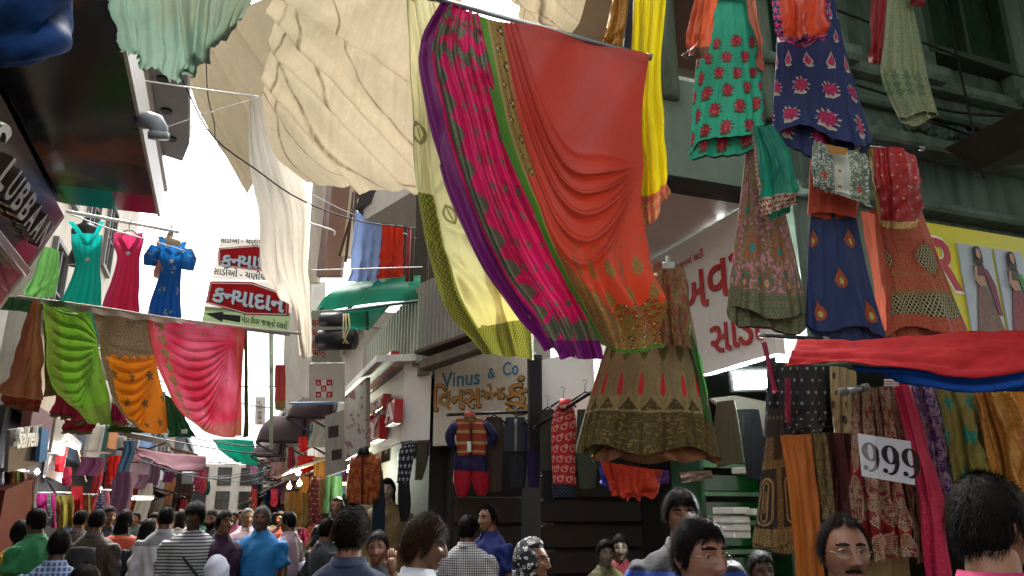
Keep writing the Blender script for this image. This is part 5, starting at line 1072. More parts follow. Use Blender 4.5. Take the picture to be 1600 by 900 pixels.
pk = fabric('pink_zari', f_motif('#b8808a', [('paisley', 2, .62, .09, .35, .0, '#8a7a4c', '#a06a5c', '#3f8a78'), ('paisley', 3, .40, .11, .42, .5, '#8a7a4c', '#b0483c', '#3f8a78'), ('paisley', 5, .20, .07, .4, .1, '#4a7a64', '#b0483c', '#c0a878'), ('flower', 3, .8, .06, .3, .3, '#8a7a4c', '#a89a6c', '#8a7a4c')], (.13, '#7a6a48', '#4a7a5c'), ('#7d6c40', 16, .07, 1.0)), .5)
t = leh('dusty pink zari lehenga with a teal scarf below the aqua lehenga', [(1168, 210, 1200, 205), (1157, 310, 1222, 310), (1146, 400, 1243, 405), (1137, 486, 1263, 500)], pk, 3.3, seed=11, lc='#4a201c')
teal = fabric('teal_scarf', f_border('#178a70', '#a8a088', .16, '#a03a40', None, .1, 14), .5, .3, .3)
cloth('scarf', [[(1172, 200, 3.16), (1190, 196, 3.14), (1208, 200, 3.16)], [(1182, 260, 3.14), (1210, 250, 3.1), (1238, 260, 3.15)], [(1188, 338, 3.14), (1210, 330, 3.1), (1236, 320, 3.15)]], teal, 36, 44, pleats(2.5, .03, .5, 17), t)
cloth('scarf_end', [[(1194, 334, 3.16), (1236, 322, 3.16)], [(1200, 347, 3.17), (1234, 334, 3.17)]], teal, 16, 10, pleats(1, .015), t)
n2 = fabric('navy_paisley', f_motif('#122a5c', [('paisley', 2, .70, .085, .17, .15, '#8a4a20', '#b0402c', '#a8b060'), ('paisley', 1, .40, .085, .09, .0, '#8a4a20', '#b0402c', '#a8b060'), ('paisley', 2, .16, .085, .17, .0, '#8a4a20', '#b0402c', '#a8b060')]), .6)
t = leh('dark navy lehenga with sparse paisley motifs and a white blouse above', [(1268, 318, 1335, 322), (1263, 380, 1346, 380), (1261, 450, 1362, 450), (1262, 512, 1384, 524)], n2, 3.28, seed=14)
skirt('petticoat_top', [(1266, 245, 1340, 250), (1264, 300, 1343, 300), (1262, 335, 1340, 340)], solid('burnt_orange', '#b03a1c', .5, .3), 3.24, t, 60, 20, .2, 5, .05, 3, .5)
wb = fabric('white_blouse', lambda u, v: mix(mix(lin('#b8bfb4'), lin('#5f7060'), mor(vines(u, v, 14, .08), voro(comb(u*22.0, v*18.0), 1.0) < .22)*mor(u < .42, u > .66)), lin('#b04428'), mor(flower(u-.25, (v-.52)*1.0, .06, 5, .3), disc(u-.54, (v-.62), .025), disc(u-.54, (v-.36), .025), flower(u-.82, v-.4, .05, 5, .3))), .6)
cloth('blouse', [[(1268, 226, 3.16), (1284, 222, 3.13), (1304, 238, 3.11), (1332, 236, 3.13), (1352, 240, 3.16)], [(1267, 255, 3.15), (1288, 258, 3.11), (1308, 262, 3.10), (1336, 266, 3.11), (1359, 268, 3.15)], [(1272, 286, 3.15), (1290, 290, 3.11), (1310, 292, 3.10), (1336, 302, 3.11), (1357, 306, 3.15)], [(1284, 296, 3.16), (1296, 302, 3.12), (1312, 305, 3.11), (1336, 312, 3.12), (1359, 324, 3.16)]], wb, 60, 40, pleats(3, .014, .6, 4), t)
cloth('gold_trim', [[(1288, 225, 3.08), (1325, 232, 3.08)], [(1298, 240, 3.06), (1322, 243, 3.06)]], fabric('gold_trim', f_brocade('#a86a2c', '#d0a04c', 8), .5), 14, 10, None, t)
pc = fabric('peach_gold', lambda u, v: (lambda n, x, y, x2, y2: (mix(mix(mix(lin('#b85a44'), lin('#9a4a2c'), ramp(n, .4, .6)), mix(lin('#18160f'), lin('#a8a078'), mor(band(fabs(frac((u*30.0 + v*20.0))-.5), .0, .14), band(fabs(frac(u*30.0 - v*20.0)-.5), .0, .14))), mor(leaf(x, (v-.58), .26, .13)*(v > .47), band(v, .12, .30))), lin('#8d6a34'), mor(band(v, .30, .34), band(v, .44, .465))*.8), mor(leaf(x, v-.58, .34, .16)*inv(leaf(x, v-.58, .26, .13)), (n > .5)*(v < .75)*.6)))(noise(comb(u*22.0, v*30.0), 3, 3), frac(u*2.0+.1)-.5, v, u, v), .5)
t = leh('peach and gold lehenga with black lattice arches beside the yellow board', [(1356, 330, 1440, 330), (1360, 390, 1462, 390), (1370, 455, 1486, 455), (1380, 520, 1512, 520)], pc, 3.36, seed=17, lc='#6a2a1c')
rv = fabric('red_veil', f_border('#8e1218', '#9a7a3a', .08, '#c8a868', (6, .10), .10, 16), .5, .3, .15)
cloth('veil', [[(1356, 232, 3.2), (1398, 230, 3.14), (1432, 242, 3.2)], [(1362, 290, 3.18), (1402, 290, 3.12), (1443, 290, 3.2)], [(1372, 352, 3.18), (1405, 358, 3.13), (1440, 352, 3.2)]], rv, 44, 50, pleats(2, .03, .4, 12), t)
cloth('veil_back', [[(1345, 330, 3.3), (1372, 335, 3.3)], [(1362, 430, 3.3), (1390, 430, 3.3)], [(1372, 515, 3.3), (1392, 518, 3.3)]], solid('peach_net', '#b05a44', .5, .3, .3), 12, 40, pleats(1, .02), t)
for k, (px, py, px2, py2, d_) in enumerate([(1060, -6, 1215, -2, 3.22), (1195, 214, 1320, 222, 3.3), (1345, 224, 1440, 232, 3.36), (1190, 524, 1290, 530, 3.1)]):
    pole(D(px, py, d_), D(px2, py2, d_), .008, ['top rod carrying the aqua lehenga', 'rod carrying the white blouse set', 'rod carrying the red veil set', 'thin rod at the edge of the red tarp'][k], iron)

# red and blue tarp over the stall
def sagr(px, py, u, v): return .005*np.sin(v*13+u*3+.6*np.sin(u*7))+.003*np.sin(v*27-u*6)+.002*fnoise(u*22+v*9, 4)
tag(cloth('stall_tarp', [[(1247, 531, 2.75), (1330, 533, 2.7), (1440, 527, 2.62), (1540, 521, 2.55), (1660, 520, 2.5)], [(1238, 550, 2.65), (1330, 552, 2.55), (1440, 552, 2.45), (1540, 550, 2.4), (1660, 548, 2.35)], [(1227, 574, 2.62), (1315, 568, 2.5), (1430, 578, 2.38), (1530, 592, 2.32), (1660, 565, 2.3)]], plain('red_tarpaulin', '#9a2426', .8, 0, .35, 7, .15, transl=.1, spec=.12), 80, 24, sagr, None, 0, .004), 'red tarpaulin sheltering the saree stall at the right', 'tarp')
tag(cloth('stall_tarp', [[(1330, 570, 2.55), (1430, 578, 2.42), (1530, 590, 2.36), (1660, 566, 2.34)], [(1370, 583, 2.52), (1440, 592, 2.4), (1530, 604, 2.35), (1660, 585, 2.33)], [(1420, 592, 2.5), (1450, 602, 2.42), (1530, 614, 2.38), (1660, 604, 2.36)]], plain('bright_blue_tarpaulin', '#184a9c', .8, 0, .3, 7, .3, transl=.1, spec=.12), 60, 16, lambda px, py, u, v: .015*np.sin(v*10+u*3), None, 0, .004), 'blue underside sheet rolled below the red tarpaulin', 'tarp')

# ================================================================== FABRICS ON THE RIGHT STALL
def drape(name, label, grid, mat, pl, cat, nu=50, nv=70, group='fabrics hung on the right stall'):
    return tag(cloth(name, grid, mat, nu, nv, pleats(pl[0], pl[1], .6, int(grid[0][0][0]*3) % 97)), label, cat, group)
drape('dotted_scarf', 'black scarf with white flower dots hanging left of the leopard print cloth', [[(1200, 575, 3.3), (1240, 572, 3.3), (1288, 572, 3.3)], [(1196, 640, 3.3), (1240, 640, 3.27), (1290, 640, 3.3)], [(1192, 705, 3.3), (1240, 680, 3.27), (1288, 675, 3.3)]], fabric('black_dotted', f_dots('#141418', '#8c9094', 7, 1.1, .12), .7), (3, .02), 'scarf')
drape('ribbon', 'limp pink ribbon over the black dotted scarf', [[(1190, 535, 3.05), (1198, 535, 3.05)], [(1205, 600, 3.1), (1212, 600, 3.1)], [(1208, 615, 3.1), (1216, 612, 3.1)]], solid('pink_ribbon', '#b03a5c'), (1, .01), 'ribbon', 8, 24)
drape('ribbon', 'second pink ribbon hanging lower on the black dotted scarf', [[(1226, 590, 3.18), (1234, 590, 3.18)], [(1226, 660, 3.18), (1236, 662, 3.18)]], solid('crimson_ribbon', '#8a1f40'), (1, .01), 'ribbon', 8, 16)
bl = fabric('black_gold_lehenga', lambda u, v: (lambda x, n: (lambda g: (mix(lin('#17130f'), lin('#a08a58'), g), g))(mor(band(hyp(x/.30, mx(fabs(v-.35)-.12, 0.0)/.07), .72, 1.0), band(hyp(x/.16, mx(fabs(v-.35)-.12, 0.0)/.05), .5, .8), (hyp(x, (v-.35)) < .09)*(frac(u*50) < .5), band(v, .60, .66)*(n > .5), (v < .14)*(n > .45), (v > .66)*(v < .82)*(fabs(x) < .28)*(n > .52), flower(frac(u*6)-.5, frac(v*9)-.5, .12, 5, .4)*(v > .85), band(fabs(x), .40, .5)*(v < .6)*(n > .5))))(frac(u*1.6+.05)-.5, noise(comb(u*24.0, v*36.0), 3, 2)), .5)
t = leh('black lehenga with heavy gold embroidery hanging below the floodlight', [(1200, 640, 1222, 640), (1192, 720, 1228, 715), (1184, 790, 1236, 785), (1176, 850, 1242, 853)], bl, 3.1, seed=21, waves=5)
drape('leopard_cloth', 'beige cloth with brown leopard blotches at the stall', [[(1298, 572, 3.2), (1318, 574, 3.2), (1336, 580, 3.2)], [(1298, 630, 3.2), (1318, 630, 3.18), (1336, 632, 3.2)], [(1302, 676, 3.2), (1320, 678, 3.18), (1336, 680, 3.2)]], fabric('leopard', lambda u, v: mix(lin('#8a7a52'), lin('#3f2c1c'), voro(comb(u*3.0, v*4.0), 1.2) < .32), .6), (1.5, .02), 'cloth')
drape('saree', 'plain dark orange saree length hanging below the leopard print cloth', [[(1219, 680, 2.95), (1245, 679, 2.93), (1268, 678, 2.95)], [(1236, 790, 2.93), (1258, 790, 2.9), (1280, 788, 2.93)], [(1248, 960, 2.9), (1270, 960, 2.87), (1292, 960, 2.9)]], solid('dark_orange_silk', '#a85a14', .5, .3), (2.5, .015), 'saree', 40, 90)
drape('lace_border', 'olive gold scalloped lace strip beside the orange saree length', [[(1268, 677, 2.96), (1290, 676, 2.97)], [(1278, 760, 2.94), (1300, 758, 2.95)], [(1285, 812, 2.93), (1304, 808, 2.94)]], fabric('olive_lace', f_brocade('#4a3c1c', '#8a7c48', 2.2, 6, 1.3), .5), (1, .01), 'lace', 16, 50)
drape('saree', 'dark maroon saree between the orange length and the red brocade', [[(1290, 676, 3.05), (1312, 676, 3.05), (1336, 678, 3.05)], [(1300, 760, 3.05), (1318, 760, 3.03), (1340, 760, 3.05)], [(1304, 830, 3.05), (1322, 830, 3.03), (1344, 830, 3.05)]], solid('dark_maroon', '#3f1214', .6, .3), (2.5, .03), 'saree')
rb = fabric('red_white_brocade', f_brocade('#7c1a16', '#b5a283', 5, 3.0, 1.5, [(.42, .62, '#8a1418'), (.06, .22, '#8a1418')]), .5)
drape('brocade_panel', 'red brocade panel with cream paisley behind the price card', [[(1330, 610, 2.9), (1346, 606, 2.88), (1362, 605, 2.9)], [(1333, 700, 2.88), (1350, 700, 2.85), (1372, 700, 2.88)], [(1330, 780, 2.86), (1356, 782, 2.82), (1384, 782, 2.86)], [(1340, 872, 2.85), (1368, 876, 2.8), (1396, 872, 2.85)]], rb, (2, .03), 'brocade', 50, 90)
drape('brocade_panel', 'second red brocade panel right of the paisley one', [[(1362, 606, 2.92), (1378, 604, 2.9), (1392, 606, 2.92)], [(1372, 700, 2.9), (1390, 700, 2.87), (1406, 700, 2.9)], [(1382, 790, 2.88), (1400, 792, 2.84), (1420, 790, 2.88)], [(1396, 868, 2.87), (1412, 868, 2.83), (1432, 866, 2.87)]], rb, (2, .03), 'brocade', 50, 90)
drape('cloth_bale', 'dull beige folded cloth under the red brocade panels', [[(1346, 872, 2.9), (1420, 868, 2.9)], [(1352, 960, 2.9), (1425, 960, 2.9)]], solid('dull_beige', '#7a6a42'), (1, .02), 'cloth', 20, 20)
drape('brocade_panel', 'dark floral brocade strip between red brocade and pink saree', [[(1388, 603, 2.95), (1402, 604, 2.95)], [(1404, 700, 2.93), (1420, 700, 2.93)], [(1418, 790, 2.91), (1436, 790, 2.91)], [(1430, 880, 2.9), (1448, 880, 2.9)]], fabric('dark_brocade', f_brocade('#2a1a12', '#9a7a58', 2, 7, 1.5), .5), (1, .02), 'brocade', 20, 80)
drape('saree', 'crimson pink saree falling diagonally behind the man in pink', [[(1394, 600, 2.85), (1410, 600, 2.83), (1424, 602, 2.85)], [(1416, 690, 2.8), (1432, 690, 2.77), (1450, 690, 2.8)], [(1438, 790, 2.76), (1456, 790, 2.72), (1476, 790, 2.76)], [(1450, 960, 2.72), (1472, 960, 2.68), (1494, 960, 2.72)]], fabric('crimson_saree', f_dots('#b0123f', '#c84a6a', 10, 6, .10), .5), (2, .02), 'saree', 40, 90)
drape('brocade_panel', 'purple brocade cloth between the pink saree and the olive one', [[(1422, 602, 2.9), (1440, 600, 2.88), (1460, 602, 2.9)], [(1440, 680, 2.87), (1460, 680, 2.84), (1478, 680, 2.87)], [(1456, 800, 2.85), (1476, 800, 2.82), (1494, 800, 2.85)]], fabric('purple_brocade', f_brocade('#3a1a5c', '#a88aa0', 3, 5, 1.2), .5), (2, .03), 'brocade')
drape('brocade_panel', 'olive green brocade cloth with teal flowers above the dark haired man', [[(1462, 606, 2.85), (1490, 606, 2.82), (1516, 608, 2.85)], [(1480, 680, 2.82), (1512, 680, 2.78), (1542, 682, 2.82)], [(1496, 790, 2.8), (1530, 790, 2.76), (1566, 790, 2.8)]], fabric('olive_brocade', lambda u, v: (lambda x, y, g: (mix(mix(lin('#6f6a2c'), lin('#a0924c'), g), lin('#1f7a6a'), flower(x, y, .2, 5, .4)), g))(*cells(u, v, 2, 3, .5), noise(comb(u*30, v*40.0), 3, 2) > .55), .45), (2, .03), 'brocade')
drape('brocade_panel', 'golden orange brocade cloth at the far right of the stall', [[(1520, 612, 2.8), (1545, 612, 2.77), (1572, 614, 2.8)], [(1536, 680, 2.78), (1570, 680, 2.74), (1604, 680, 2.78)], [(1556, 800, 2.76), (1596, 800, 2.72), (1636, 800, 2.76)]], fabric('gold_brocade', f_brocade('#a8661c', '#cf9c48', 3, 4, 1.2), .4), (2.5, .035), 'brocade')
drape('saree', 'plain marigold saree behind the golden brocade at the right edge', [[(1560, 612, 2.9), (1600, 612, 2.9)], [(1590, 760, 2.88), (1650, 760, 2.88)]], solid('marigold', '#b8741c', .5), (2, .02), 'saree', 20, 40)
pole(D(1318, 612, 2.84), D(1352, 606, 2.84), .013, 'short pipe end poking out beside the red brocade panel')
cl = thing('plastic_clip', D(1392, 598, 2.78), 'white plastic clip under the red tarpaulin', 'clip'); 
for k in range(3): MB().box(D(1393, 594+k*4, 2.76), (.05, .012, .005), RGT, FWD, UPV).build('bar', white_p, cl)
# price card
pcard = thing('price_card', D(1388, 750, 2.66), 'white price card reading 999 pinned on the brocade', 'price card')
a_, b_, c_ = D(1347, 744, 2.68), D(1430, 758, 2.6), D(1340, 678, 2.68)
m, n_ = slab(a_, b_, c_, .004); m.build('card', plain('card_white', '#b9bcc0', .3, 0, .05, 4, 0), pcard)
e1 = unit(b_-a_); e2 = unit(np.cross(n_, e1)); e2 = e2 if e2[2] > 0 else -e2
def nine(o, ex, ey, h):      # fat serif nine: heavy ring with a narrow counter, and a curled tail
    m = MB(); n = 28; pts = lambda cx, cy, rx, ry: [o+ex*h*(cx+rx*math.cos(t))+ey*h*(cy+ry*math.sin(t)) for t in np.linspace(0, 2*math.pi, n, endpoint=False)]
    A_, B_ = pts(.26, .68, .26, .31), pts(.26, .68, .085, .26); m.add(A_+B_, [(k, (k+1) % n, n+(k+1) % n, n+k) for k in range(n)])
    T = []; 
    for t in np.linspace(0, 1, 16):
        a_ = .15-t*1.95; w_ = .115*(1-t)**.6+.028; c_ = np.array([.20+.255*math.cos(a_)*(1-.1*t), .48+.44*math.sin(a_)]); d_ = np.array([math.cos(a_), math.sin(a_)]); T += [c_+d_*w_*.45, c_-d_*w_*.55]
    m.add([o+ex*h*q[0]+ey*h*q[1] for q in T], [(2*k, 2*k+1, 2*k+3, 2*k+2) for k in range(15)]); q = pts(.075, .13, .075, .08); m.add([p_+n_*.0006 for p_ in q], [tuple(range(n))]); return m
for k in range(3): nine(a_+e1*(.008+.062*k)+(c_-a_)*.14+n_*.003, e1, unit(c_-a_), .105).build('digit', black_p, pcard)
MB().prism([D(1339, 676, 2.66), D(1366, 681, 2.645), D(1372, 748, 2.645), D(1346, 744, 2.66)], n_*.002).build('plastic_film', (lambda m_: finish(m_, (.9, .9, .9), .12, 0, bump(noise(geopos(), 40, 3), .8, .02), spec=.8, alpha=.1))(newmat('clear_film')), pcard)
# ================================================================== SAREES ON THE LEFT LINE
tag(MB().tube(crom(np.array([D(28, 464, 6.6), D(150, 480, 6.55), D(260, 497, 6.5), D(400, 514, 6.5), D(470, 521, 6.6)]), np.linspace(0, 1, 20)), .014, 8).build('bamboo_rail', plain('pale_rail', '#b9b2a4', .6), None, True), 'pale rail across the lane carrying the sarees on the left', 'rail')
def lsaree(label, grid, mat, fold, nu=80, nv=90, **k): return tag(cloth('saree', grid, mat, nu, nv, fold, **k), label, 'saree', 'sarees on the left line')
cop = fabric('copper_brocade', lambda u, v: (lambda x, y, g: (mix(mix(lin('#b06a48'), lin('#8a4a2c'), (u < .38)*.5), lin('#c9975c'), g), g))(*cells(u, v, 5, 9, .5), mor((noise(comb(u*14.0, v*18.0), 3, 3) > .52)*(u > .40)*(v > .08), v < .02)), .4, .1, .1)
lsaree('copper brocade saree folded to a cone at the left end of the line', [[(52, 470, 6.5), (58, 470, 6.45), (64, 472, 6.5)], [(38, 520, 6.5), (50, 520, 6.42), (65, 520, 6.5)], [(20, 575, 6.5), (42, 578, 6.4), (66, 575, 6.5)], [(2, 613, 6.5), (30, 622, 6.38), (68, 625, 6.5)]], cop, pleats(1.6, .06, .2, 41), 50, 60)
lsaree('orange red inner layer showing under the copper saree', [[(0, 612, 6.55), (35, 618, 6.5), (66, 622, 6.55)], [(4, 632, 6.55), (35, 640, 6.5), (60, 646, 6.55)]], fabric('rust_hem', f_border('#9a3a20', '#7a2a1a', .3, '#b07a40', None, None, 20)), pleats(3, .03), 30, 14)
lsaree('strip of green saree hanging left of the copper brocade', [[(46, 474, 6.6), (54, 474, 6.6)], [(36, 510, 6.6), (48, 515, 6.6)], [(28, 540, 6.6), (40, 540, 6.6)]], solid('leaf_green', '#5c8a2c'), pleats(1, .02), 12, 20)
grn = fabric('green_silk', lambda u, v: (lambda x, y, n: (lambda g: (mix(mix(lin('#5f9a22'), lin('#86b83c'), n), lin('#9aa04c'), g*.75), g))(mor(band(u, .05, .28)*(noise(comb(u*20.0, v*16.0), 3, 3) > .47), (v < .22)*(noise(comb(u*18.0, v*22.0), 3, 3) > .47), flower(x, y, .12, 5, .3)*(u > .3)*(v > .3))))(*cells(u, v, 5, 6, .5), noise(comb(u*2.0, v*2.0), 2, 2)), .4, .1, .25)
lsaree('green silk saree with pale gold border on the left line', [[(66, 472, 6.5), (100, 480, 6.45), (140, 486, 6.5)], [(70, 520, 6.5), (110, 525, 6.4), (150, 525, 6.5)], [(74, 575, 6.5), (118, 585, 6.35), (160, 580, 6.5)], [(95, 620, 6.48), (132, 632, 6.35), (171, 620, 6.5)], [(138, 658, 6.46), (158, 664, 6.38), (174, 664, 6.5)]], grn, sumf(ufolds(158, 540, 72, 90, 17, .030, 110, 3, -60), pleats(1.5, .02)))
org = fabric('marigold_silk', lambda u, v: (lambda x, y, n, tp: (lambda g, d: (mix(mix(mix(lin('#d8801a'), lin('#c46c14'), n), mix(lin('#6f5a48'), lin('#a8906c'), noise(comb(u*24.0, v*30.0), 3, 3) > .5), tp), lin('#6a5030'), d*inv(tp)), mor(g, tp)))(u < .10, flower(x, y, .15, 5, .4)))(*cells(u, v, 3, 5, .5), noise(comb(u*2.0, v*3.0), 2, 2), mor(v > (.62 + fabs(sin(u*18.0))*.03), u < .12)), .45, .1, .25)
lsaree('marigold silk saree with taupe brocade top on the left line', [[(144, 488, 6.48), (190, 492, 6.42), (232, 498, 6.48)], [(152, 530, 6.47), (195, 535, 6.38), (238, 535, 6.46)], [(164, 580, 6.46), (205, 590, 6.35), (248, 585, 6.45)], [(180, 632, 6.45), (215, 642, 6.35), (258, 630, 6.45)], [(218, 672, 6.44), (240, 678, 6.36), (262, 676, 6.45)]], org, sumf(ufolds(252, 560, 158, 90, 17, .028, 130, 8, -10), lambda px, py, u, v: .015*np.sin(px/9+py/40)*(v < .4)))
prd = fabric('pink_red_silk', lambda u, v: (lambda x, y, n: (lambda g, e: (mix(mix(mix(lin('#cc3450'), lin('#e87090'), ramp(noise(comb(u*2.0, v*2.0), 1.5, 2), .4, .65)), lin('#b84a34'), mor(u < .05, e)*.7), lin('#a88a5c'), g), g))(mor(band(u, .07, .16)*flower(frac(u*11)-.5, frac(v*9)-.5, .42, 5, .3), (v < .16)*(noise(comb(u*24.0, v*22.0), 3, 3) > .5)*(u > .15), flower(x, y, .07, 5, .3)), u > .84))(*cells(u, v, 5, 5, .5), 0), .45, .1, .3)
lsaree('pink and red silk saree with gold flower border on the left line', [[(228, 497, 6.44), (285, 503, 6.4), (345, 509, 6.42), (384, 514, 6.46)], [(238, 545, 6.44), (290, 548, 6.36), (345, 548, 6.38), (382, 545, 6.46)], [(254, 592, 6.43), (300, 600, 6.32), (350, 595, 6.35), (381, 590, 6.45)], [(280, 642, 6.42), (315, 652, 6.3), (352, 645, 6.33), (381, 640, 6.45)], [(318, 672, 6.4), (335, 680, 6.32), (355, 684, 6.33), (380, 682, 6.45)]], prd, sumf(ufolds(372, 532, 240, 170, 15, .028, 150, 6, -6), lambda px, py, u, v: .05*np.sin((px+py*.06)/4.2)*np.clip((u-.72)/.15, 0, 1)*np.clip((v-.12)*6, 0, 1)), 110, 100)
lsaree('olive green saree edge behind the pink and red saree', [[(380, 516, 6.5), (387, 516, 6.5)], [(382, 600, 6.5), (388, 600, 6.5)], [(380, 684, 6.5), (389, 682, 6.5)]], fabric('olive_edge', f_border('#5a6a34', '#4a5a24', .2, '#8a8040', None, .4, 12)), pleats(1.5, .02), 14, 50)
lsaree('emerald cloth corner between the marigold and pink sarees', [[(256, 615, 6.52), (275, 625, 6.52)], [(260, 655, 6.52), (290, 655, 6.5)], [(262, 682, 6.52), (304, 684, 6.5)]], solid('emerald', '#0d6a3f', .5), pleats(2, .03), 20, 24)
tag(MB().box(D(288, 674, 6.44), (.05, .004, .035), RGT, FWD, UPV).build('paper_tag', white_p), 'small white paper tag on the emerald cloth', 'tag')
for (lab, g_, c1, c2) in (('hot pink skirt hem under the green saree', [[(88, 615, 6.62), (125, 630, 6.6)], [(80, 640, 6.62), (132, 655, 6.58)], [(76, 648, 6.62), (146, 664, 6.6)]], '#b81c50', '#5a6a2c'), ('magenta skirt hem between the green and marigold sarees', [[(174, 628, 6.6), (192, 640, 6.6)], [(172, 650, 6.6), (196, 655, 6.58)], [(172, 664, 6.6), (200, 666, 6.6)]], '#a81460', '#8a7040'), ('crimson skirt hem below the hot pink one', [[(100, 655, 6.75), (150, 662, 6.75)], [(96, 676, 6.75), (140, 680, 6.75)]], '#a8203c', '#7a5a34')):
    lsaree(lab, g_, fabric('hem'+c1, f_border(c1, c2, .32, '#b09a5c', None, None, 12)), pleats(3, .04), 30, 20)
lsaree('green folded cloth under the magenta skirt hem', [[(172, 664, 6.62), (215, 668, 6.6)], [(165, 674, 6.62), (232, 678, 6.6)]], solid('moss', '#3a5a22'), pleats(2, .03), 24, 8)
lsaree('taupe brocade strip between the copper and green sarees', [[(66, 500, 6.56), (72, 500, 6.56)], [(70, 560, 6.56), (76, 560, 6.56)], [(68, 620, 6.56), (90, 618, 6.56)]], fabric('taupe_strip', f_brocade('#6a5a40', '#a08a5c', 2, 8)), pleats(1, .02), 12, 30)
tag(cloth('folded_cloth', [[(62, 466, 6.44), (100, 472, 6.42), (150, 482, 6.42), (232, 494, 6.42), (300, 502, 6.42), (340, 507, 6.42)], [(64, 474, 6.4), (100, 482, 6.38), (150, 490, 6.38), (232, 501, 6.38), (300, 508, 6.38), (340, 512, 6.4)]], fabric('rail_edge', lambda u, v: mix(lin('#4f6a34'), lin('#8a7460'), u > .3), .6), 60, 6, lambda px, py, u, v: .012*np.sin(px/7)), 'folded saree edges wrapped over the pale rail', 'cloth')

# ---- dresses behind
def hanger_torso(px, py, d, w, mat, label):
    t = thing('dress_form', D(px, py+30, d), label, 'mannequin'); c = D(px, py, d)
    m = MB(); prof = []
    V = []; n = 20
    for (dz, rx, ry) in ((.10, .045, .045), (.04, .05, .05), (.015, .085, .06), (-.02, .17, .085), (-.07, .19, .10), (-.2, .165, .11), (-.36, .13, .09), (-.5, .17, .11), (-.6, .16, .10)):
        V += [c+RGT*rx*w*math.cos(2*math.pi*k/n)+np.array([-FWD[0], -FWD[1], 0])*ry*w*math.sin(2*math.pi*k/n)+np.array([0, 0, dz*w]) for k in range(n)]
    F = [(i*n+k, i*n+(k+1) % n, (i+1)*n+(k+1) % n, (i+1)*n+k) for i in range(8) for k in range(n)]+[tuple(range(n)), tuple(range(8*n, 9*n))[::-1]]
    raw('torso', V, F, mat, t, None, True); MB().tube([c+[0, 0, .1*w], c+[0, 0, .22*w]], .01, 6).build('hook', steel, t)
def dress(label, rows, straps, mat, d, sleeves=()):
    t = thing('dress', D((rows[-1][0]+rows[-1][2])/2, rows[-1][1], d), label, 'dress', 'gowns hung on the upper left line')
    skirt('gown', rows, mat, d, t, 72, 60, .42, 8, .10, int(rows[0][0]), .4)
    for s_ in straps: cloth('strap', [[(*p, d-.10)] + [(p[0]+9, p[1]-1, d-.12)] for p in s_], mat, 8, 20, lambda px, py, u, v: .006*np.sin(u*9), t)
    for s_ in sleeves: MB().tube([D(*p, d-.05) for p in s_], [.055, .075, .06], 12, False).build('sleeve', mat, t, True)
    MB().lathe(D((rows[2][0]+rows[2][2])/2, rows[2][1]-8, d-.17), [(.004, -.012), (.022, -.006), (.022, .006), (.004, .012)], 10, -FWD).build('brooch', plain('diamante', '#d8d0d0', .2, .5), t)
def gown(c, c2, fl=False):
    def f(u, v):
        rib = sin(u*46.0 + noise(comb(u, v), 3, 2)*5.0)*.5+.5; col = mix(lin(c), lin(c2), rib*.6)
        if fl: x, y = cells(u, v, 2.4, 4.5, .5); col = mix(col, lin('#c9c2a0'), (voro(comb(u*22.0, v*40.0), 1.0) < .42)*disc(x, y, .22)*(v < .7))
        return col
    return fabric('gown'+c, f, .5, .1, .45)
hanger_torso(134, 352, 8.02, .74, plain('black_form', '#1c1c20', .35, 0, .1), 'dark torso form wearing the turquoise gown'); hanger_torso(265, 374, 8.32, .72, plain('tan_form', '#a08a6c', .45, 0, .1), 'tan torso form wearing the blue gown')
dress('turquoise gown with crossed wide straps on a dark torso form', [(112, 368, 160, 368), (114, 392, 158, 392), (118, 414, 156, 414), (108, 445, 158, 445), (92, 478, 158, 478), (70, 520, 162, 520)], [[(106, 347), (118, 362), (131, 384)], [(154, 347), (148, 362), (134, 384)]], gown('#18c0b4', '#10a098'), 7.8)
dress('raspberry pink gown with a deep open neckline on a white hanger', [(178, 368, 226, 370), (178, 384, 222, 386), (183, 404, 218, 406), (174, 440, 218, 440), (163, 470, 217, 472), (150, 520, 222, 520)], [[(178, 364), (184, 376), (194, 394)], [(216, 364), (210, 378), (198, 396)]], gown('#d04070', '#b03060'), 8.0)
dress('blue gown with pale flower sprays on a tan torso form', [(244, 385, 292, 388), (246, 400, 288, 402), (252, 416, 284, 418), (244, 445, 282, 446), (234, 475, 282, 476), (226, 520, 286, 520)], [[(246, 370), (252, 382), (262, 398)], [(284, 378), (280, 388), (272, 400)]], gown('#1f74b8', '#165c98', True), 8.1, [[(244, 385), (236, 402), (234, 415)], [(292, 390), (296, 405), (293, 422)]])
hg = thing('coat_hanger', D(202, 358, 7.95), 'white plastic hanger carrying the raspberry gown', 'hanger'); MB().tube([D(182, 372, 7.95), D(196, 360, 7.95), D(208, 360, 7.95), D(224, 374, 7.95)], .012, 8).build('arm', white_p, hg, True); MB().tube([D(202, 360, 7.95), D(202, 350, 7.95), D(206, 345, 7.95), D(202, 341, 7.95)], .006, 6).build('hook', steel, hg, True)
wire([(104, 330, 7.9), (180, 344, 7.95), (280, 363, 8.1)], .018, 'upper rail carrying the gowns below the dark soffit', white_p)
wire([(110, 335, 7.6), (180, 360, 7.65), (250, 380, 7.7), (290, 392, 7.8)], .006, 'thin white string across the gowns', white_p)
tag(cloth('hanging_cloth', [[(70, 385, 7.3), (82, 388, 7.3), (92, 392, 7.3)], [(48, 430, 7.3), (70, 432, 7.25), (92, 432, 7.3)], [(32, 462, 7.3), (60, 465, 7.25), (84, 465, 7.3)]], solid('pale_green_cloth', '#7fc46a', .6, .1, .3), 30, 36, pleats(2, .04, .6, 3)), 'pale green plain cloth hanging below the raised letter sign', 'cloth')
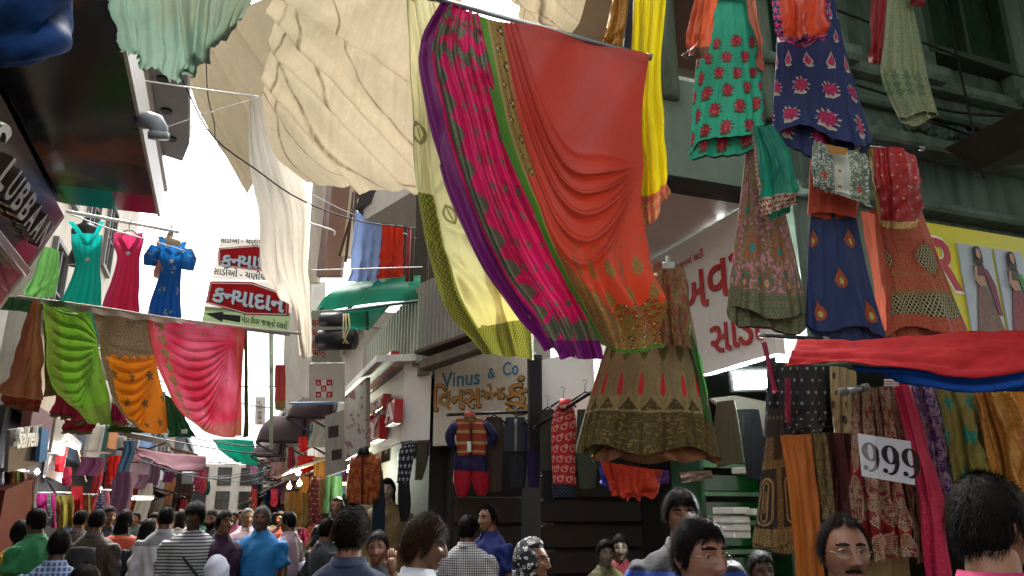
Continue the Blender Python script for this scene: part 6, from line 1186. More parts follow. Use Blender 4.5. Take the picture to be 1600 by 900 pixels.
tag(cloth('hanging_cloth', [[(0, 462, 7.6), (40, 466, 7.6), (80, 470, 7.6)], [(0, 484, 7.6), (30, 486, 7.6), (60, 490, 7.6)]], solid('bottle_green', '#3a6a44'), 30, 10, pleats(3, .03)), 'dull green cloth heap left of the line of sarees', 'cloth')

# ---- left stalls: rows of hung fabrics
def stall_cloth(px0, px1, py0, py1, d, c, label, pat=None, grp='fabrics on the left stalls'):
    mt = fabric('stall_%s_%s' % (c, pat or 'p'), {'b': f_brocade(c, '#b09a5c', 3, 4), 'd': f_dots(c, '#d8d0c0', 5, 2), 'h': f_border(c, '#6a5030', .2, '#a88a4c', None, None, 10)}[pat], .5) if pat else solid('stall_'+c, c)
    xm = (px0+px1)/2; return tag(cloth('hung_fabric', [[(px0, py0, d), (xm, py0, d-.04), (px1, py0, d)], [(px0-1, (py0+py1)/2, d), (xm, (py0+py1)/2, d-.06), (px1+1, (py0+py1)/2, d)], [(px0-1, py1, d), (xm, py1+2, d-.05), (px1, py1-2, d)]], mt, 18, 24, pleats(2, .03, .7, int(px0))), label, 'fabric', grp)
for a in [(8, 16, 735, 800, 9.6, '#3a1c1c', 'dark brown strip at the far left rail'), (16, 22, 735, 772, 9.6, '#b87a4a', 'tan strip at the far left rail'), (22, 28, 737, 772, 9.6, '#c9a83c', 'yellow strip at the far left rail'), (24, 30, 738, 772, 9.65, '#4a9a5c', 'green strip at the far left rail'), (30, 40, 738, 790, 9.7, '#a82c34', 'red patterned strip at the far left rail', 'b'), (44, 57, 740, 800, 9.8, '#b0a8a4', 'silver grey scarf at the far left rail', 'd'), (58, 76, 772, 800, 10.2, '#a8186a', 'magenta cloth on the second left rail'), (75, 82, 772, 820, 10.2, '#6a6a64', 'grey patterned scarf on the second left rail', 'd'), (82, 88, 772, 824, 10.2, '#b01c6a', 'narrow magenta strip on the second left rail'), (88, 106, 774, 824, 10.3, '#a8a83c', 'lime gold scarf on the second left rail', 'b'), (106, 116, 774, 822, 10.4, '#9a7a34', 'ochre scarf on the second left rail', 'b'), (113, 130, 760, 822, 10.5, '#b8141c', 'bright red cloth on the second left rail'), (130, 142, 772, 820, 10.6, '#7a5a3c', 'brown gold scarf on the second left rail', 'b'), (148, 164, 768, 810, 12.5, '#3a3a5c', 'indigo cloth on the third left rail', 'd'), (164, 172, 768, 806, 12.6, '#c06a80', 'rose cloth on the third left rail'), (180, 191, 772, 815, 12.8, '#d07a1c', 'orange scarf on the third left rail'), (100, 112, 730, 758, 12.2, '#a0143c', 'crimson cloth beside the lit left shop front'), (170, 190, 712, 745, 14.5, '#d81c18', 'bright red glowing cloth left of the pink board'), (168, 176, 745, 754, 14.5, '#c01c18', 'small red cloth below the bright red one')]: stall_cloth(*a)
for k, (px0, px1, py, d0, d1) in enumerate([(56, 122, 770, 10.2, 10.6), (90, 150, 773, 10.4, 10.9), (145, 202, 766, 12.4, 12.9), (5, 42, 734, 9.5, 9.8)]): pole(D(px0, py, d0), D(px1, py+1, d1), .02, ['long pale rail over the second left stall', 'middle pale rail over the left stalls', 'third pale rail over the left stalls', 'short rail at the far left'][k])
tag(MB().box(D(12, 805, 9.4), (.2, .6, .75), RGT, FWD, (0, 0, 1)).build('counter_panel', plain('dark_red_panel', '#5a1a16', .6)), 'dark red counter panel at the far left', 'counter')
pole(D(70, 745, 10), D(86, 770, 10.2), .012, 'slanting stay rod on the left', iron); pole(D(122, 700, 12), D(134, 752, 12.4), .012, 'slanting tan stay rod on the left', plain('tan_rod', '#a08a6a', .6))
# far clutter: garments and sheets on the right stalls
for a in [(468, 480, 682, 705, 11.8, '#e01414', 'upper bright red glowing cloth at the right stalls'), (466, 492, 712, 736, 11.6, '#e01414', 'lower bright red glowing cloth at the right stalls'), (450, 460, 698, 735, 13, '#8a1c24', 'maroon dress far on the right stalls'), (424, 446, 722, 745, 14, '#b88a84', 'dusty pink garment far on the right stalls', 'd'), (394, 402, 764, 795, 16, '#c03a2c', 'red and white garment far on the right stalls', 'd'), (424, 434, 764, 790, 14, '#a01c3c', 'crimson garment far on the right stalls'), (446, 470, 768, 822, 11.2, '#c08a24', 'gold sequinned cloth under the warm bulbs', 'b'), (470, 482, 770, 822, 11.0, '#a8842c', 'ochre sequinned cloth right of the gold one', 'b'), (484, 504, 744, 822, 10.6, '#7a241c', 'brick red dotted saree right of the ochre cloth', 'd'), (500, 512, 748, 800, 10.4, '#8a6a34', 'khaki brocade beside the brick red saree', 'b'), (508, 534, 744, 800, 10.2, '#2c4a22', 'dark green cloth beside the khaki brocade'), (482, 506, 822, 856, 9.8, '#c85a14', 'orange folded cloth on the right stall counter', 'd'), (466, 482, 826, 850, 10.2, '#8a1440', 'magenta cloth on the right stall counter'), (310, 322, 733, 770, 22, '#d04a5c', 'coral garment hung far down the lane'), (304, 312, 744, 766, 22, '#c03a6a', 'pink garment beside the coral one far down the lane'), (320, 328, 752, 772, 24, '#1c6a54', 'dark green garment far down the lane'), (392, 402, 727, 742, 22, '#d090b0', 'pale pink cloth under the turquoise tarp'), (430, 446, 570, 640, 12.4, '#a82c28', 'red banner hanging below the direction board', 'h')]: stall_cloth(*a, *([None] if len(a) == 7 else []), 'fabrics on the right stalls')
# ================================================================== RACK OF MENSWEAR, MANNEQUINS
pole(D(700, 648, 6.9), D(836, 643, 6.7), .014, 'dark rail of the garment rack under the painted board', iron); pole(D(836, 668, 6.4), D(925, 612, 5.6), .014, 'slanting dark rail carrying jackets right of the painted board', iron)
def hanger(px, py, d, label, w=.2):
    t = thing('coat_hanger', D(px, py, d), label, 'hanger', 'hangers on the garment rack'); c = D(px, py+8, d)
    MB().tube([c-RGT*w*.5-[0, 0, .07], c, c+RGT*w*.5-[0, 0, .07]], .008, 8).build('arm', black_p, t, True); MB().tube([c, c+[0, 0, .05], c+RGT*.018+[0, 0, .075], c+[0, 0, .095], c-RGT*.018+[0, 0, .08]], .004, 6).build('hook', steel, t, True)
def garment(name, label, rows, mat, d, cat, sleeves=(), smat=None, sr=(.055, .05, .042), front=None, collar=None, group='garments on the menswear rack', flat=.3, wamp=.06):
    c = rows[-1]; t = thing(name, D((c[0]+c[2])/2, c[1], d), label, cat, group)
    skirt('body', rows, mat, d, t, 48, 40, flat, 4, wamp, int(c[0]), .3)
    for s_ in sleeves: MB().tube(crom(np.array([D(*p, d+.02) for p in s_]), np.linspace(0, 1, 10)), list(np.interp(np.linspace(0, 1, 10), np.linspace(0, 1, len(sr)), sr)), 12).build('sleeve', smat or mat, t, True)
    if front:
        x0, y0, x1, y1, mt = front; w = abs(D(rows[1][2], rows[1][1], d)[0]-D(rows[1][0], rows[1][1], d)[0])*flat*.5
        MB().tube(crom(np.array([D(x0+(x1-x0)*k, y0+(y1-y0)*k, d-w-.035) for k in (0, .5, 1)]), np.linspace(0, 1, 8)), .012, 6).build('placket', mt, t, True)
    if collar: px, py, r, mt = collar; MB().lathe(D(px, py, d-.02), [(r*1.3, -.03), (r*1.05, .02), (r*.95, .05), (r*.8, .045), (r*.8, 0)], 16).build('collar', mt, t, True)
    return t
# child's outfit: striped waistcoat over navy kurta, red dhoti trousers
strp = fabric('stripe_waistcoat', lambda u, v: mix(mix(lin('#a03a2c'), lin('#b89a5c'), band(frac(v*4.0), .35, .62)), lin('#7a5a3c'), band(frac(v*4.0), .66, .74)), .5)
navyk = solid('navy_kurta', '#16164a', .55)
t = garment('childs_outfit', 'childs striped waistcoat set with navy sleeves and red dhoti trousers on the rack', [(712, 655, 754, 655), (712, 672, 760, 672), (714, 695, 760, 695), (714, 712, 759, 712)], strp, 6.75, 'outfit', [[(714, 662), (703, 680), (706, 697)], [(756, 662), (770, 678), (768, 694)]], navyk, (.045, .046, .036), (736, 660, 736, 712, solid('maroon_trim', '#5a1a14')), (734, 652, .045, strp), flat=.35)
skirt('kurta', [(711, 708, 758, 708), (709, 722, 760, 722), (709, 736, 762, 736)], navyk, 6.76, t, 48, 16, .33, 4, .06, 3, .3)
redd = solid('red_dhoti', '#b8102c', .5)
for k, rows in enumerate(([(709, 733, 737, 733), (708, 750, 736, 750), (711, 765, 733, 766), (714, 775, 727, 777)], [(735, 733, 763, 733), (737, 750, 764, 750), (741, 764, 763, 764), (746, 774, 758, 775)])): skirt('trouser_leg', rows, redd, 6.77+.01*k, t, 48, 24, .55, 5, .05, 3+k, .2, .12)
MB().box(D(733, 698, 6.58), (.035, .003, .09), RGT, FWD, UPV).build('price_tag', white_p, t)
denim = solid('washed_denim', '#3a4048', .7); 
garment('waistcoat', 'brown jacket hanging right of the childs outfit', [(760, 652, 784, 652), (760, 680, 790, 680), (764, 720, 786, 720), (764, 768, 784, 768)], solid('brown_suiting', '#4a3a30'), 6.85, 'jacket')
garment('denim_jacket', 'grey washed denim jacket with pale edges on the rack', [(790, 652, 820, 652), (788, 670, 824, 670), (788, 705, 824, 706)], denim, 6.7, 'jacket', front=(806, 655, 806, 705, plain('pale_seam', '#8a8a84', .7)))
garment('denim_trousers', 'dark grey trousers hanging below the denim jacket', [(796, 706, 824, 706), (796, 740, 822, 740), (798, 762, 820, 762)], solid('charcoal_denim', '#25282e'), 6.72, 'trousers')
garment('trousers', 'purple trousers hanging beside the denim jacket', [(824, 655, 842, 655), (822, 700, 844, 700), (826, 762, 842, 762)], solid('purple_cotton', '#2c1c4a'), 6.65, 'trousers')
garment('nehru_jacket', 'dark olive jacket left of the red patterned waistcoat', [(846, 640, 866, 640), (844, 690, 868, 690), (846, 735, 866, 735)], solid('olive_suiting', '#3a4034'), 6.3, 'jacket')
garment('blazer', 'black blazer with a white shirt front behind the red waistcoat', [(850, 690, 872, 690), (848, 740, 874, 740), (850, 785, 866, 785)], solid('black_suiting', '#14161c'), 6.32, 'jacket')
redv = fabric('red_white_scroll', lambda u, v: (lambda x, y: mix(lin('#b81f24'), lin('#d8a898'), mor(band(hyp(x, y), .22, .32), band(hyp(x-.25, y-.2), .1, .2), leaf(x+.3, y, .08, .3))))(*cells(u, v, 4, 9, .5)), .6)
garment('waistcoat', 'long red and white scroll patterned waistcoat on the slanting rail', [(868, 636, 892, 626), (862, 665, 900, 655), (862, 710, 900, 710), (864, 756, 901, 758)], redv, 6.0, 'waistcoat', collar=(884, 634, .05, redv))
garment('waistcoat', 'dark grey green jacket between red waistcoat and beige lehenga', [(902, 640, 930, 640), (900, 690, 935, 690), (902, 730, 935, 730), (906, 764, 930, 762)], solid('grey_green_suiting', '#3c4438'), 5.9, 'jacket')
garment('kurta', 'navy patterned kurta hem below the red waistcoat', [(862, 755, 900, 757), (864, 778, 898, 776)], fabric('navy_print', f_dots('#1a2038', '#5a6a8a', 8, .8, .15)), 6.02, 'kurta')
for k, (px, py, d) in enumerate([(735, 640, 6.8), (772, 640, 6.85), (806, 642, 6.7), (832, 643, 6.65), (856, 628, 6.3), (880, 614, 6.0), (914, 604, 5.8)]): hanger(px, py, d, 'hanger above the %s' % ['childs waistcoat set', 'brown jacket', 'grey denim jacket', 'purple trousers', 'dark olive jacket', 'red scroll waistcoat', 'dark grey green jacket'][k])
garment('trousers', 'khaki trousers hung high in the saree shop doorway', [(1120, 628, 1148, 625), (1116, 670, 1156, 670), (1120, 730, 1164, 722)], solid('khaki', '#5a5640'), 4.6, 'trousers'); garment('trousers', 'dark blue trousers behind the khaki ones', [(1150, 640, 1186, 640), (1160, 700, 1196, 700), (1168, 750, 1196, 750)], solid('dark_blue', '#141c28'), 4.8, 'trousers')
# orange brocade jacket and others left of the rack
brj = fabric('orange_brocade_jacket', lambda u, v: (lambda n, x, y: mix(mix(lin('#a8541c'), lin('#7a2c24'), n > .52), lin('#b87a3c'), flower(x, y, .3, 6, .4)*.7))(noise(comb(u*6.0, v*8.0), 2, 3), *cells(u, v, 3, 5, .5)), .5)
garment('nehru_jacket', 'orange and maroon brocade jacket hung above the back of the navy shirt man', [(560, 708, 580, 706), (552, 722, 588, 718), (548, 752, 588, 752), (546, 788, 583, 788)], brj, 7.6, 'jacket', [[(556, 716), (550, 745), (546, 780)], [(586, 716), (590, 745), (586, 780)]], None, (.05, .045, .04), (566, 712, 566, 788, solid('maroon_trim', '#5a1a14')), (568, 706, .05, black_p))
garment('kurta', 'black shirt with white flower print hung beside the brocade jacket', [(632, 690, 644, 688), (624, 705, 648, 702), (622, 730, 644, 730), (620, 754, 640, 754)], fabric('black_white_floral', f_dots('#12142a', '#b8bcc8', 5, 1.4, .25, .4)), 7.4, 'shirt')
garment('trousers', 'black trousers hanging below the floral shirt', [(622, 754, 640, 754), (622, 790, 642, 790), (626, 815, 638, 815)], black_p, 7.42, 'trousers')
garment('waistcoat', 'olive cape like cloth right of the floral shirt', [(654, 690, 668, 690), (650, 720, 668, 720), (648, 750, 660, 750)], solid('olive_drill', '#4a4632'), 7.4, 'jacket')
garment('kurta', 'dark teal long kurta behind the brocade jacket', [(586, 735, 598, 735), (582, 790, 602, 790), (580, 850, 600, 850)], solid('dark_teal', '#0f2c3a'), 7.7, 'kurta')

# ================================================================== SCOOTER
sc_ = thing('scooter', D(485, 868, 8.2)*[1, 1, 0], 'black and grey scooter parked among the crowd at the right stalls', 'scooter')
B0 = D(485, 868, 8.2); fx = unit(np.array([-.55, -.83, 0])); sx = np.array([-fx[1], fx[0], 0]); zc = B0[2]
def lp(f, s_, z): return B0*[1, 1, 0]+fx*f+sx*s_+np.array([0, 0, z])
gry = plain('grey_cowl', '#4a4a4c', .3, 0, .15, 4, 0, coat=.4); blk = plain('scooter_black', '#141416', .3, 0, .1, 4, 0, coat=.4)
def ell(c, r, mat, nm, ax=(fx, sx, np.array([0, 0, 1.])), cut=None):
    V = []; n, m_ = 18, 12
    for i in range(m_+1):
        th = math.pi*i/m_
        for k in range(n): ph = 2*math.pi*k/n; V.append(c+ax[0]*r[0]*math.sin(th)*math.cos(ph)+ax[1]*r[1]*math.sin(th)*math.sin(ph)+ax[2]*r[2]*math.cos(th))
    F = [(i*n+k, (i+1)*n+k, (i+1)*n+(k+1) % n, i*n+(k+1) % n) for i in range(m_) for k in range(n)]
    return raw(nm, V, F, mat, sc_, None, True)
ell(lp(0, 0, 1.06), (.13, .20, .12), gry, 'front_cowl'); ell(lp(.10, 0, 1.07), (.06, .10, .07), plain('headlamp_glass', '#b9bcc0', .1, 0, .1, 4, 0, coat=.8), 'headlight')
MB().tube([lp(-.03, -.36, 1.12), lp(-.02, -.15, 1.12), lp(0, 0, 1.1), lp(-.02, .15, 1.12), lp(-.03, .36, 1.12)], .014, 10).build('handlebar', steel, sc_, True)
for s_ in (-1, 1):
    MB().tube([lp(-.03, s_*.36, 1.12), lp(-.035, s_*.25, 1.12)], .02, 10).build('grip', blk, sc_, True); MB().tube([lp(0, s_*.2, 1.12), lp(.02, s_*.26, 1.25)], .006, 6).build('mirror_stalk', steel, sc_, True)
    ell(lp(.02, s_*.28, 1.29), (.02, .06, .04), blk, 'mirror')
MB().prism([lp(.02, -.18, .95), lp(.02, .18, .95), lp(.10, .14, .4), lp(.10, -.14, .4)], -fx*.04).build('front_apron', gry, sc_)
MB().prism([lp(-.1, -.15, .38), lp(-.1, .15, .38), lp(-.6, .15, .38), lp(-.6, -.15, .38)], (0, 0, .04)).build('floorboard', blk, sc_)
ell(lp(-.85, 0, .62), (.42, .17, .22), gry, 'rear_body'); ell(lp(-.80, 0, .82), (.40, .14, .07), blk, 'seat')
for f_ in (.22, -1.05):
    w = MB(); w.tube([lp(f_+.21*math.cos(a), 0, .23+.19*math.sin(a)) for a in np.linspace(0, 2*math.pi, 25)], .045, 8, False); wo_ = w.build('wheel', blk, sc_, True); MB().lathe(lp(f_, -.03, .23), [(.03, 0), (.14, .01), (.14, .05), (.03, .06)], 14, sx).build('rim', steel, wo_, True)
MB().tube([lp(.22, .05, .23), lp(.06, .03, .9)], .025, 8).build('fork', steel, sc_, True)
# ================================================================== PEOPLE
def gs(x, z, x0, z0, sx, sz): return np.exp(-((x-x0)/sx)**2-((z-z0)/sz)**2)
def sst(a, b, x): t = np.clip((x-a)/(b-a), 0, 1); return t*t*(3-2*t)
class Head:
    """sculpted head surface on a latitude/longitude grid; face looks towards +y, origin between the ears"""
    def __init__(s, nt=58, nph=72, w=1.0, jaw=1.0, nose=1.0, long=1.0):
        th = np.linspace(0.001, math.pi-.001, nt); u = np.linspace(-math.pi, math.pi, nph, endpoint=False); ph = u-0.38*np.sin(u)     # denser at the face
        T, P = np.meshgrid(th, ph, indexing='ij'); nx, ny, nz = np.sin(T)*np.sin(P), np.sin(T)*np.cos(P), np.cos(T)
        x, y, z = .0735*w*nx, .096*ny, .117*long*nz
        t = np.clip(-nz, 0, 1); wf = np.clip(ny, 0, 1)
        x = x*(1-(.30/jaw)*t**1.7); x = x*(1+.05*np.exp(-((z-.03)/.05)**2)*(ny < .3))
        y = np.where(ny < 0, y*(1-.42*sst(.1, 1, t)), y)
        y = y + .030*sst(.45, .95, t)*np.sqrt(wf)*np.exp(-(x/.045)**2)
        y = np.where((ny > 0), y-.010*sst(.35, 1, ny)*gs(x, z, 0, .085, .08, .03), y)
        m = sst(.05, .5, ny)
        nz_ = np.interp(z, [-.050, -.043, -.034, -.02, .006, .022], [0, .55, 1, .78, .34, 0])
        y = y + m*nose*(.026*nz_*np.exp(-(x/(.010+.006*nz_))**2))
        for q in (-1, 1):
            y = y + m*(.009*nose*gs(x, z, q*.0135, -.038, .008, .008) - .0125*gs(x, z, q*.031, .004, .017, .0115) + .0055*gs(x, z, q*.030, .024, .024, .008) + .005*gs(x, z, q*.043, -.028, .02, .018))
        y = y + m*(.0065*gs(x, z, 0, -.0625, .020, .0055) + .008*gs(x, z, 0, -.0745, .017, .006) - .006*gs(x, z, 0, -.0685, .024, .0022) - .004*gs(x, z, 0, -.086, .022, .007) + .008*gs(x, z, 0, -.104, .02, .014))
        s.x, s.y, s.z, s.nx, s.ny, s.nz = x, y, z, nx, ny, nz; s.nt, s.nph = nt, nph; s.ph = P
        N = np.stack([nx/.0735, ny/.096, nz/.117], -1); s.N = N/np.linalg.norm(N, axis=2, keepdims=True)
        i = np.arange(nt-1)[:, None]*nph; k = np.arange(nph)[None]; k2 = (k+1) % nph
        s.F = np.stack([i+k, i+nph+k, i+nph+k2, i+k2], -1).reshape(-1, 4)
    def verts(s): return np.stack([s.x, s.y, s.z], -1).reshape(-1, 3)
    def lips(s): return (gs(s.x, s.z, 0, -.0685, .021, .0105)*(s.ny > .3)).ravel()
    def patch(s, mask, thick):
        """shell over the part of the surface where mask > 0"""
        m = mask.ravel(); V = s.verts()+s.N.reshape(-1, 3)*(np.broadcast_to(thick, mask.shape).ravel()*np.clip(m, 0, 1))[:, None]
        keep = (m[s.F] > 0).sum(1) >= 3; F = s.F[keep]; used = np.unique(F); mp = -np.ones(len(V), int); mp[used] = np.arange(len(used))
        return V[used], mp[F].tolist()
    def hair_mask(s, front=.066, side=-.012, back=-.075, sideburn=.0):
        # lowest height at which hair grows, by direction
        a = np.abs(s.ph); low = np.interp(a, [0, .75, 1.05, 1.35, 1.62, 1.9, 2.3, math.pi], [front, front-.004, front-.03, side-.01-sideburn, side+.005, side-.03, back, back])
        low = low + .004*np.sin(s.ph*9)
        return np.clip((s.z-low)/.018, -1, 1)
def ear_mesh(q):
    V = []; F = []; n, m_ = 16, 6
    for i in range(m_+1):
        r = i/m_; dome = [.004, .003, .006, .012, .0135, .010, .001][i]
        for k in range(n):
            a = 2*math.pi*k/n; yy = .0165*r*math.cos(a)*(1+.15*math.sin(a)); zz = .031*r*math.sin(a)
            V.append((q*(.0715+dome*(.75-.35*math.cos(a))), -.012+yy-.004*math.sin(a), -.006+zz))
    for i in range(m_):
        for k in range(n): f = (i*n+k, i*n+(k+1) % n, (i+1)*n+(k+1) % n, (i+1)*n+k); F.append(f if q > 0 else f[::-1])
    return V, F
def remesh(parts, voxel, smooth=2):
    m = MB()
    for V, F in parts: m.add(V, F)
    me = bpy.data.meshes.new('tmp'); me.from_pydata([tuple(v) for v in m.V], [], m.F); o = bpy.data.objects.new('tmp', me); COL.objects.link(o)
    md = o.modifiers.new('r', 'REMESH'); md.mode = 'VOXEL'; md.voxel_size = voxel
    if smooth: sm = o.modifiers.new('s', 'SMOOTH'); sm.factor = .6; sm.iterations = smooth
    dg = bpy.context.evaluated_depsgraph_get(); dg.update(); r = bpy.data.meshes.new_from_object(o.evaluated_get(dg)); bpy.data.objects.remove(o); bpy.data.meshes.remove(me)
    n = len(r.vertices); co = np.zeros(n*3); r.vertices.foreach_get('co', co); no = np.zeros(n*3); r.vertices.foreach_get('normal', no)
    F = [tuple(p.vertices) for p in r.polygons]; bpy.data.meshes.remove(r); return co.reshape(-1, 3), no.reshape(-1, 3), F
def loft(rings, n=20):
    V = []
    for (c, rx, ry) in rings: V += [(c[0]+rx*math.cos(2*math.pi*k/n), c[1]+ry*math.sin(2*math.pi*k/n), c[2]) for k in range(n)]
    m_ = len(rings); F = [(i*n+k, i*n+(k+1) % n, (i+1)*n+(k+1) % n, (i+1)*n+k) for i in range(m_-1) for k in range(n)]+[tuple(range(n))[::-1], tuple(range((m_-1)*n, m_*n))]
    return V, F
def limb(pts, rr, n=14, steps=12):
    P = crom(np.array(pts, float), np.linspace(0, 1, steps)); R = np.interp(np.linspace(0, 1, steps), np.linspace(0, 1, len(rr)), rr); m = MB().tube(P, list(R), n); return m.V, m.F
ARMS = {'down': [[(.185, -.01, 1.40), (.235, -.03, 1.14), (.235, .06, .90)]]*2, 'bent': [[(.185, -.01, 1.40), (.24, -.02, 1.13), (.16, .22, 1.10)]]*2, 'phone': [[(.185, -.01, 1.40), (.24, -.02, 1.13), (.235, .06, .90)], [(.185, .0, 1.40), (.26, .14, 1.20), (.13, .12, 1.46)]], 'fold': [[(.185, -.01, 1.40), (.25, .0, 1.12), (.06, .2, 1.14)]]*2}
def hand(w, d, side):
    """palm and five bent fingers from wrist w along direction d"""
    m = MB(); d = unit(d); a = unit(np.cross(d, (0, 1, .3))); b = np.cross(a, d); w = np.asarray(w, float)
    m.tube([w-d*.02, w+d*.02, w+d*.06, w+d*.09], [.026, .032, .037, .030], 12)
    for k, (o_, L) in enumerate(((-.028, .068), (-.010, .08), (.009, .075), (.027, .058))): p = w+d*.085+a*o_; m.tube([p, p+d*L*.45-b*.006, p+d*L*.8-b*.02, p+d*L-b*.034], [.0095, .009, .0085, .006], 8)
    p = w+d*.03-a*.028; m.tube([p, p-a*.028+d*.028-b*.008, p-a*.034+d*.06-b*.016], [.012, .0105, .007], 8); return m.V, m.F
_cache = {}
def arm_pts(pose):
    R, L = ARMS[pose]; return [[np.array(p)*[1, 1, 1] for p in R], [np.array(p)*[-1, 1, 1] for p in L]]
def body_shapes(pose, sleeve, fem=False, kurta=False):
    key = (pose, sleeve, fem, kurta)
    if key in _cache: return _cache[key]
    k = .92 if fem else 1.0; A = arm_pts(pose)
    tor = [((0, 0, .50 if kurta else .86), .19*k+.03*kurta, .14+.03*kurta), ((0, 0, .95), .185*k, .14), ((0, 0, 1.05), .17*k, .135), ((0, .005, 1.18), .18*k, .14), ((0, .005, 1.30), .195*k, .142), ((0, -.005, 1.385), .20*k, .125), ((0, -.015, 1.435), .165*k, .10), ((0, -.022, 1.47), .105, .082), ((0, -.022, 1.50), .070, .068)]
    sl = []
    for P in A:
        if sleeve == 'long': sl.append(limb(P, [.074, .066, .055, .05, .04]))
        else: mid = P[0]+(P[1]-P[0])*.85; sl.append(limb([P[0], (P[0]+mid)/2+[.003, 0, 0], mid], [.076, .074, .072]))
    sv, sn, sf = remesh([loft(tor)]+sl, .0165, 3)
    f = .009*np.sin(sv[:, 2]*38+9*sv[:, 0]+2*np.sin(sv[:, 0]*21))*np.exp(-((sv[:, 2]-1.02)/.16)**2) + .008*np.sin(sv[:, 2]*55+np.abs(sv[:, 0])*60)*np.clip((np.abs(sv[:, 0])-.17)*14, 0, 1) + .006*np.sin(sv[:, 0]*40+sv[:, 2]*18+3*np.sin(sv[:, 1]*20))
    sv = sv+sn*f[:, None]
    # skin below the neck
    bt = [((0, 0, .88), .15, .11), ((0, 0, 1.1), .14, .105), ((0, 0, 1.3), .165, .115), ((0, -.01, 1.40), .16, .09), ((0, -.02, 1.45), .09, .07), ((0, -.02, 1.50), .056, .056)]
    legs = [limb([(q*.088, 0, .92), (q*.095, .012, .50), (q*.095, -.01, .09)], [.08, .062, .056, .042]) for q in (-1, 1)]; feet = [limb([(q*.095, -.05, .05), (q*.1, .04, .045), (q*.11, .16, .03)], [.038, .042, .03]) for q in (-1, 1)]
    armsk = [limb(P, [.05, .046, .042, .038, .028]) for P in A]
    bv, bn, bf = remesh([loft(bt)]+legs+feet+armsk, .02, 2); m = MB().add(bv, bf)
    for P in A: hv = hand(P[2], (P[2]-P[1]) if pose != 'phone' or P is A[0] else np.array([.1, -.2, 1.]), 1); m.add(*hv)
    tr = [loft([((0, 0, 1.0), .172*k, .13), ((0, 0, .9), .18*k, .135), ((0, 0, .82), .165, .125)])]+[limb([(q*.09, 0, .86), (q*.1, .012, .48), (q*.1, -.01, .06)], [.098, .082, .075, .068]) for q in (-1, 1)]
    tv, tn, tf = remesh(tr, .024, 2); tv = tv+tn*(.006*np.sin(tv[:, 2]*30+tv[:, 0]*14))[:, None]
    _cache[key] = (sv, sf, m.V, m.F, tv, tf); return _cache[key]

def skin(name, c):
    if name in MATS: return MATS[name]
    m = newmat(name); c = lin(c); P = objco(); n = noise(P, 18, 4); n2 = noise(P, 160, 2); a = NT.nodes.new('ShaderNodeAttribute'); a.attribute_name = 'lip'; lp_ = S(a, a.outputs['Fac'])
    col = mix(tuple(q*.82 for q in c), tuple(q*1.08 for q in c), n); col = mix(col, (c[0]*.75, c[1]*.45, c[2]*.45), lp_*.7)
    finish(m, col, .48, 0, bump(n2, .12, .004), sss=.08); MATS[name] = m; return m
def hairm(name, c):
    if name in MATS: return MATS[name]
    m = newmat(name); c = lin(c); P = objco(); x, y, z = sep(P); n = noise(comb(x*3.0, y*.8, z*3.0), 90, 3, .6); finish(m, mix(tuple(q*.4 for q in c), tuple(min(1, q*1.25) for q in c), ramp(n, .3, .7)), .5, 0, bump(n, .5, .005), spec=.05); MATS[name] = m; return m
def shirtm(name, kind, c, c2='#ffffff'):
    if name in MATS: return MATS[name]
    m = newmat(name); x, y, z = sep(objco()); a, b = lin(c), lin(c2); r = hyp(x, y*1.3); th = ang(y, x); n = noise(comb(x, y, z), 24, 4)
    if kind == 'plain': col = mix(a, tuple(q*.82 for q in a), n)
    elif kind == 'stripe': col = mix(a, b, band(frac(z*36.0 + noise(comb(x, y, z), 6, 2)*.5), 0, .42))
    elif kind == 'check': col = mix(a, b, mor(band(frac(z*52.0), 0, .35), band(frac(x*52.0 + y*18.0), 0, .35))*.85)
    elif kind == 'bigcheck': col = mix(a, b, mor(band(frac(z*26.0), 0, .3), band(frac(x*26.0 + y*10.0), 0, .3))*.8)
    elif kind == 'print': col = mix(a, b, voro(comb(x, y, z), 26) < .32)
    elif kind == 'yoke': col = mix(a, b, z > 1.36)
    elif kind == 'sport': col = mix(mix(a, b, band(z, 1.16, 1.24)), lin('#24408a'), mor(band(z, 1.30, 1.37), z < 1.1))
    h = noise(comb(x*1.0, y, z*2.0), 9, 4, .6); finish(m, col, .75, 0, bump(h + noise(comb(x, y, z), 500, 1)*.08, .35, .03), sheen=.1); MATS[name] = m; return m
SKINS = ['#60402f', '#744e3a', '#876048', '#452e24', '#9a7056']
HD = {}
def add_local(name, V, F, mat, parent, smooth=True, attr=None):
    me = bpy.data.meshes.new(name); me.from_pydata([tuple(map(float, v)) for v in V], [], [tuple(f) for f in F])
    if smooth: me.polygons.foreach_set('use_smooth', np.ones(len(me.polygons), bool))
    if attr is not None: at = me.attributes.new('lip', 'FLOAT', 'POINT'); at.data.foreach_set('value', np.asarray(attr, np.float32))
    me.materials.append(mat); o = bpy.data.objects.new(name, me); COL.objects.link(o); o.parent = parent; return o
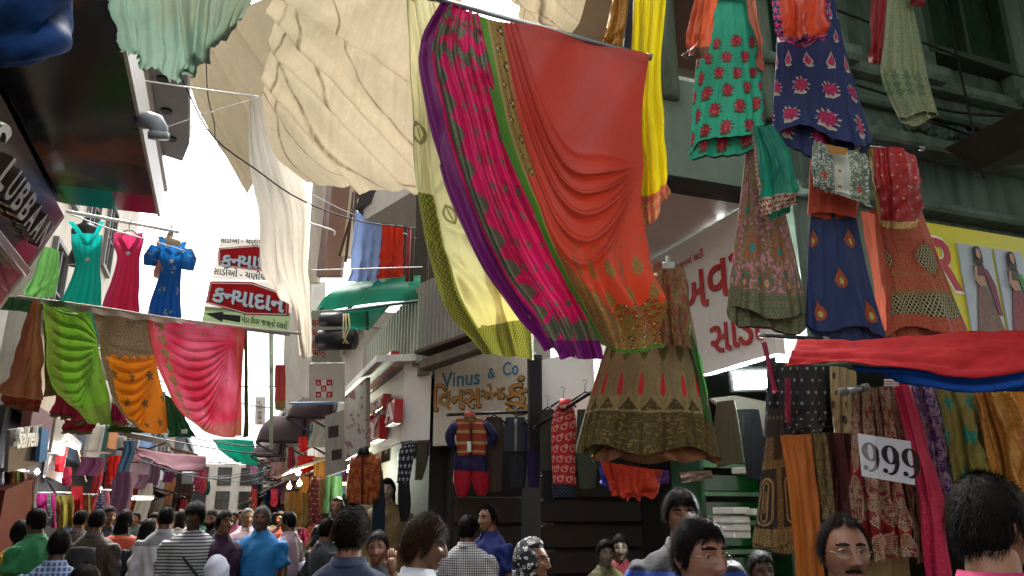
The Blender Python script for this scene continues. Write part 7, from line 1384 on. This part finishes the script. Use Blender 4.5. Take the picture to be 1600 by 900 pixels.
def person(label, px, top, d, face=20, turn=0, nod=0, shirt=('plain', '#3a4a6a'), pants='#23262e', sk=1, hair='#120e0c', style='short', pose='down', sleeve='short', near=False, extras=(), fem=False, kurta=False, tilt=0, group=None, wide=1.0, jaw=1.0, collar=True, dz=0, kind='person'):
    d = d*1.08; hc = D(px, top, d); H = hc[2]+dz-(.015 if style != 'balding' else .006); sc = (H)/1.725; base = np.array([hc[0], hc[1], 0])
    t = bpy.data.objects.new('person' if kind == 'person' else 'mannequin', None); t.empty_display_size = .1; COL.objects.link(t); t.location = base; t.rotation_euler = (0, 0, -rad(face)); t.scale = (sc, sc, sc); tag(t, label, 'person' if kind == 'person' else 'mannequin', group)
    hk = (near, wide, jaw)
    if hk not in HD: HD[hk] = Head(96, 120, wide, jaw) if near else Head(46, 56, wide, jaw)
    h = HD[hk]; sv, sf, bv, bf, tv, tf = body_shapes(pose, sleeve, fem, kurta)
    hs_ = .90*(1.0/max(.93, min(1.07, sc)))          # heads vary less than statures
    Rm = np.array(Matrix.Rotation(rad(-turn), 3, 'Z') @ Matrix.Rotation(rad(nod), 3, 'X') @ Matrix.Rotation(rad(tilt), 3, 'Y')); C0 = np.array([0, .01, 1.61])
    def place(V): return (np.asarray(V)*hs_) @ Rm.T + C0
    m = MB().add(place(h.verts()), h.F.tolist()); nh = len(m.V)
    for q in (-1, 1): V, F = ear_mesh(q); m.add(place(np.array(V)*[wide, 1, 1]), F)
    nk = [((0, -.022, 1.44), .068, .064), ((0, -.020, 1.50), .058, .058), ((0, -.012, 1.55), .054, .056), ((0, -.006, 1.585), .050, .054)]; V, F = loft(nk, 20); m.add(V, F); m.add(bv, bf)
    lip = np.zeros(len(m.V)); lip[:nh] = h.lips()
    sm = skin('skin%d' % sk if isinstance(sk, int) else 'skin'+sk, SKINS[sk] if isinstance(sk, int) else sk)
    add_local('body', m.V, m.F, sm, t, True, lip)
    hm = hairm('hair'+hair, hair)
    # eyes, brows
    if kind == 'person' or near or True:
        for q in (-1, 1):
            j = np.argmin((h.x-q*.031)**2+(h.z-.003)**2+(h.ny < 0)*9); c = np.array([q*.0305, h.y.ravel()[j]-.0108, .003]); n_, m_ = 12, 8; V = []; 
            for i in range(m_+1):
                for k in range(n_): a, b = math.pi*i/m_, 2*math.pi*k/n_; V.append(c+np.array([.0125*math.sin(a)*math.cos(b), .0125*math.cos(a),   .0075*math.sin(a)*math.sin(b)]))
            F = [(i*n_+k, (i+1)*n_+k, (i+1)*n_+(k+1) % n_, i*n_+(k+1) % n_) for i in range(m_) for k in range(n_)]
            e = add_local('eye', place(V), F, plain('eye_white', '#6f665c', .25, 0, .05, 4, 0, spec=.5), t)
            V = [c+np.array([.0056*math.cos(b)*r_, .0126*math.sqrt(max(0, 1-(r_*.45)**2))+.0006, .0056*math.sin(b)*r_]) for r_ in (.05, 1) for b in np.linspace(0, 2*math.pi, 12, endpoint=False)]
            add_local('iris', place(V), [(k, (k+1) % 12, 12+(k+1) % 12, 12+k) for k in range(12)], plain('iris_dark', '#1a100a', .2, 0, .1, 4, 0), e)
        bm = np.minimum(1-np.abs(h.z-.0265-.004*np.sin(np.abs(h.x)*55))/.0062, np.minimum((np.abs(h.x)-.009)/.006, (.052-np.abs(h.x))/.012)); bm = np.where(h.ny > .2, bm, -1)
        V, F = h.patch(bm, .0035)
        if len(F): add_local('eyebrows', place(V), F, hm, t)
    rn = np.random.RandomState(int(px*7+top))
    def hairshell(mask, thick, lump=.004, nm='hair'):
        nse = lump*(np.sin(h.x*170+2*np.sin(h.z*90))*np.sin(h.z*130+h.y*110)+.6*np.sin(h.y*260+h.z*200+h.x*90)); V, F = h.patch(mask, thick+nse); return add_local(nm, place(V), F, hm, t)
    def strands(mask, n, L, thick, up=.5, fwd=0.):
        idx = np.where((mask.ravel() > -.12))[0]; pick = rn.choice(idx, n); V0 = h.verts()[pick]+h.N.reshape(-1, 3)[pick]*(thick*np.clip(mask.ravel()[pick], 0, 1)*.8)[:, None]; N = h.N.reshape(-1, 3)[pick]
        dn = np.stack([V0[:, 0]*1.5, -.35+fwd+0*V0[:, 0], -.55+0*V0[:, 0]], 1); dn = dn-(dn*N).sum(1, keepdims=True)*N; dn /= np.linalg.norm(dn, axis=1, keepdims=True)+1e-9
        dn += rn.normal(0, .25, dn.shape); sd = np.cross(N, dn); sd /= np.linalg.norm(sd, axis=1, keepdims=True)+1e-9; l = L*rn.uniform(.5, 1.3, (n, 1)); w = .00065
        P0, P1, P2 = V0-N*.002, V0+dn*l*.5+N*l*.28*up, V0+dn*l+N*l*.16*up
        V = np.concatenate([P0-sd*w, P0+sd*w, P1-sd*w, P1+sd*w, P2]); k = np.arange(n); F = [(a, a+n, a+3*n, a+2*n) for a in k]+[(a+2*n, a+3*n, a+4*n) for a in k]
        o = add_local('hair_strands', place(V), F, hm, t); o['kind'] = 'stuff'
    if style in ('short', 'balding', 'full', 'tousled', 'grey'):
        fr = {'short': .064, 'balding': .097, 'full': .058, 'tousled': .052, 'grey': .072}[style]; mk = h.hair_mask(fr, -.012, -.080, .012)
        th = {'short': .011, 'balding': .007, 'full': .017, 'tousled': .021, 'grey': .010}[style]; thick = th*(.55+.6*sst(.0, .09, h.z)); hairshell(mk, thick, {'tousled': .004}.get(style, .0015))
        if near: strands(mk, 6500, .030 if style != 'tousled' else .04, th, 1.0 if style == 'tousled' else .55)
        elif d < 9: strands(mk, 1600, .028, th, .7)
    elif style == 'long':
        mk = h.hair_mask(.058, -.06, -.13, .03); hairshell(mk, .018*np.ones_like(h.x), .003)
        V, F = loft([((0, -.05, .02), .075, .055), ((0, -.065, -.06), .085, .05), ((0, -.07, -.15), .09, .045), ((0, -.075, -.25), .07, .03), ((0, -.075, -.33), .03, .015)], 20); add_local('hair_length', np.asarray(V)*hs_+C0, F, hm, t)
    elif style == 'scarf':
        op = np.clip(np.maximum(np.abs(h.x)/.056, np.abs(h.z+.012)/.084)-1, -1, 1)*6; mk = np.where(h.ny > .12, np.clip(op, -1, 1), 1); V, F = h.patch(mk, .019+.003*np.sin(h.z*70+h.ph*3))
        sc_m = extras[0] if extras and not isinstance(extras[0], str) else solid('scarf_plain', '#c9ccd4'); add_local('headscarf', place(V), F, sc_m, t)
        V, F = loft([((0, -.02, 1.56), .078, .085), ((0, -.015, 1.51), .088, .09), ((0, -.005, 1.46), .14, .115), ((0, .0, 1.40), .215, .15), ((0, 0, 1.33), .225, .165)], 28); V = [(x_, y_, z_+.004*math.sin(x_*90)) for x_, y_, z_ in V]; add_local('scarf_drape', V, F, sc_m, t)
    for e in extras:
        if e == 'moustache': mk = np.where(h.ny > .3, np.minimum(1-np.abs(h.z+.0545+np.abs(h.x)*.18)/.0075, 1-np.abs(h.x)/.030)*2, -1); V, F = h.patch(np.clip(mk, -1, 1), .006); add_local('moustache', place(V), F, hm, t)
        if e == 'beard': mk = np.where((h.ny > -.1), np.minimum((-.045-h.z-.03*np.exp(-(h.x/.03)**2)+.02*np.abs(h.x)/.07*2)/.02, 1), -1); V, F = h.patch(np.clip(mk, -1, 1), .006); add_local('beard', place(V), F, hm, t)
        if e == 'glasses':
            g = MB(); 
            for q in (-1, 1):
                c = np.array([q*.0325, .0985, .0]); g.tube([c+[.024*math.cos(a), -.010*abs(math.cos(a))*(math.cos(a)*q > 0), .0165*math.sin(a)] for a in np.linspace(0, 2*math.pi, 25)], .0012, 6, False); g.tube([c+[q*.024, -.008, .004], [q*.073, .06, .006], [q*.080, -.01, .004], [q*.078, -.03, -.012]], .0013, 6)
            g.tube([[-.009, .101, .003], [0, .104, .005], [.009, .101, .003]], .0013, 6); go = add_local('glasses', place(g.V), g.F, plain('gold_wire', '#8a7a60', .25, .8, .1, 4, 0), t)
            ln = MB()
            for q in (-1, 1): c = np.array([q*.0325, .0975, .0]); ln.add([c+[.0235*math.cos(a), -.010*abs(math.cos(a))*(math.cos(a)*q > 0), .016*math.sin(a)] for a in np.linspace(0, 2*math.pi, 20, endpoint=False)], [tuple(range(20))])
            gm_ = MATS.get('lens_clear') or finish(newmat('lens_clear'), (.2, .22, .22), .05, spec=.5, alpha=.03); MATS['lens_clear'] = gm_; add_local('lens', place(ln.V), ln.F, gm_, go)
        if e == 'bag': g = MB(); g.tube([(.17, -.02, 1.42), (.05, .155, 1.25), (-.12, .17, 1.05), (-.21, .10, .95)], .012, 6); g.tube([(.17, -.02, 1.43), (.05, -.165, 1.25), (-.12, -.165, 1.05), (-.21, -.08, .95)], .012, 6); add_local('bag_strap', g.V, g.F, black_p, t)
        if e == 'backpack': V, F = limb([(0, -.21, 1.38), (0, -.235, 1.2), (0, -.22, 1.0)], [.10, .13, .12]); add_local('backpack', np.array(V)*[1.15, 1, 1], F, plain('dark_backpack', '#1b1d22', .7), t)
        if e == 'dupatta': V, F = loft([((.0, -.0, 1.46), .11, .10), ((0, 0, 1.42), .20, .15), ((0, -.01, 1.2), .2, .165), ((0, -.02, .95), .16, .16)], 24); V = np.array(V); V[:, 1] -= .02; add_local('dupatta', V, F, fabric('orange_bandhani', f_dots('#b0341c', '#d8a03c', 12, 1, .1)) if False else shirtm('bandhani', 'print', '#b0381c', '#3a4a24'), t)
        if e == 'pen': add_local('pocket_tag', *(lambda m_: (m_.V, m_.F))(MB().box((-.09, .152, 1.27), (.045, .006, .014))), white_p, t, False)
        if e == 'chains':
            for k in range(3): add_local('necklace', *(lambda m_: (m_.V, m_.F))(MB().tube([(x_, .10+.065*(1-(x_/.09)**2), 1.44-.02-(.09+.045*k)*(1-(x_/.09)**2)) for x_ in np.linspace(-.085, .085, 14)], .004, 6)), plain('silver_chain', '#b9b4a4', .3, .8), t)
        if e == 'number': add_local('sleeve_number', *(lambda m_: (m_.V, m_.F))(MB().box((.27, -.02, 1.28), (.004, .03, .05)).box((.27, .03, 1.28), (.004, .03, .05))), white_p, t, False)
    shm = shirtm('shirt_'+'_'.join(shirt), *shirt) if isinstance(shirt, tuple) else shirt
    add_local('kurta' if kurta else 'shirt', sv, sf, shm, t)
    if collar:
        V = []; F = []; n_ = 24
        for (r_, z_, o_) in ((.074, 1.468, 0), (.070, 1.512, 0), (.073, 1.516, 0), (.088, 1.478, 1)):
            for k in range(n_): a = math.pi/2+.28+(2*math.pi-.56)*k/(n_-1); V.append((r_*math.cos(a), -.018+r_*1.02*math.sin(a)+(.012*o_ if math.sin(a) > .5 else 0), z_-.012*max(0, math.sin(a))-(.018 if o_ and math.sin(a) > .6 else 0)))
        for i in range(3): F += [(i*n_+k, i*n_+k+1, (i+1)*n_+k+1, (i+1)*n_+k) for k in range(n_-1)]
        add_local('collar', V, F, shm if collar is True else collar, t)
    add_local('trousers', tv, tf, shirtm('pants_'+pants, 'plain', pants), t)
    return t
# nearest figures
PL = []
def pr(*a, **k): PL.append((a, k))
pr('man with thick black hair in a pink shirt, back turned, at the right edge', 1530, 735, 1.66, face=70, turn=20, shirt=('plain', '#a01850'), sk=2, style='full', near=True, hair='#15110f', wide=1.05)
pr('man with receding hair, glasses and moustache below the red brocade', 1312, 806, 2.3, face=205, shirt=('plain', '#5a5a50'), sk=1, style='balding', near=True, extras=('glasses', 'moustache'), wide=1.08)
pr('man with glasses and short black hair in front of the green shelves', 1086, 804, 2.15, face=172, shirt=('plain', '#d0d0d0'), sk=1, style='short', near=True, extras=('glasses',), wide=1.05, turn=0)
pr('young man behind the glasses man in a black, blue and red sports shirt', 1062, 762, 3.35, face=215, shirt=('sport', '#15171f', '#a02c3c'), sk=1, style='full', near=True, turn=-12)
pr('woman in a black and white patterned headscarf with glasses', 828, 838, 3.5, face=130, shirt=('plain', '#2a1c24'), sk=1, style='scarf', extras=(fabric('scarf_circles', lambda u, v: lin('#101114')) if False else (lambda m_: finish(m_, mix(lin('#101114'), lin('#b9bcc0'), band(voro(objco(), 34), .22, .34)), .7))(newmat('circle_scarf')), 'glasses'), fem=True, near=True, sleeve='long', collar=False)
pr('brown haired man in profile with a white collar', 662, 805, 3.05, face=105, shirt=('plain', '#c8cbd0'), sk=0, hair='#2c1a10', style='tousled', near=True, turn=5, nod=-8)
pr('man seen from behind with black hair in a navy shirt at the centre', 551, 788, 3.1, face=22, shirt=('plain', '#1a2440'), sk=1, style='full', near=True, sleeve='long')
pr('man holding a hand to his face beside the navy shirt man', 592, 828, 4.6, face=200, shirt=('plain', '#4a4e54'), sk=1, pose='phone', style='short', dz=.0)
pr('man in a black and white checked shirt seen from behind', 731, 803, 5.6, face=35, shirt=('check', '#c4c6c8', '#15171c'), sk=1, style='full', near=False)
pr('man in a royal blue shirt looking left under the garment rack', 764, 788, 6.0, face=250, shirt=('plain', '#14246a'), sk=2, style='balding', extras=('pen',), hair='#1c1614', near=True, turn=-5)
pr('older man with grey hair in a bright blue shirt facing the camera', 411, 789, 6.7, face=195, shirt=('plain', '#1f74b4'), sk=0, hair='#5a5652', style='grey', near=True, nod=4)
pr('dark haired man in a navy and white striped shirt', 307, 784, 6.4, face=175, shirt=('stripe', '#a8acb0', '#2a3038'), sk=3, style='tousled', turn=35, sleeve='long', extras=('bag',), near=True, collar=False)
pr('man in a purple shirt looking down to the right', 352, 796, 6.5, face=150, shirt=('plain', '#321438'), sk=1, style='short', sleeve='long', nod=8, near=True)
pr('bearded man behind the striped and purple shirts', 333, 794, 8.0, face=200, shirt=('plain', '#2c3038'), sk=1, style='short', extras=('beard', 'moustache'))
pr('man in a white and grey long sleeved shirt seen from behind', 262, 789, 6.8, face=15, shirt=('yoke', '#c9cbd4', '#8a9098'), sk=1, style='short', sleeve='long')
pr('woman in dark navy clothes beside the white shirt man', 233, 810, 7.2, face=25, shirt=('plain', '#15172a'), sk=1, style='long', fem=True, sleeve='long', collar=False)
pr('woman in dark green with an orange bandhani dupatta seen from behind', 197, 795, 7.6, face=20, shirt=('plain', '#1f3a2c'), sk=1, style='long', fem=True, sleeve='long', extras=('dupatta',), kurta=True, collar=False)
pr('man in a brown jacket with a dark backpack strap seen from behind', 154, 793, 6.6, face=15, shirt=('bigcheck', '#4a4038', '#3c3430'), sk=1, style='short', sleeve='long', extras=('backpack',))
pr('face of a man between the brown jacket and the orange dupatta', 172, 789, 8.2, face=150, shirt=('plain', '#1c2028'), sk=1, style='short')
pr('man in a brown plaid shirt with a strap walking on the left', 128, 795, 8.2, face=30, shirt=('bigcheck', '#5a4a48', '#3a3030'), sk=1, style='short', extras=('bag',))
pr('man in a green shirt looking left at the far left', 61, 793, 6.2, face=-55, shirt=('plain', '#2a7a4c'), sk=3, style='full')
pr('figure in a mustard shirt at the far left edge', 36, 812, 6.4, face=-40, shirt=('plain', '#b08a1c'), sk=3, style='long', fem=True)
pr('man in a blue checked shirt seen from behind at lower left', 96, 826, 4.8, face=10, shirt=('bigcheck', '#3a548a', '#a8b4cc'), sk=3, style='short')
pr('dark haired head at the bottom edge on the left', 134, 880, 3.3, face=20, shirt=('plain', '#23252c'), sk=3, style='full')
pr('woman in a white headscarf edged with red at the bottom', 340, 866, 4.2, face=20, shirt=('plain', '#b9bcc8'), sk=1, style='scarf', extras=(solid('white_scarf', '#b4b8c8'),), fem=True, collar=False)
pr('grey haired man in a pale pink shirt behind the blue shirt man', 388, 792, 8.5, face=170, shirt=('plain', '#c4a8b0'), sk=2, hair='#77736e', style='grey')
pr('man in a pale pink shirt in profile right of the blue shirt man', 453, 797, 7.6, face=-60, shirt=('plain', '#b49aa8'), sk=1, style='short')
pr('woman with a dark headscarf looking out below the brocade jacket', 528, 774, 8.6, face=200, shirt=('plain', '#1c1a1e'), sk=2, style='scarf', extras=(solid('black_scarf', '#16151a'),), fem=True, collar=False)
pr('man in a grey sports shirt numbered on the sleeve', 512, 808, 6.6, face=60, shirt=('plain', '#2f3338'), sk=1, style='short', extras=('number',))
pr('shopkeeper head in the shade below the black gold lehenga', 1186, 858, 3.6, face=200, shirt=('plain', '#2c3430'), sk=3, style='short')
far = [(118, 796, 11, 20), (243, 800, 9.5, 200), (286, 797, 10, 25), (214, 799, 12, 200), (275, 799, 13, 20), (322, 798, 12, 30), (366, 799, 13, 190), (378, 797, 15, 200), (430, 800, 13, 20), (300, 800, 16, 20), (345, 800, 18, 200), (232, 801, 17, 20), (395, 800, 19, 20), (440, 798, 11, 210), (180, 798, 12, 15), (468, 801, 12, 200), (362, 802, 24, 20), (330, 803, 26, 200)]
fc = ['#3a4a6a', '#6a2c34', '#b4b0a8', '#2c3a34', '#7a6a5c', '#1f6a5c', '#8a3a5c', '#2a2c34', '#c0b8a0', '#4a3a5c', '#a05a2c', '#2c5a8a']
names = ['slate blue', 'brick red', 'pale grey', 'dark green', 'taupe', 'teal', 'plum', 'charcoal', 'cream', 'dusky violet', 'rust orange', 'steel blue']
for i, (px, tp, d, fc_) in enumerate(far): pr('%s clothed %s far down the crowded lane%s' % (names[i % 12], 'walker seen from behind' if fc_ < 90 else 'walker facing the camera', '' if i < 12 else ', smaller of two'), px, tp, d, face=fc_, shirt=('plain', fc[i % 12]), sk=i % 3, style=['short', 'full', 'long'][i % 3], fem=i % 3 == 2, group='crowd far down the lane')
for a, k in PL: person(*a, **k)
# mannequins
person('male mannequin in a royal blue waistcoat with silver chains in the shop window', 677, 742, 7.7, face=200, shirt=('plain', '#1a2c8a'), sk='#7d8a78', style='short', extras=('chains',), kind='mannequin', sleeve='short', pants='#8a7a4c', collar=True)
person('mannequin in a long beige sherwani beside the floral shirt', 606, 744, 7.6, face=200, shirt=('plain', '#8a754c'), sk='#b8a898', style='long', kind='mannequin', sleeve='long', kurta=True)
for k, (px, tp, d, c) in enumerate([(945, 842, 5.4, '#5a5a34'), (968, 834, 5.6, '#6a1c24')]): person(['child mannequin in olive beside the dark doorway', 'child mannequin in dark red beside the olive one'][k], px, tp, d, face=190+k*14, shirt=('plain', c), sk='#75695c', style='full', kind='mannequin')
